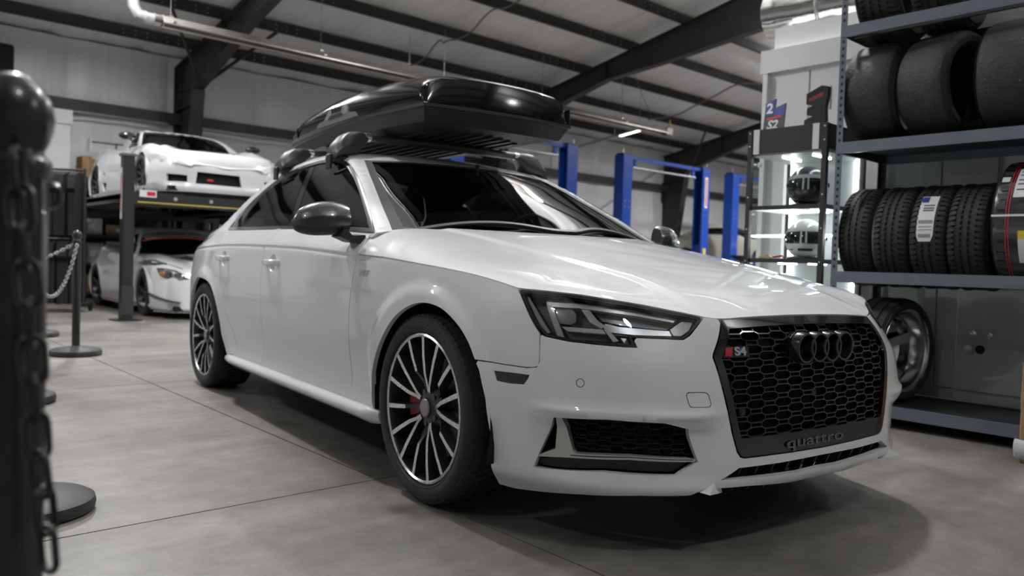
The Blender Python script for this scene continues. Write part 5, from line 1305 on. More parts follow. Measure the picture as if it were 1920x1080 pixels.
# stainless duct lying on top of the white room
du = thing('steel_duct', 'crumpled shiny steel duct lying on top of the white room', 'duct', (5.48, 2.85, 2.59))
dm = mat('bright_steel', (.62, .62, .60), .16, metal=1., bump=.5, bscale=7)
b = MB(); rings = []
for k in range(15):
    x = -.35+.1*k; r_ = .155+.012*sin(k*2.3); rings.append([(x*.15+r_*cos(a)*.9, -x+.0, .15+r_*sin(a)*(1+.05*sin(3*a+k))) for a in np.linspace(0, 2*pi, 21)[:-1]])
b.loft(rings, True, True); b.build('duct_shell', dm, du, smooth=50)
for x in (.05, .35):
    b = MB(); b.tube([(x*.15+.165*cos(a)*.9, -x, .15+.165*sin(a)) for a in np.linspace(0, 2*pi, 21)[:-1]], .012, 6, closed=True); b.build('duct_band', galv, du)
# cardboard box at the rack end
card = mat('cardboard', (.36, .22, .11), .75, noise=.12, nscale=12, bump=.15, bscale=40)
t = thing('cardboard_box', 'brown cardboard box on the floor at the end of the tyre rack', 'box', (4.14, 1.11, 0), R(4))
b = MB(); b.box((.13, -.28, .225), (.24, .55, .45), bev=.006); b.build('carton', card, t, smooth=0)
b = MB(); b.box((.13, -.28, .453), (.245, .555, .004)); b.build('top_flap', card, t, smooth=0)
b = MB(); b.box((.008, -.28, .30), (.003, .552, .055)); b.build('tape', mat('brown_tape', (.42, .29, .16), .3), t, smooth=0)
b = MB(); random.seed(5)
rings = []
for k in range(7):
    y = .004-.035*k; rings.append([(-.004-.012*cos(a)*(1+.5*random.random()), y+.01*random.random(), .065+.034*sin(a)*(1+.5*random.random())) for a in np.linspace(0, 2*pi, 11)[:-1]])
b.loft(rings, True, True); b.build('foam_wrap', mat('white_foam', (.72, .72, .74), .5), t, smooth=60)

# ------------------------------------------------------------------ glazed display case with helmets
CX0, CX1, CY0, CY1 = 4.5, 5.0, 2.26, 2.75
dc = thing('display_case', 'tall black-framed glass display case with LED strips and racing helmets inside', 'display case', (CX0, CY1, 0))
blk = mat('case_black', (.018, .018, .019), .45); led = mat('led_white', (1, 1, 1), .4, emit=(.93, .98, 1), estr=22); cglass = glass('case_glass', (.93, .96, .95), ior=1.25)
L = CY1-CY0; Dp = CX1-CX0
for x, y in ((0, 0), (0, -L), (Dp, 0), (Dp, -L)):
    b = MB(); b.box((x, y, .86), (.030, .030, 1.72)); pst = b.build('case_post', blk, dc, smooth=0)
    if x == 0:
        for z in (1.70, 1.62, 1.10, 1.30, .9, .7):
            b = MB(); b.sphere((x-.016, y, z), (.003, .005, .005), 8, 6); b.build('bolt', alu, pst)
b = MB(); b.box((0, -L/2, 1.645), (.022, L-.03, .15)); b.build('header_front', blk, dc, smooth=0)
b = MB(); b.box((Dp/2, -L, 1.645), (Dp-.03, .022, .15)); b.build('header_side', blk, dc, smooth=0)
b = MB(); b.box((Dp/2, 0, 1.645), (Dp-.03, .022, .15)); b.build('header_side', blk, dc, smooth=0)
for y in (-.045, -L+.055):
    b = MB(); b.box((-.013, y, 1.645), (.004, .040, .152)); b.build('header_corner', mat('white_corner', (.62, .62, .62), .5), dc, smooth=0)
shelf_grey = mat('case_shelf', (.40, .43, .42), .35)
b = MB(); b.box((Dp/2, -L/2, 1.565), (Dp-.02, L-.02, .012)); b.build('case_ceiling', shelf_grey, dc, smooth=0)
CSH = (1.245, .918, .58)
for z in CSH:
    b = MB(); b.box((Dp/2, -L/2, z-.012), (Dp-.02, L-.02, .020)); o = b.build('case_shelf', shelf_grey, dc, smooth=0)
    b = MB(); b.box((.004, -L/2, z-.012), (.012, L-.03, .026)); b.build('shelf_edge', blk, o, smooth=0)
    b = MB(); b.box((Dp/2, -L+.004, z-.012), (Dp-.03, .012, .026)); b.build('shelf_edge', blk, o, smooth=0)
b = MB(); b.box((Dp/2, -L/2, .28), (Dp-.02, L-.02, .56)); b.build('case_base', blk, dc, smooth=0)
for z in (1.558, 1.222, .894):
    for y in (-.16, -.36):
        b = MB(); b.box((.22, y, z-.004), (.22, .012, .008)); b.build('led_bar', led, dc, smooth=0)
for y in (-.025, -L+.025):
    b = MB(); b.box((Dp-.022, y, 1.08), (.010, .014, .98)); b.build('led_strip', led, dc, smooth=0)
    l = bpy.data.lights.new('case_led_light', 'AREA'); l.shape = 'RECTANGLE'; l.size = .02; l.size_y = .95; l.energy = 5; l.color = (.95, .98, 1)
    o = bpy.data.objects.new('case_led_light', l); COL.objects.link(o); o.parent = dc; o.location = (Dp-.035, y*1.0+(-.008 if y > -.1 else .008), 1.08); o.rotation_euler = (R(90), 0, R(90)) ; o.rotation_euler = (0, R(90), 0)
b = MB(); b.box((Dp-.004, -L/2, 1.07), (.004, L-.03, 1.0)); b.build('case_back', mat('case_back_panel', (.66, .69, .69), .2), dc, smooth=0)
b = MB(); b.add([(0, -.015, .58), (0, -L+.015, .58), (0, -L+.015, 1.56), (0, -.015, 1.56)], [[0, 1, 2, 3]]); b.build('front_pane', cglass, dc, smooth=0)
for y in (0, -L):
    b = MB(); b.add([(.015, y, .58), (Dp-.015, y, .58), (Dp-.015, y, 1.56), (.015, y, 1.56)], [[0, 1, 2, 3]]); b.build('side_pane', cglass, dc, smooth=0)
b = MB(); b.box((-.012, -.075, 1.50), (.014, .022, .030)); b.cyl((-.03, -.075, 1.50), (-.012, -.075, 1.50), .008, n=10); b.build('pane_clip', mat('clear_clip', (.6, .65, .65), .2), dc, smooth=0)
def helmet(loc, lab, shell_m, upper_m, visor_m, rz_):
    t = thing('racing_helmet', lab, 'helmet', loc, rz_, 'helmets in the display case')
    # local: faces -x
    def rad(a, e):
        """radius by azimuth a (0 = face) and elevation e"""
        r_ = .128*(1+.10*cos(a)**2*(1-abs(sin(e))))
        if e < 0: r_ *= 1+.10*max(0, cos(a))*min(1, -e/.5)-.10*max(0, -e-.35)
        return r_
    def pt(a, e, k=1.): r_ = rad(a, e)*k; return (-r_*cos(e)*cos(a)*1.12, -r_*cos(e)*sin(a)*.96, .125+r_*sin(e)*1.02)
    def patch(a0, a1, e0, e1, k, m_, nm, n=28, mm_=14, par=t, slant=0.):
        b = MB(); b.loft([[pt(a0+(a1-a0)*i/n, e0+(e1-e0)*j/mm_+slant*cos(a0+(a1-a0)*i/n), k) for i in range(n+1)] for j in range(mm_+1)], False); return b.build(nm, m_, par, smooth=50)
    full = patch(-pi, pi, -1.05, 1.57, 1., shell_m, 'shell', 40, 20)
    if upper_m is not shell_m: patch(-pi, pi, .50, 1.57, 1.004, upper_m, 'crown', 40, 10); patch(-1.45, 1.45, .32, .52, 1.012, mat('helmet_white', (.75, .76, .76), .2, coat=1.), 'brow_band')
    patch(-1.25, 1.25, -.20, .34, 1.006, visor_m, 'visor')
    for a in (-.25, -.02, .7): patch(a, a+.07, -.18, .32, 1.012, mat('visor_glint', (.75, .78, .8), .2), 'visor_reflection_strip', 2, 6)  # pale strips painted on the visor as reflections
    for s_ in (-1, 1): 
        p = pt(s_*1.35, .07, 1.0); b = MB(); b.sphere(p, (.016, .008, .016), 12, 8); b.build('visor_pivot', matte_black, t)
    patch(-.35, .35, -.52, -.40, 1.01, matte_black, 'chin_vent', 10, 4)
    for a in (-.75, .75): patch(a-.12, a+.12, -.50, -.44, 1.01, matte_black, 'cheek_vent', 6, 3)
    b = MB(); b.lathe([(.105, .0), (.112, .008), (.108, .018), (.09, .014)], 28); b.build('neck_roll', matte_black, t)
    return t
visor = mat('smoked_visor', (.012, .013, .016), .05, coat=.6); hw_ = mat('helmet_white', (.75, .76, .76), .2, coat=1.); hc = mat('helmet_carbon', (.03, .032, .034), .2, coat=.8)
helmet((4.72, 2.475, CSH[0]), 'black helmet with white brow band on the upper case shelf', hc, mat('helmet_grey_crown', (.06, .065, .07), .3, coat=.6), visor, R(28))
helmet((4.72, 2.475, CSH[1]), 'plain white helmet on the lower case shelf', hw_, hw_, visor, R(28))
# small loose things on the shelves
b = MB(); P = curve3([(4.56, 2.70, .925), (4.60, 2.66, .935), (4.57, 2.62, .927), (4.62, 2.58, .938), (4.58, 2.54, .928)], 6); b.tube(P, .007, 6); tag(b.build('red_lanyard', mat('lanyard_red', (.55, .02, .02), .5)), 'red lanyard lying at the front of the lower case shelf', 'lanyard')
b = MB(); P = curve3([(4.545, 2.69, .924), (4.575, 2.64, .93), (4.55, 2.60, .924)], 6); b.tube(P, .005, 6); tag(b.build('yellow_cord', mat('cord_yellow', (.6, .5, .1), .5)), 'pale yellow cord curled beside the red lanyard', 'cord')
for i, (y, z) in enumerate(((2.65, 1.247), (2.60, 1.247), (2.55, 1.247), (2.50, 1.247), (2.44, 1.247))):
    b = MB(); b.lathe([(0, .002), (.012, .002), (.012, 0), (.0, 0)], 14, c=(4.545, y, z)); tag(b.build('brass_medal', mat('brass', (.6, .42, .2), .3, metal=1.)), 'small brass medal lying along the upper case shelf edge', 'medal', 'brass medals on the upper case shelf')
# things standing on top of the case
def card_board(name, lab, c, w, h, th, rz_, lean, mats_):
    t = thing(name, lab, 'sign', c, rz_); t.rotation_euler = (0, lean, rz_); return t
pl_ = thing('hero_card', 'blue and black number placard leaning on the white wall above the case', 'placard', (4.60, 2.665, 1.722), 0); pl_.scale = (.9, .9, .9); pl_.rotation_euler = (0, R(8), R(0))
b = MB(); b.prism([(-.075, 0), (.075, 0), (.075, .20), (.0, .215), (-.0, .165)][:0] or [(.085, 0), (.085, .205), (-.005, .235), (-.005, .17), (-.085, .195), (-.085, 0)], -.004, .004, Matrix(((0, 0, 1, 0), (1, 0, 0, 0), (0, 1, 0, 0), (0, 0, 0, 1)))); b.build('board', print_dark, pl_, smooth=0)
def flat(par, pts, m_, name, x=-.0052):
    b = MB(); b.prism(pts, x-.0006, x, MYZ); return b.build(name, m_, par, smooth=0)
MT = lambda y, z: Matrix(((0, 0, -1, -.006), (-1, 0, 0, y), (0, 1, 0, z), (0, 0, 0, 1)))
flat(pl_, [(.07, .12), (.07, .20), (.003, .225), (.003, .12)], print_blue, 'blue_field'); flat(pl_, [(-.005, .11), (-.005, .165), (-.08, .185), (-.08, .11)], print_blue, 'blue_field')
flat(pl_, [(.083, .02), (.083, .20), (.072, .203), (.072, .02)], sticker_w, 'white_margin')
flat(pl_, [(.05, .080), (-.06, .098), (-.06, .115), (.05, .098)], print_red, 'red_flash')
text_obj('placard_number', '2', .10, MT(.035, .165), sticker_w, pl_, extrude=.001, bold=.003)
text_obj('placard_letters', 'S2', .085, MT(.005, .045), sticker_w, pl_, extrude=.001, bold=.003, shear=.2)
tb = thing('chrome_trophy', 'dark smoked trophy plate with cut-out notches standing on the display case', 'trophy', (4.66, 2.40, 1.722), 0)
tm = mat('smoked_chrome', (.14, .145, .15), .12, metal=.9)
b = MB(); b.prism([(.075, 0), (.075, .055), (.02, .075), (.06, .085), (.06, .125), (.02, .14), (.065, .15), (.065, .215), (-.03, .255), (-.07, .245), (-.07, .20), (-.055, .12), (-.06, .05), (-.06, 0)], -.02, .02, MYZ); b.build('plate', tm, tb, smooth=30)
b = MB(); b.box((0, .005, .006), (.09, .14, .012)); b.build('plinth', blk, tb, smooth=0)
flat(tb, [(.05, .165), (-.045, .19), (-.045, .215), (.05, .185)], mat('dull_red', (.2, .02, .02), .4), 'red_flash', -.0205)
sn = thing('wall_notice', 'small white notice with a curled mark fixed to the white wall', 'notice', (5.142, 2.62, 2.02), 0)
b = MB(); b.box((0, 0, 0), (.004, .11, .15)); b.build('sheet', mat('notice_white', (.70, .70, .71), .5), sn, smooth=0)
text_obj('notice_mark', 'S', .10, Matrix(((0, 0, -1, -.0026), (-1, 0, 0, 0), (0, 1, 0, .01), (0, 0, 0, 1))), mat('notice_grey', (.3, .3, .31), .5), sn, extrude=.0004)
# ================================================================== stanchions and chains
st_black = mat('stanchion_black', (.012, .012, .013), .30, coat=.3); st_base = mat('stanchion_base', (.035, .035, .036), .55, noise=.3, nscale=9)
chain_m = mat('black_chain', (.012, .012, .013), .4); steel_chain = mat('steel_chain', (.45, .45, .46), .3, metal=1.)
def stanchion(x, y, lab, rr=.030):
    t = thing('chain_stanchion', lab, 'stanchion', (x, y, 0), 0, 'chain stanchions along the aisle')
    b = MB(); b.lathe([(0, 0), (.175, 0), (.188, .008), (.191, .025), (.187, .042), (.170, .052), (.10, .064), (.05, .074), (.032, .078), (0, .078)], 44); b.build('base', st_base, t)
    b = MB(); b.lathe([(rr, .05), (rr, .918), (rr*.9, .922)], 28); b.build('post', st_black, t)
    b = MB(); b.lathe([(rr, .903), (rr+.003, .905), (rr+.0035, .917), (rr+.001, .921), (rr*.92, .923), (rr*.88, .928), (rr*1.02, .936), (rr*1.14, .948), (rr*1.17, .960), (rr*1.08, .974), (rr*.88, .986), (rr*.58, .995), (rr*.28, .9995), (0, 1.001)], 28); b.build('finial', st_black, t)
    b = MB(); b.tube([(rr+.002+.011*cos(a)*.8, 0, .888+.011*sin(a)) for a in np.linspace(0, 2*pi, 15)[:-1]], .003, 6, closed=True); b.build('chain_eye', st_black, t)
    return t
SP = {'near': tuple(at_depth((19, 600), .755)[:2]), 'b': (.562, 2.866), 'c': (.912, 4.982), 'd': (1.696, 7.041), 'e': (1.758, 8.704)}
stanchion(*SP['near'], 'black stanchion draped with a hanging black chain down its post', .030)
stanchion(*SP['b'], 'black stanchion on the aisle opposite the white sedan front door')
stanchion(*SP['c'], 'black stanchion on the aisle opposite the white sedan rear wheel')
stanchion(*SP['d'], 'black stanchion with two pale steel chains hooked to its top')
stanchion(*SP['e'], 'black stanchion nearest the rack of black shirts')
def chain(name, lab, pts, pitch, wire, m_, wid=None):
    """real links along a path, alternately turned"""
    wid = wid or pitch*.72; t = thing(name, lab, 'chain', tuple(pts[0])); base = Vector(pts[0])
    P = curve3(pts, 24); acc = [0]
    for a, b_ in zip(P, P[1:]): acc.append(acc[-1]+(b_-a).length)
    n = int(acc[-1]/pitch); prev = None
    proto = None
    for k in range(n):
        s_ = (k+.5)*pitch; i = max(0, min(len(P)-2, int(np.searchsorted(acc, s_))-1)); f = (s_-acc[i])/max(1e-9, acc[i+1]-acc[i]); c = P[i].lerp(P[i+1], f); d = (P[i+1]-P[i]).normalized()
        if proto is None:
            b = MB(); L2 = pitch*.62; w2 = wid/2-wire/2; st = max(.0, L2-w2); lk = []
            for a in np.linspace(-pi/2, pi/2, 7): lk.append((st+w2*cos(a), w2*sin(a), 0))
            for a in np.linspace(pi/2, 3*pi/2, 7): lk.append((-st+w2*cos(a), w2*sin(a), 0))
            b.tube(lk, wire/2, 6, closed=True); o = b.build('link', m_, t, smooth=60); proto = o
        else: o = bpy.data.objects.new('link', proto.data); COL.objects.link(o); o.parent = t
        x = d; sd = x.cross(Vector((0, 0, 1)));
        if sd.length < 1e-3: sd = Vector((1, 0, 0))
        sd.normalize(); u_ = sd.cross(x).normalized(); rl = pi/4+(pi/2 if k % 2 else 0); yv = sd*cos(rl)+u_*sin(rl); zv = x.cross(yv); M = Matrix.Identity(4)
        for r_ in range(3): M[r_][0], M[r_][1], M[r_][2], M[r_][3] = x[r_], yv[r_], zv[r_], c[r_]-base[r_]
        o.matrix_local = M
    return t
nx_0, ny_0 = SP['near']
def npx(px, d): q = at_depth(px, d); return tuple(q)
chain('hanging_chain', 'heavy black chain hanging loose down the stanchion post', [npx((32, 285), .712), npx((40, 400), .708), npx((55, 560), .706), npx((63, 700), .706), npx((72, 860), .708), npx((84, 960), .712), npx((95, 1090), .716)], .034, .0065, chain_m, .025)
def sagchain(a, b_, sag, lab, m_=steel_chain, pitch=.042):
    pts = []
    for k in range(9):
        t = k/8; p = Vector(a).lerp(Vector(b_), t); p.z -= sag*4*t*(1-t); pts.append(p)
    chain('barrier_chain', lab, pts, pitch, .007, m_, .030)
ax_, ay_ = SP['d']; cx__, cy__ = SP['c']
sagchain((ax_-.01, ay_-.042, .885), (cx__+.01, cy__+.042, .885), .36, 'sagging pale steel chain strung between two aisle stanchions')
ex_, ey_ = SP['e']
sagchain((ax_-.02, ay_+.042, .885), (ex_-.75, ey_+.3, .78), .16, 'pale steel chain strung from stanchion towards the shirt rack')

# ================================================================== four-post parking lift
lb_ = mat('lift_black', (.011, .011, .012), .40, coat=.1); warn = mat('warning_white', (.72, .72, .70), .5); yel = mat('hazard_yellow', (.55, .42, .08), .5)
LX0, LX1, LY0, LY1, LZ = 3.04, 5.92, 10.36, 14.9, 1.50
lf = thing('four_post_lift', 'black four-post parking lift carrying the white sports car overhead', 'car lift', (LX0, LY0, 0))
for i, (x, y) in enumerate(((0, 0), (LX1-LX0, 0), (0, LY1-LY0), (LX1-LX0, LY1-LY0))):
    b = MB(); b.box((x, y, 1.0), (.13, .13, 2.0), bev=.006); p = b.build('lift_post', lb_, lf, smooth=0)
    b = MB(); b.box((x, y, .008), (.30, .30, .016)); b.build('post_foot', lb_, p, smooth=0)
    b = MB(); b.box((x, y, 2.015), (.16, .16, .03)); b.build('post_cap', mat('post_cap_grey', (.10, .10, .105), .4), p, smooth=0)
    if i == 0:
        b = MB(); b.box((x-.068, y+.01, 1.55), (.003, .055, .62)); b.build('warning_strip', warn, p, smooth=0)
        text_obj('warning_lettering', 'ATTENTION', .055, frame((x-.0705, y+.01, 1.56), (0, 0, 1), (0, 1, 0)), print_red, p, extrude=.0006, bold=.002, sx=1.5)
        b = MB(); b.box((x, y-.069, .25), (.135, .012, .35)); b.build('post_cover', mat('cover_dark', (.03, .03, .032), .3), p, smooth=0)
for y in (0, LY1-LY0):
    b = MB(); b.box(((LX1-LX0)/2, y, LZ), (LX1-LX0-.13, .12, .15)); cbm = b.build('cross_beam', lb_, lf, smooth=0)
    if y == 0:
        b = MB(); b.box(((LX1-LX0)/2, y-.0625, LZ-.045), (LX1-LX0-.2, .003, .014)); b.build('hazard_line', yel, cbm, smooth=0)
        for x in (.55, 1.0, 1.9, 2.4):
            b = MB(); b.cyl((x, y-.066, LZ+.02), (x, y-.058, LZ+.02), .024, n=14); b.build('beam_plug', alu, cbm)
        for x, w_ in ((.22, .20), (1.72, .20)):
            b = MB(); b.box((x, y-.0635, LZ+.012+(.05 if x < 1 else -.02)), (w_, .004, .085)); pq_ = b.build('beam_placard', warn, cbm, smooth=0)
            b = MB(); b.box((x+.035, y-.0665, LZ+.012+(.05 if x < 1 else -.02)), (w_*.5, .003, .05)); b.build('placard_print', print_red, pq_, smooth=0)
for x0_, x1_ in ((.18, .72), (LX1-LX0-.72, LX1-LX0-.18)):
    b = MB(); b.box(((x0_+x1_)/2, (LY1-LY0)/2, LZ+.065), (x1_-x0_, LY1-LY0-.13, .06)); b.box((x0_+.01, (LY1-LY0)/2, LZ+.05), (.02, LY1-LY0-.13, .11)); b.box((x1_-.01, (LY1-LY0)/2, LZ+.05), (.02, LY1-LY0-.13, .11)); b.build('runway', lb_, lf, smooth=0)

# ================================================================== background cars
bg_white = mat('gloss_white_body', (.80, .81, .82), .18, coat=1.); bg_glass = glass('dark_cabin_glass', (.16, .165, .16), ior=1.55); bg_black = mat('black_wheel', (.015, .015, .016), .35)
def smax(a, b, k): h = np.maximum(k-np.abs(a-b), 0)/k; return np.maximum(a, b)+h*h*k*.25
def smin(a, b, k): return -smax(-a, -b, k)
class BgCar:
    def __init__(s, name, lab, cat, loc, heading, plan, dz, zk_, deck, cab, Gb, Gc, bumps=(), zsh=.6, z0=.30, cabk=(0.3, .05), xr=(-3.5, 1.1)):
        s.root = thing(name, lab, cat, loc, heading); O = np.array(loc); F_ = np.array([cos(heading), sin(heading), 0]); L_ = np.array([-sin(heading), cos(heading), 0]); s.fr = (O, F_, L_)
        c = np.array(plan); c = np.vstack([c[1:4][::-1]*[1, -1], c, c[-4:-1][::-1]*[1, -1]]); q = np.array(curve([tuple(p) for p in c], .006)); k = np.concatenate([[0], np.cumsum(np.hypot(*np.diff(q, axis=0).T))]); h = len(q)//2
        sf_ = np.interp(0, q[:h, 1], k[:h]); sr = np.interp(0, -q[h:, 1], k[h:]); ds = .02; n = int((sr-sf_)/ds); S_ = np.arange(n+1)*ds
        px = gsm(np.interp(sf_+S_, k, q[:, 0]), 2, 0); pw = gsm(np.interp(sf_+S_, k, q[:, 1]), 2, 0); tx = np.gradient(px, ds); tw = np.gradient(pw, ds); l = np.hypot(tx, tw); nx, nw = tw/l, -tx/l
        zs = np.arange(zk_[0], zk_[-1]+.001, .012); fr_ = pchip(zk_, dz[0], zs); sd = pchip(zk_, dz[1], zs); bl = np.clip(nx, 0, 1)[:, None]**1.5; D = fr_*bl+sd*(1-bl); D = gsm(D, 1.5, 1)
        XX = px[:, None]+0*zs; ZZ = zs+0*XX
        for ax_, amp in bumps: rr = np.hypot(XX-ax_, ZZ-.31); D = D+amp*sstep((.40-rr)/.05)*sstep((ZZ-.2)/.15)
        g = np.stack([XX+nx[:, None]*D, -(pw[:, None]+nw[:, None]*D), ZZ], 2); s.nS = n; s.S_ = S_; s.zs = zs; s.gr = g
        g2 = np.concatenate([g[:0:-1]*[1, -1, 1], g]); s.A = Surf(g2, -S_[-1], ds, zs[0], .012); s.A.sgn = -1; s.A.fr = s.fr
        x = np.arange(xr[0], xr[1], .03); qq = np.arange(-1.65, 1.651, .03); CX_, CQ_ = np.meshgrid(x, qq, indexing='ij'); lo = np.full(CX_.shape, .02); hi = np.full(CX_.shape, 1.6)
        for _ in range(34):
            md = (lo+hi)/2; w = md*np.abs(np.sin(CQ_)); z = z0+md*np.cos(CQ_)
            fb = smax(z-deck(CX_, w), (w-Gb(CX_, z)), .06); fc = smax((z-cab(CX_, w))*.9, (w-Gc(CX_, z))*.9, cabk[1]); f = smin(fb, fc, .05); lo = np.where(f < 0, md, lo); hi = np.where(f < 0, hi, md)
        md = (lo+hi)/2; s.C = Surf(np.stack([CX_, -md*np.sin(CQ_), z0+md*np.cos(CQ_)], 2), x[0], .03, qq[0], .03, .6); s.C.sgn = -1; s.C.fr = s.fr
    def xz(s, pts):
        o = []
        for x, z in pts:
            j = int(np.clip(round((z-s.zs[0])/.012), 0, len(s.zs)-1)); r_ = s.gr[:, j, 0]; k = int(.35/.02); o.append((float(np.interp(-x, -r_[k:], s.S_[k:])), z))
        return o
    def wheel(s, x, sg, R_, w, y, spokes, rim_m, cone=.03):
        W = Matrix.Translation((x, -y*sg, R_)) @ Matrix.Rotation(0 if sg > 0 else pi, 4, 'Z'); b = MB(); b.M = W; ri = R_*.74
        b.lathe([(ri-.012, .01), (ri-.004, -.004), (ri, .0), (ri, .012)], 40, axis='y'); b.lathe([(ri-.012, .01), (ri-.03, .09), (ri-.03, w-.03), (.0, w-.03)], 36, axis='y')
        for k in range(spokes):
            a = 2*pi*k/spokes+.2; ca, sa = cos(a), sin(a); b.loft([[(r_*ca-t*sa, yy, r_*sa+t*ca) for t, yy in ((-ww, y0), (ww, y0), (ww*.7, y0+.03), (-ww*.7, y0+.03))] for r_, ww, y0 in ((.03, .022, cone+.01), (ri*.5, .016, cone), (ri-.008, .021, .006))], True, True)
        b.lathe([(0, cone-.01), (.03, cone-.006), (.05, cone+.02), (.05, .1)], 20, axis='y'); rim = b.build('wheel', rim_m, s.root, smooth=35)
        b = MB(); b.M = W; b.lathe([(ri, .012), (ri+.006, .0), (ri+(R_-ri)*.5, -.006), (R_-.016, .004), (R_-.003, .022), (R_, .05), (R_, w-.05), (R_-.003, w-.022), (R_-.02, w), (ri, w-.012)], 44, axis='y'); b.build('tyre', rubber, rim)
        b = MB(); b.M = W; b.lathe([(.04, .10), (ri-.05, .10), (ri-.05, .13), (.04, .13)], 30, axis='y', closed=True); b.build('brake_disc', mat('brake_disc_iron', (.22, .22, .22), .35, metal=.9), rim)
        return rim
    def arches(s, axs, r_):
        o = []
        for ax_ in axs: o.append(s.xz([(ax_+r_*cos(a), .31+r_*sin(a)) for a in np.linspace(-.42, pi+.42, 26)]))
        return o
def disc_loop(c, ru, rv, n=18): return [(c[0]+ru*cos(a), c[1]+rv*sin(a)) for a in np.linspace(0, 2*pi, n+1)[:-1]]

# ---- white mid-engined car up on the lift
NH = R(-93.); NZ = 1.60
def n_deck(x, w):
    z = np.interp(x, np.arange(-3.6, 1.3, .02), gsm(pchip([-3.6, -3.42, -3.2, -2.6, -1.9, -1.2, -.5, -.1, .3, .6, .85, 1.0, 1.25], [.70, .84, .88, .90, .86, .82, .79, .765, .705, .635, .56, .46, .2], np.arange(-3.6, 1.3, .02)), 3, 0))
    return z+.075*np.exp(-((w-.66)/.17)**2)*np.exp(-((x-.05)/.42)**2)+.06*np.exp(-((w-.76)/.15)**2)*np.exp(-((x+2.5)/.5)**2)-.02*(w/.9)**4
def n_cab(x, w):
    z = np.interp(x+.22*w*w, np.arange(-3.6, 1.3, .02), gsm(pchip([-3.6, -3.3, -2.9, -2.4, -2.0, -1.65, -1.4, -1.15, -.95, -.6, -.25, 0, 1.2], [.6, .78, .92, 1.03, 1.10, 1.145, 1.155, 1.14, 1.10, .96, .80, .7, .2], np.arange(-3.6, 1.3, .02)), 3, 0)); return z-.06*w*w
def n_Gb(x, z): return np.interp(x, [-3.5, -3.4, -3.0, -2.5, -1.9, -1.2, -.5, 0, .4, .7, .9, 1.0, 1.1], [.5, .78, .92, .955, .90, .86, .875, .90, .87, .80, .66, .5, .2])-.35*np.maximum(0, z-.60)
def n_Gc(x, z): return np.interp(x, [-3.4, -2.8, -2.2, -1.4, -.6, 0], [.42, .55, .68, .74, .755, .74])-.42*np.maximum(0, z-.80)
nsx = BgCar('white_sports_car', 'white wide-bodied mid-engined sports car with rear wing up on the black lift', 'car', (4.54, 11.85, NZ), NH,
 [(1.02, 0), (1.005, .3), (.96, .52), (.86, .70), (.70, .81), (.45, .875), (.1, .905), (-.3, .90), (-.9, .875), (-1.4, .88), (-1.9, .92), (-2.4, .965), (-2.8, .965), (-3.15, .90), (-3.36, .72), (-3.43, .4), (-3.45, 0)],
 ([-.02, .02, .03, 0, -.005, 0, -.012, -.045, -.10, -.17], [-.05, -.02, -.015, 0, 0, 0, -.01, -.025, -.055, -.10]), [.07, .10, .14, .17, .25, .36, .46, .55, .62, .70], n_deck, n_cab, n_Gb, n_Gc, ((0., .02), (-2.53, .02)))
A_, C_ = nsx.A, nsx.C
it1 = A_.px([(312, 325), (351, 328.6), (351, 341), (312, 339)]); it2 = A_.px([(370, 322), (449.6, 330.7), (453.5, 352), (367, 344)]); it3 = A_.px([(472, 342.5), (501, 345), (494, 357), (471.6, 353.5)])
s1 = A_.px([(190, 307), (198, 307), (197, 331.5), (194, 331.5)]); s2 = A_.px([(191.7, 343), (199.6, 343), (198, 358), (194, 359)])
top_z = .64; sE = nsx.S_[-1]
ar = nsx.arches((0., -2.53), .345)
lower = dense([(-sE+.01, .075), (sE-.01, .075), (sE-.01, top_z), (-sE+.01, top_z)], .06)
def open_bottom(loops): return [[(u, v) for u, v in l] for l in loops]
trim('lower_body', A_, lower, bg_white, nsx.root, holes=[l for l in (it1, it2) if len(l) > 3]+[[(u, max(v, .085)) for u, v in l] for l in ar]+[[(-u, max(v, .085)) for u, v in l] for l in ar]+([s1] if len(s1) > 3 else [])+([s2] if len(s2) > 3 else [])+([neg(it1, 0)]), res=.05, rim=.03)
A_d = A_.offset(-.10)
for l in (it1, it2, neg(it1, 0), s1, s2): 
    if len(l) > 3: trim('air_intake', A_.offset(-.06), inset(dense(l, .03), -.03), void_black, nsx.root, rim=0, res=.06, label='black air intake')
b = MB(); P = A_.ev(np.array([np.mean([p[0] for p in it2])+.11]), np.array([np.mean([p[1] for p in it2])-.02]))[0]; b.sphere(P-np.array([.03, 0, 0]), (.01, .05, .02), 12, 8); b.build('intake_emblem', mat('red_emblem', (.5, .03, .02), .4), nsx.root)
wsp = C_.px([(263, 273), (266, 262), (272, 247), (300, 245), (330, 248), (361, 253), (398, 262), (420, 274), (436, 289), (400, 287), (350, 281), (300, 273)])
swp = C_.px([(219, 279), (232, 268), (245, 255), (257, 248), (264, 250), (260, 262), (255, 274), (238, 279)])
hl1 = C_.px([(296, 277.5), (306, 284), (317, 290.5), (330, 294), (342, 295.5), (350, 296), (346, 287), (330, 281.5), (312, 278.5)]); 
x_min = -3.4; Cl = dense([(x_min, -1.55), (.93, -1.35), (1.0, -.9), (1.04, 0), (1.0, .9), (.93, 1.35), (x_min, 1.55)], .08, .6)
def archC(ax_): 
    o = []
    for a in np.linspace(0, 2*pi, 25)[:-1]: o.append((ax_+.345*cos(a), 0))
    return o
def C_at(sf, x, z, qmin=.3):
    i = int(np.clip(round((x-sf.u0)/sf.du), 0, sf.G.shape[0]-1)); q = sf.v0+sf.dv*np.arange(sf.G.shape[1]); h = q > qmin; g = sf.G[i][h]; o = np.argsort(g[:, 2]); return (x, float(np.interp(z, g[o, 2], q[h][o])))
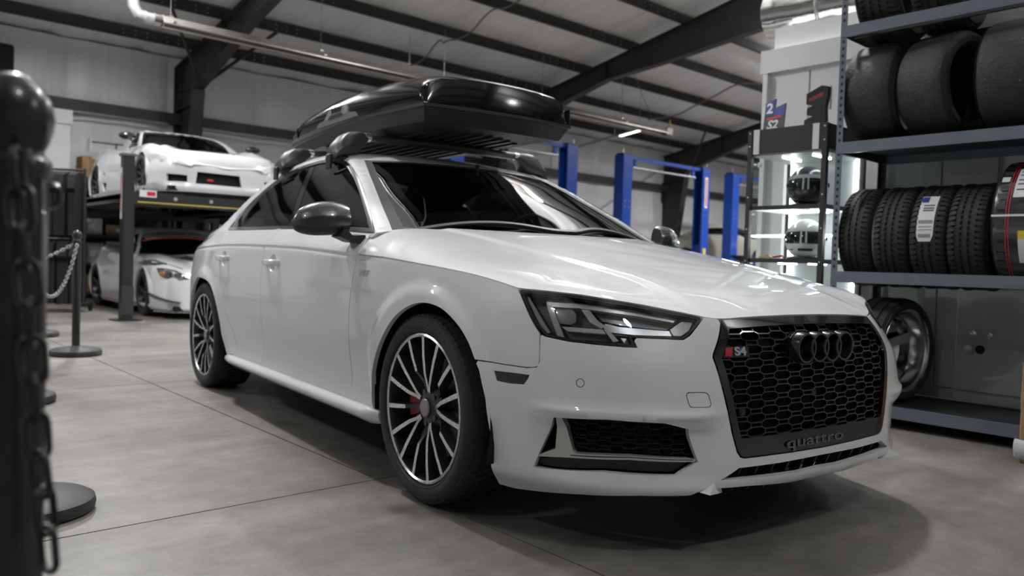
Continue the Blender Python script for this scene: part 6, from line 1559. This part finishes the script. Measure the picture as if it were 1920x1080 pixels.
arC = [[C_at(C_, ax_+.345*cos(a), .31+.345*sin(a)) for a in np.linspace(.15, pi-.15, 14)]+[(ax_-.35, 1.62), (ax_+.35, 1.62)] for ax_ in (0., -2.53)]
Cl = [(x_min, -1.55)]+[(.98, -1.5), (1.02, 0), (.98, 1.5), (x_min, 1.55)]
arC = [[(u, min(v, 1.54)) for u, v in l] for l in arC]
holesC = [l for l in (wsp, swp, neg(swp, 1), hl1, neg(hl1, 1)) if len(l) > 4]
# body top stops at the arch crowns: cut them out of the outline
def cut_arch(loop_r): return loop_r
edge_r = [(x_min, 1.50)]
for ax_ in (-2.53, 0.):
    edge_r += [C_at(C_, ax_-.36, .50)]+[C_at(C_, ax_+.347*cos(a), .31+.347*sin(a)) for a in np.linspace(pi-.55, .55, 12)]+[C_at(C_, ax_+.36, .50)]
edge_r += [C_at(C_, .6, .50), C_at(C_, .85, .45), (1.0, 1.35), (1.03, .7), (1.04, 0)]
edge = edge_r+neg(edge_r[::-1][1:], 1)
trim('upper_body', C_, dense(edge, .05, .6), bg_white, nsx.root, holes=holesC, res=.05, rim=.02)
trim('windscreen', C_, inset(dense(wsp, .04, .6), .003, .6), bg_glass, nsx.root, off=-.004, rim=0, res=.06)
for k in range(7):
    t = k/6; b = MB(); p_ = C_.px([(277+t*110, 246.2+t*12+5*(1-abs(2*t-1))*.0)])
    if p_: P = C_.ev(*np.array(p_[0])); b.box(P+np.array([0, 0, .002]), (.03, .07, .006)); b.build('windscreen_tab', mat('tab_white', (.8, .8, .8), .5), nsx.root, smooth=0)
for sg in (1, -1):
    l = swp if sg > 0 else neg(swp, 1); trim('side_window', C_, inset(dense(l, .03, .6), .003, .6), bg_glass, nsx.root, off=-.004, rim=0, res=.06)
    l = hl1 if sg > 0 else neg(hl1, 1); hb = trim('headlight', C_, inset(dense(l, .03, .6), .002, .6), mat('headlamp_clear', (.55, .56, .57), .15, coat=.8), nsx.root, off=-.006, rim=0, res=.05)
    for p_ in ((321.5, 287), (337, 290)):
        h_ = C_.px([p_]); 
        if h_: P = C_.ev(*np.array(h_[0])); N = C_.nrm(*np.array(h_[0])); P = P*[1, sg, 1]; N = N*[1, sg, 1]; b = MB(); b.cyl(P-N*.01, P+N*.004, .040, n=18); b.cyl(P+N*.004, P+N*.006, .026, n=18); b.build('projector_lamp', mat('projector_dark', (.06, .06, .065), .2, coat=.5), hb)
    for ax_ in (0., -2.53): nsx.wheel(ax_, sg, .31 if ax_ == 0 else .33, .26, .885 if ax_ == 0 else .945, 10, bg_black)
    # mirror
    b = MB(); b.sphere((-.55, -.93*sg, .93), (.075, .12, .055), 14, 10); mo = b.build('door_mirror', gloss_black, nsx.root)
    b = MB(); b.tube([(-.55, -.9*sg, .90), (-.52, -.86*sg, .84), (-.50, -.80*sg, .80)], .012, 6); b.build('mirror_stalk', gloss_black, mo)
    b = MB(); b.prism([(-3.62, .99), (-3.30, .99), (-3.30, 1.20), (-3.58, 1.20), (-3.62, 1.14)], -.006, .006, Matrix(((1, 0, 0, 0), (0, 0, 1, -.86*sg), (0, 1, 0, 0), (0, 0, 0, 1)))); b.build('wing_end_plate', bg_white, nsx.root, smooth=0)
    b = MB(); b.box((-3.35, -.45*sg, 1.0), (.10, .012, .28)); b.build('wing_strut', bg_black, nsx.root, smooth=0)
b = MB(); b.loft([[(-3.30, y, 1.13), (-3.40, y, 1.155), (-3.58, y, 1.175), (-3.58, y, 1.165), (-3.42, y, 1.125)] for y in (-.86, .86)], True, True); b.build('rear_wing', mat('wing_carbon', (.02, .02, .021), .3), nsx.root, smooth=40)
b = MB(); b.box((-1.2, 0, .12), (4.2, 1.5, .06)); b.box((-1.2, 0, .3), (1.6, 1.55, .35)); b.box((.5, 0, .35), (.3, 1.1, .3)); b.build('underbody', void_black, nsx.root, smooth=0)
b = MB(); b.box((-1.3, 0, .55), (1.2, 1.2, .35)); b.build('cabin_tub', cabin_dark, nsx.root, smooth=0)

# ---- white roadster with hardtop under the lift
SHd_ = R(-92.4)
def r_deck(x, w):
    z = np.interp(x, np.arange(-3.4, 1.2, .02), gsm(pchip([-3.4, -3.15, -2.8, -2.2, -1.4, -.6, -.2, .2, .5, .7, .82, .9, 1.1], [.6, .84, .89, .88, .86, .83, .80, .745, .69, .63, .57, .48, .2], np.arange(-3.4, 1.2, .02)), 3, 0))
    return z+.05*np.exp(-((w-.66)/.16)**2)*np.exp(-((x-.05)/.45)**2)+.07*np.exp(-((w-.74)/.16)**2)*np.exp(-((x+2.35)/.45)**2)-.02*(w/.9)**4
def r_cab(x, w):
    z = np.interp(x+.18*w*w, np.arange(-3.4, 1.2, .02), gsm(pchip([-3.4, -2.9, -2.5, -2.2, -1.9, -1.6, -1.4, -1.2, -.85, -.6, -.3, 1.1], [.5, .80, .98, 1.11, 1.20, 1.235, 1.235, 1.20, 1.02, .89, .75, .2], np.arange(-3.4, 1.2, .02)), 3, 0)); return z-.05*w*w
def r_Gb(x, z): return np.interp(x, [-3.3, -3.2, -2.8, -2.4, -2.0, -1.4, -.8, -.3, 0, .35, .6, .8, .9, 1.0], [.45, .70, .90, .93, .89, .82, .82, .86, .895, .87, .80, .62, .45, .2])-.35*np.maximum(0, z-.62)
def r_Gc(x, z): return np.interp(x, [-3.2, -2.6, -2.0, -1.3, -.6, 0], [.5, .60, .68, .71, .71, .70])-.36*np.maximum(0, z-.85)
rd = BgCar('white_roadster', 'white hardtop roadster with black bumper canards parked under the lift', 'car', (4.33, 11.05, 0), SHd_,
 [(.92, 0), (.905, .3), (.85, .54), (.74, .70), (.56, .81), (.3, .875), (0, .90), (-.35, .865), (-.8, .825), (-1.4, .83), (-1.9, .88), (-2.3, .935), (-2.6, .935), (-2.95, .86), (-3.14, .66), (-3.2, .35), (-3.21, 0)],
 ([-.03, .015, 0, .0, 0, -.005, -.03, -.075, -.14], [-.06, -.02, -.01, 0, .0, 0, -.01, -.03, -.07]), [.10, .13, .17, .25, .35, .46, .56, .63, .70], r_deck, r_cab, r_Gb, r_Gc, ((0., .022), (-2.40, .025)), xr=(-3.35, 1.0))
A2, C2 = rd.A, rd.C
sE = rd.S_[-1]; ar = rd.arches((0., -2.40), .335)
trim('lower_body', A2, dense([(-sE+.01, .105), (sE-.01, .105), (sE-.01, .64), (-sE+.01, .64)], .06), bg_white, rd.root, holes=[[(u, max(v, .115)) for u, v in l] for l in ar]+[[(-u, max(v, .115)) for u, v in l] for l in ar], res=.05, rim=.03)
ws2 = C2.px([(259, 476), (262, 458), (268, 438), (300, 433), (330, 432.5), (365, 435), (392, 441), (378, 460), (366, 477), (330, 478), (290, 477)]); sw2 = C2.px([(243, 470), (243, 450), (252, 440), (262, 438), (257, 455), (252, 476)])
hl2 = C2.px([(294, 503), (308, 503.5), (331, 508), (345, 516), (355, 524.5), (335, 526.4), (310, 522.5), (300, 516.7)])
vent = C2.px([(259, 493), (276.7, 488), (292, 488), (313, 496.5), (290, 497.5), (269, 497.5)])
er = [(-3.15, 1.45)]
for ax_ in (-2.40, 0.): er += [C_at(C2, ax_-.35, .50)]+[C_at(C2, ax_+.337*cos(a), .31+.337*sin(a)) for a in np.linspace(pi-.55, .55, 12)]+[C_at(C2, ax_+.35, .50)]
er += [C_at(C2, .55, .50), (.80, 1.3), (.88, 1.1), (.93, .6), (.94, 0)]
hol = [l for l in (ws2, sw2, neg(sw2, 1)) if len(l) > 4]
trim('upper_body', C2, dense(er+neg(er[::-1][1:], 1), .05, .6), bg_white, rd.root, holes=hol, res=.05, rim=.02)
trim('windscreen', C2, inset(dense(ws2, .04, .6), .003, .6), bg_glass, rd.root, off=-.004, rim=0, res=.06)
ban = C2.px([(266.5, 444), (268.5, 438.5), (300, 433.8), (330, 433.2), (365, 436), (390, 441.5), (386, 447), (360, 444.5), (330, 443.5), (300, 444.5), (275, 449)])
if len(ban) > 8:
    bo = trim('windscreen_banner', C2, dense(ban, .04, .6), mat('banner_grey', (.30, .30, .30), .5), rd.root, off=.002, rim=.002, res=.06, label='grey windscreen banner with dark lettering')
    pc = C2.px([(330, 438.5)])[0]; P = C2.ev(*np.array(pc)); N = C2.nrm(*np.array(pc)); text_obj('banner_lettering', 'RACING SERVICE', .085, frame(P+N*.012, (0, 1, 0), np.cross(N, (0, 1, 0))), print_dark, bo, extrude=.001, bold=.002, sx=1.5) if False else None
    for k in range(14):
        t_ = k/13; pm_ = C2.px([(296+t_*78, 438.8+1.6*t_-2.2*4*t_*(1-t_)*.35)])
        if pm_ and k not in (4, 9): Pm = C2.ev(*np.array(pm_[0])); Nm = C2.nrm(*np.array(pm_[0])); b = MB(); b.M = frame(Pm+Nm*.004, (0, 1, 0), np.cross(Nm, (0, 1, 0))); b.box((0, 0, 0), (.030, .034, .002)); b.M = None; b.build('banner_mark', print_dark, bo, smooth=0)
    rs = C2.px([(268, 452), (285, 448.5), (310, 446.5), (340, 446), (370, 448), (384, 450)])
    if len(rs) > 3: b = MB(); b.tube([C2.ev(*np.array(p))+C2.nrm(*np.array(p))*.004 for p in rs], .009, 6); b.build('banner_red_line', print_red, bo)
for sg in (1, -1):
    l = sw2 if sg > 0 else neg(sw2, 1); trim('side_window', C2, inset(dense(l, .03, .6), .003, .6), bg_glass, rd.root, off=-.004, rim=0, res=.06)
    l = hl2 if sg > 0 else neg(hl2, 1); hb = trim('headlight', C2, dense(l, .03, .6), mat('headlamp_dark', (.09, .09, .095), .12, coat=1.), rd.root, off=.004, rim=.01, res=.05)
    for p_, r_, m_ in (((305, 513), .035, mat('amber_lens', (.5, .13, .02), .25, coat=.6)), ((322, 516), .042, chrome), ((337, 518), .045, chrome)):
        h_ = C2.px([p_])
        if h_: P = C2.ev(*np.array(h_[0])); N = C2.nrm(*np.array(h_[0])); P = P*[1, sg, 1]; N = N*[1, sg, 1]; b = MB(); b.cyl(P, P+N*.008, r_, r_*.8, n=16); b.build('lamp_unit', m_, hb)
    l = vent if sg > 0 else neg(vent, 1)
    if len(l) > 3: trim('wing_vent', C2, dense(l, .03, .6), mat('vent_dark', (.05, .05, .052), .4), rd.root, off=.006, rim=.01, res=.05, label='dark louvred vent on the wing')
    for ax_ in (0., -2.40): rd.wheel(ax_, sg, .305 if ax_ == 0 else .32, .25, .88 if ax_ == 0 else .915, 5, bg_black)
    cn = A2.px([(271, 543), (284, 551), (296, 557), (323, 565), (339, 568)])
    b = MB(); rings = []
    for u, v in cn:
        P = A2.ev(np.array(u), np.array(v)); N = A2.nrm(np.array(u), np.array(v)); P = P*[1, sg, 1]; N = N*[1, sg, 1]; rings.append([P-N*.01+np.array([0, 0, -.008]), P+N*.06+np.array([0, 0, -.004]), P+N*.06+np.array([0, 0, .010]), P-N*.01+np.array([0, 0, .008])])
    if rings: b.loft(rings if sg > 0 else [r_[::-1] for r_ in rings], True, True); b.build('bumper_canard', bg_black, rd.root, smooth=30)
    b = MB(); b.sphere((-.55, -.90*sg, .93), (.07, .10, .05), 12, 8); b.build('door_mirror', bg_black, rd.root)
    b = MB(); b.box((-1.2, -.85*sg, .14), (1.7, .10, .05)); b.build('side_skirt', mat('skirt_grey', (.35, .35, .35), .4), rd.root, smooth=0)
b = MB(); b.prism([(.93+.04, 0), (.92, .32), (.86, .56), (.74, .73), (.45, .86), (.3, .6), (.3, -.6), (.45, -.86), (.74, -.73), (.86, -.56), (.92, -.32)], .085, .10); b.build('front_splitter', mat('splitter_grey', (.22, .22, .22), .45), rd.root, smooth=0)
hs_ = C2.px([(284.5, 488), (310, 494), (335, 502), (350, 508)])
if len(hs_) > 2:
    for sg in (1, -1): b = MB(); b.tube([(C2.ev(*np.array(p))*[1, sg, 1])+np.array([0, 0, .001]) for p in hs_], .006, 6); b.build('bonnet_gap', void_black, rd.root)
hv = C2.px([(318, 481), (350, 480), (368, 487), (364, 490), (335, 485)])
if len(hv) > 3: trim('bonnet_vent', C2, dense(hv, .03, .6), void_black, rd.root, off=.004, rim=.004, res=.05)
b = MB(); b.box((-1.1, 0, .14), (3.8, 1.4, .05)); b.box((-1.2, 0, .35), (1.6, 1.4, .4)); b.box((.4, 0, .35), (.3, 1.1, .3)); b.build('underbody', void_black, rd.root, smooth=0)
b = MB(); b.box((-1.45, 0, .75), (.9, 1.2, .2)); b.build('cabin_tub', cabin_dark, rd.root, smooth=0)
b = MB(); P = [(-1.0, -.5, .9), (-1.45, -.5, 1.15), (-1.45, .5, 1.15), (-1.0, .5, .9)]; b.tube([(-1.9, -.5, .7), (-1.75, -.48, 1.1), (-1.75, .48, 1.1), (-1.9, .5, .7)], .02, 8); b.build('roll_hoop', cabin_dark, rd.root)
# ================================================================== blue two-post lifts by the back wall
blue = mat('lift_blue', (.010, .060, .36), .35, coat=.3, noise=.08, nscale=4)
def two_post(x0, x1, lab, y=13.05, beam_z=3.58, sticker=False):
    t = thing('two_post_lift', lab, 'car lift', (x0, y, 0), 0, 'blue two-post lifts')
    for k, x in enumerate((0, x1-x0)):
        s_ = 1 if k == 0 else -1; b = MB()
        # open channel section facing the bay
        b.prism([(-.17, -.15), (.17, -.15), (.17, -.11), (-.13, -.13), (-.13, .13), (.17, .11), (.17, .15), (-.17, .15)], 0, 3.65, Matrix.Translation((x, 0, 0)) @ Matrix.Scale(s_, 4, (1, 0, 0))); p = b.build('column', blue, t, smooth=0)
        b = MB(); b.box((x, 0, .015), (.6, .5, .03)); b.build('base_plate', blue, p, smooth=0)
        b = MB(); b.box((x+s_*.02, 0, 1.25), (.22, .20, .55)); b.build('carriage', blue, p, smooth=0)
        b = MB(); b.cyl((x+s_*.06, -.05, .1), (x+s_*.06, -.05, 3.5), .02, n=8); b.build('lift_cable', lb_, p)
        b = MB(); b.box((x, 0, 3.67), (.30, .22, .04)); b.build('top_cap', mat('cap_black', (.02, .02, .02), .5), p, smooth=0)
        b = MB(); b.box((x-s_*.10, -.06, 3.74), (.03, .02, .12)); b.build('pulley_bracket', galv, p, smooth=0)
        for z in (2.35, 2.5):
            for yy in (-.08, .08): b = MB(); b.cyl((x+yy, -.155, z), (x+yy, -.148, z), .018, n=8); b.build('column_bolt', galv, p)
        for yy in (-.35, .35):
            b = MB(); b.beam((x+s_*.1, yy*.2, 1.02), (x+s_*1.0, yy*2, 1.02), .10, .09); b.build('swing_arm', blue, t, smooth=0)
        if sticker and k == 1:
            b = MB(); b.box((x, -.152, 2.98), (.13, .006, .85)); so = b.build('warning_sticker', warn, p, smooth=0); b = MB(); b.box((x, -.156, 2.98), (.05, .004, .74)); b.build('sticker_print', print_red, so, smooth=0)
            b = MB(); b.box((x, -.152, 1.28), (.13, .006, .30)); b.build('yellow_sticker', mat('sticker_yellow', (.7, .55, .05), .5), p, smooth=0)
    b = MB(); b.box(((x1-x0)/2, 0, beam_z+.03), (x1-x0, .14, .08)); b.build('overhead_beam', blue, t, smooth=0)
    b = MB(); b.cyl((.35, 0, beam_z-.2), (x1-x0-.35, 0, beam_z-.2), .03, n=10); br = b.build('safety_bar', galv, t)
    for x in (.45, x1-x0-.45): b = MB(); b.box((x, 0, beam_z-.1), (.10, .05, .24)); b.build('bar_bracket', blue, t, smooth=0)
    return t
two_post(10.1, 13.5, 'blue two-post car lift behind the roof box'); two_post(15.5, 18.9, 'blue two-post car lift with white warning sticker on its column', sticker=True); two_post(20.4, 23.8, 'blue two-post car lift beside the glass display case')
# cream car on the far lift
def f_deck(x, w): return np.interp(x, np.arange(-3.8, 1.3, .02), gsm(pchip([-3.8, -3.5, -3., -2., -.6, -.2, .3, .6, .8, 1., 1.3], [.6, .9, .95, .92, .92, .90, .84, .78, .70, .55, .2], np.arange(-3.8, 1.3, .02)), 3, 0))-.03*(w/.85)**4
def f_cab(x, w): return np.interp(x+.2*w*w, np.arange(-3.8, 1.3, .02), gsm(pchip([-3.8, -3.0, -2.6, -2.2, -1.7, -1.35, -1.0, -.55, -.2, 1.3], [.5, .9, 1.12, 1.3, 1.36, 1.34, 1.2, .98, .8, .2], np.arange(-3.8, 1.3, .02)), 3, 0))-.05*w*w
def f_Gb(x, z): return np.interp(x, [-3.6, -3.4, -3., -2., 0, .5, .8, 1.0, 1.1], [.4, .7, .82, .86, .86, .82, .72, .5, .2])-.3*np.maximum(0, z-.65)
def f_Gc(x, z): return np.interp(x, [-3.4, -2.8, -2., -1., 0], [.5, .62, .72, .74, .74])-.4*np.maximum(0, z-.9)
fc = BgCar('cream_car', 'cream coloured car raised on the blue lift seen past the display case', 'car', (22.1, 12.6, .90), R(-80), [(1.0, 0), (.985, .3), (.93, .56), (.80, .72), (.5, .83), (0, .87), (-.8, .87), (-2., .87), (-2.8, .86), (-3.3, .75), (-3.5, .4), (-3.52, 0)],
 ([-.05, .0, .01, 0, -.02, -.06, -.12], [-.08, -.02, 0, 0, -.005, -.02, -.06]), [.14, .20, .3, .45, .58, .66, .75], f_deck, f_cab, f_Gb, f_Gc, ((0., .01), (-2.5, .01)), xr=(-3.7, 1.05))
cream = mat('cream_paint', (.62, .60, .50), .3, coat=.6)
sE = fc.S_[-1]; ar = fc.arches((0., -2.5), .34)
trim('lower_body', fc.A, dense([(-sE+.01, .15), (sE-.01, .15), (sE-.01, .70), (-sE+.01, .70)], .08), cream, fc.root, holes=[[(u, max(v, .16)) for u, v in l] for l in ar]+[[(-u, max(v, .16)) for u, v in l] for l in ar], res=.08)
er = [(-3.45, 1.45), C_at(fc.C, -2.0, .66), C_at(fc.C, .4, .66), (.9, 1.2), (.98, .6), (.99, 0)]
wsf = [(-.30, -.55), (-.22, 0), (-.30, .55), (-.55, .90), (-1.2, .55), (-1.25, 0), (-1.2, -.55), (-.55, -.90)]
swf = [C_at(fc.C, x, z) for x, z in ((-.75, 1.0), (-1.25, 1.24), (-2.2, 1.22), (-2.5, 1.02))]
trim('upper_body', fc.C, dense(er+neg(er[::-1][1:], 1), .08, .6), cream, fc.root, holes=[wsf, swf, neg(swf, 1)], res=.08)
trim('windscreen', fc.C, wsf, bg_glass, fc.root, off=-.004, rim=0, res=.1)
for sg in (1, -1):
    trim('side_window', fc.C, swf if sg > 0 else neg(swf, 1), bg_glass, fc.root, off=-.004, rim=0, res=.1)
    for ax_ in (0., -2.5): fc.wheel(ax_, sg, .31, .2, .86, 5, gunmetal)
b = MB(); b.box((-1.2, 0, .2), (4.0, 1.4, .06)); b.box((-1.2, 0, .4), (1.8, 1.5, .4)); b.build('underbody', void_black, fc.root, smooth=0)
# black bins and an engine stand in front of it
t = thing('oil_drain', 'dark oil drain caddy standing between the blue lifts', 'oil drain', (19.88, 12.35, 0))
b = MB(); b.lathe([(0, 0), (.25, 0), (.27, .05), (.27, .75), (.2, .85), (.06, .88), (.05, 1.1)], 20); b.build('tank', mat('tank_dark', (.03, .03, .032), .4), t); b = MB(); b.lathe([(.05, 1.08), (.30, 1.25), (.31, 1.27), (.29, 1.27), (.04, 1.1)], 20); b.build('funnel', mat('tank_dark', (.03, .03, .032), .4), t)
t = thing('tool_cart', 'dark grey tool cart parked beside the lift column', 'tool cart', (19.2, 11.9, 0))
b = MB(); b.box((0, 0, .55), (.6, .45, .8)); b.build('cart_body', mat('cart_grey', (.07, .07, .075), .4), t, smooth=0)
for k in range(4): b = MB(); b.box((0, -.23, .27+.18*k), (.55, .02, .15)); b.build('drawer', mat('cart_grey2', (.11, .11, .115), .4), t, smooth=0)
for x in (-.25, .25):
    for y in (-.17, .17): b = MB(); b.cyl((x-.02, y, .07), (x+.02, y, .07), .07, n=14); b.build('castor', rubber, t)
b = MB(); b.tube([(-.3, .2, .9), (-.45, .2, 1.1), (-.45, -.2, 1.1), (-.3, -.2, .9)], .015); b.build('push_handle', galv, t)
# ================================================================== shirt rack and shelves at the left
sr = thing('garment_rack', 'black rolling rack hung with black shirts behind the stanchions', 'garment rack', (2.52, 12.3, 0), R(-35))
gm = mat('rack_tube', (.03, .03, .031), .4)
b = MB(); b.cyl((-.95, 0, 1.93), (.55, 0, 1.93), .016); b.build('top_rail', gm, sr)
b = MB(); b.cyl((-.95, 0, 1.02), (.55, 0, 1.02), .016); b.build('middle_rail', gm, sr)
for x in (-.95, .55):
    b = MB(); b.cyl((x, 0, .1), (x, 0, 1.95), .018); b.build('upright', gm, sr)
    b = MB(); b.beam((x, -.28, .10), (x, .28, .10), .04, .04); b.build('foot_bar', gm, sr)
    for y in (-.25, .25): b = MB(); b.cyl((x-.015, y, .045), (x+.015, y, .045), .045, n=14); b.build('castor', rubber, sr)
shirt_m = mat('black_cotton', (.006, .006, .0065), .85, noise=.3, nscale=12); hang_m = mat('white_hanger', (.7, .7, .7), .4)
random.seed(3); Mr = Matrix.Translation((2.52, 12.3, 0)) @ Matrix.Rotation(R(-35), 4, 'Z')
def shirt_mesh(seed):
    random.seed(seed); b = MB(); pr = [(0, -.03), (.07, -.015), (.22, -.07), (.27, -.25), (.20, -.29), (.185, -.2), (.21, -.88), (-.21, -.88), (-.185, -.2), (-.20, -.29), (-.27, -.25), (-.22, -.07), (-.07, -.015)]
    pw_ = [random.uniform(-.01, .01) for _ in pr]
    f = [(.028+pw_[i]*.5, y, z) for i, (y, z) in enumerate(pr)]; k = [(-.028+pw_[i], y, z) for i, (y, z) in enumerate(pr)]; n = len(pr)
    b.add(f+k, [list(range(n)), list(range(n, 2*n))[::-1]]+[[i, (i+1) % n, n+(i+1) % n, n+i][::-1] for i in range(n)]); return b
hb_ = MB(); hb_.tube([(0, 0, 0), (0, 0, -.02), (0, .0, -.035)], .0035, 5); hb_.tube([(0, -.20, -.085), (0, -.03, -.04), (0, .03, -.04), (0, .20, -.085)], .011, 5); hb_.tube([(0, 0, 0), (0, .018, .012), (0, .012, .028), (0, -.004, .03), (0, -.012, .02)], .003, 5)
protos = None
for tier, (zr_t, n_) in enumerate(((1.915, 26), (1.005, 24))):
    for k in range(n_):
        x = -.88+1.36*k/(n_-1); p = Mr @ Vector((x, 0, zr_t))
        t = thing('hanging_shirt', 'black shirt on a white hanger, hung on the %s rail of the garment rack' % ('upper', 'lower')[tier], 'shirt', tuple(p), R(-35)+random.uniform(-.15, .15), 'black shirts on the garment rack')
        if protos is None: protos = (shirt_mesh(1).build('fabric', shirt_m, t, smooth=40).data, hb_.build('hanger', hang_m, t).data)
        else:
            for nm, d in zip(('fabric', 'hanger'), protos): o = bpy.data.objects.new(nm, d); COL.objects.link(o); o.parent = t
# loudspeaker high on the back wall
t = thing('wall_speaker', 'black loudspeaker bracketed high on the insulated back wall', 'speaker', tuple(on_Y((-4, 108), 15.6)), 0)
b = MB(); b.box((0, 0, 0), (.42, .3, .46), bev=.03); b.build('cabinet', matte_black, t); b = MB(); b.box((0, -.155, 0), (.36, .012, .40), bev=.004); b.build('speaker_cloth', void_black, t); b = MB(); b.box((0, .2, -.22), (.10, .2, .12)); b.cyl((0, 0, -.3), (0, 0, -.2), .05); b.build('bracket', steel_brown, t)
# white partition block at the left
wp = MB(); c = on_Y((131, 300), 15.35); wp.box((c[0]-2.5, 15.5, 1.50), (5.0, .3, 3.0)); wpt = wp.build('wall_stub', white_wallpaint, None, smooth=0, kind='structure')
b = MB(); b.box((c[0]-2.49, 15.5, 3.12), (5.04, .36, .24)); b.build('stub_coping', white_wallpaint, wpt, smooth=0)
# parts shelving against the back wall behind the lift
pd = mat('shelf_steel', (.06, .06, .063), .45)
random.seed(11); cols = [card, card, mat('box_grey', (.12, .12, .125), .6), mat('box_black', (.03, .03, .032), .5), mat('box_white', (.5, .5, .5), .6), mat('box_tan', (.30, .20, .11), .7), mat('metal_part', (.25, .25, .25), .35, metal=.8), card]
words = ['brown', 'kraft brown', 'grey', 'black', 'white', 'tan', 'metallic', 'plain brown']; tiers = ('bottom shelf', 'second shelf', 'third shelf', 'fourth shelf', 'top')
for sx0, sx1, lab, near in ((3.75, 5.36, 'dark steel parts shelving crammed with boxes beside the white partition stub', 'partition-side'), (5.95, 8.25, 'dark steel parts shelving crammed with boxes beyond the brown column', 'column-side')):
    ps = thing('parts_shelving', lab, 'shelf', (sx0, 15.62, 0)); L_ = sx1-sx0
    for x in (0, L_):
        for y in (-.22, .22): b = MB(); b.box((x, y, 1.0), (.04, .04, 2.0)); b.build('upright', pd, ps, smooth=0)
    for z in (.12, .62, 1.12, 1.62, 1.95):
        b = MB(); b.box((L_/2, 0, z-.02), (L_, .48, .04)); b.build('shelf_board', pd, ps, smooth=0)
    b = MB(); b.box((L_/2, .235, .98), (L_, .01, 1.9)); b.build('back_sheet', mat('back_dark', (.05, .05, .052), .6), ps, smooth=0)
    for zi, z in enumerate((.12, .62, 1.12, 1.62, 1.95)):
        x = sx0+.04+(.20 if zi == 4 and sx0 < 4 else 0)
        while True:
            w = random.uniform(.22, .55); h = random.uniform(.16, .40) if zi < 3 else random.uniform(.15, .27) if zi == 3 else random.uniform(.15, .45); d = random.uniform(.26, .36); ci = random.randrange(len(cols))
            if x+w > sx1-.04: break
            if random.random() < .9:
                nm_ = '%s parts box on the %s of %s shelving' % (words[ci], tiers[zi], near)
                t = thing('stored_box', nm_, 'box', (x+w/2, 15.575, z), random.uniform(-.04, .04), '%s boxes, %s, %s shelving' % (words[ci], tiers[zi], near))
                b = MB(); b.box((0, 0, h/2), (w-.05, d, h), bev=.008); b.build('carton', cols[ci], t, smooth=0)
                b = MB(); b.box((0, 0, h+.002), (w-.05, .05, .004)); b.build('tape', mat('brown_tape', (.42, .29, .16), .3), t, smooth=0)
                b = MB(); b.box((random.uniform(-.03, .03), -d/2-.002, h*.5), (w*.3, .003, h*.3)); b.build('paper_label', sticker_w, t, smooth=0)
            x += w+random.uniform(.0, .05)
# work chair and engine parts in the gloom beside the rack
t = thing('work_stool', 'grey mesh-backed stool standing in front of the parts shelving', 'stool', (3.15, 14.3, 0), .3)
b = MB(); b.box((0, .18, .88), (.42, .05, .36), bev=.02); b.build('backrest', mat('stool_grey', (.22, .22, .225), .6), t); b = MB(); b.box((0, 0, .52), (.42, .40, .07), bev=.02); b.build('seat', mat('stool_grey', (.22, .22, .225), .6), t); b = MB(); b.cyl((0, 0, .08), (0, 0, .5), .025); b.beam((0, .16, .5), (0, .2, .8), .05, .015); b.build('stem', galv, t)
for k in range(5): a = 2*pi*k/5; b = MB(); b.beam((0, 0, .09), (.28*cos(a), .28*sin(a), .06), .04, .03); b.cyl((.28*cos(a)-.01, .28*sin(a), .03), (.28*cos(a)+.01, .28*sin(a), .03), .03, n=12); b.build('star_leg', gm, t)
t = thing('floor_jack', 'orange hydraulic floor jack resting on the floor behind the roadster', 'jack', (3.0, 14.05, 0), .5)
oj = mat('jack_orange', (.55, .20, .03), .45)
b = MB(); b.box((0, 0, .10), (.14, .7, .1), bev=.01); b.build('frame', oj, t, smooth=0); b = MB(); b.cyl((0, .3, .15), (0, .75, .62), .018); b.build('handle', oj, t); b = MB(); b.beam((0, -.3, .12), (0, .1, .2), .09, .05); b.cyl((0, -.3, .12), (0, -.3, .19), .05); b.build('lift_arm', gm, t)
for x in (-.09, .09):
    for y in (-.28, .28): b = MB(); b.cyl((x-.02, y, .055), (x+.02, y, .055), .055, n=14); b.build('jack_wheel', gm, t)
# tall carton on the lift deck level behind the sports car
t = thing('tall_carton', 'tall brown carton standing on the top of the parts shelving', 'box', (3.86, 15.62, 1.95), .1)
b = MB(); b.box((0, 0, .275), (.17, .3, .55), bev=.008); b.build('carton', card, t, smooth=0); b = MB(); b.box((0, -.151, .275), (.04, .003, .55)); b.build('tape', mat('brown_tape', (.42, .29, .16), .3), t, smooth=0)
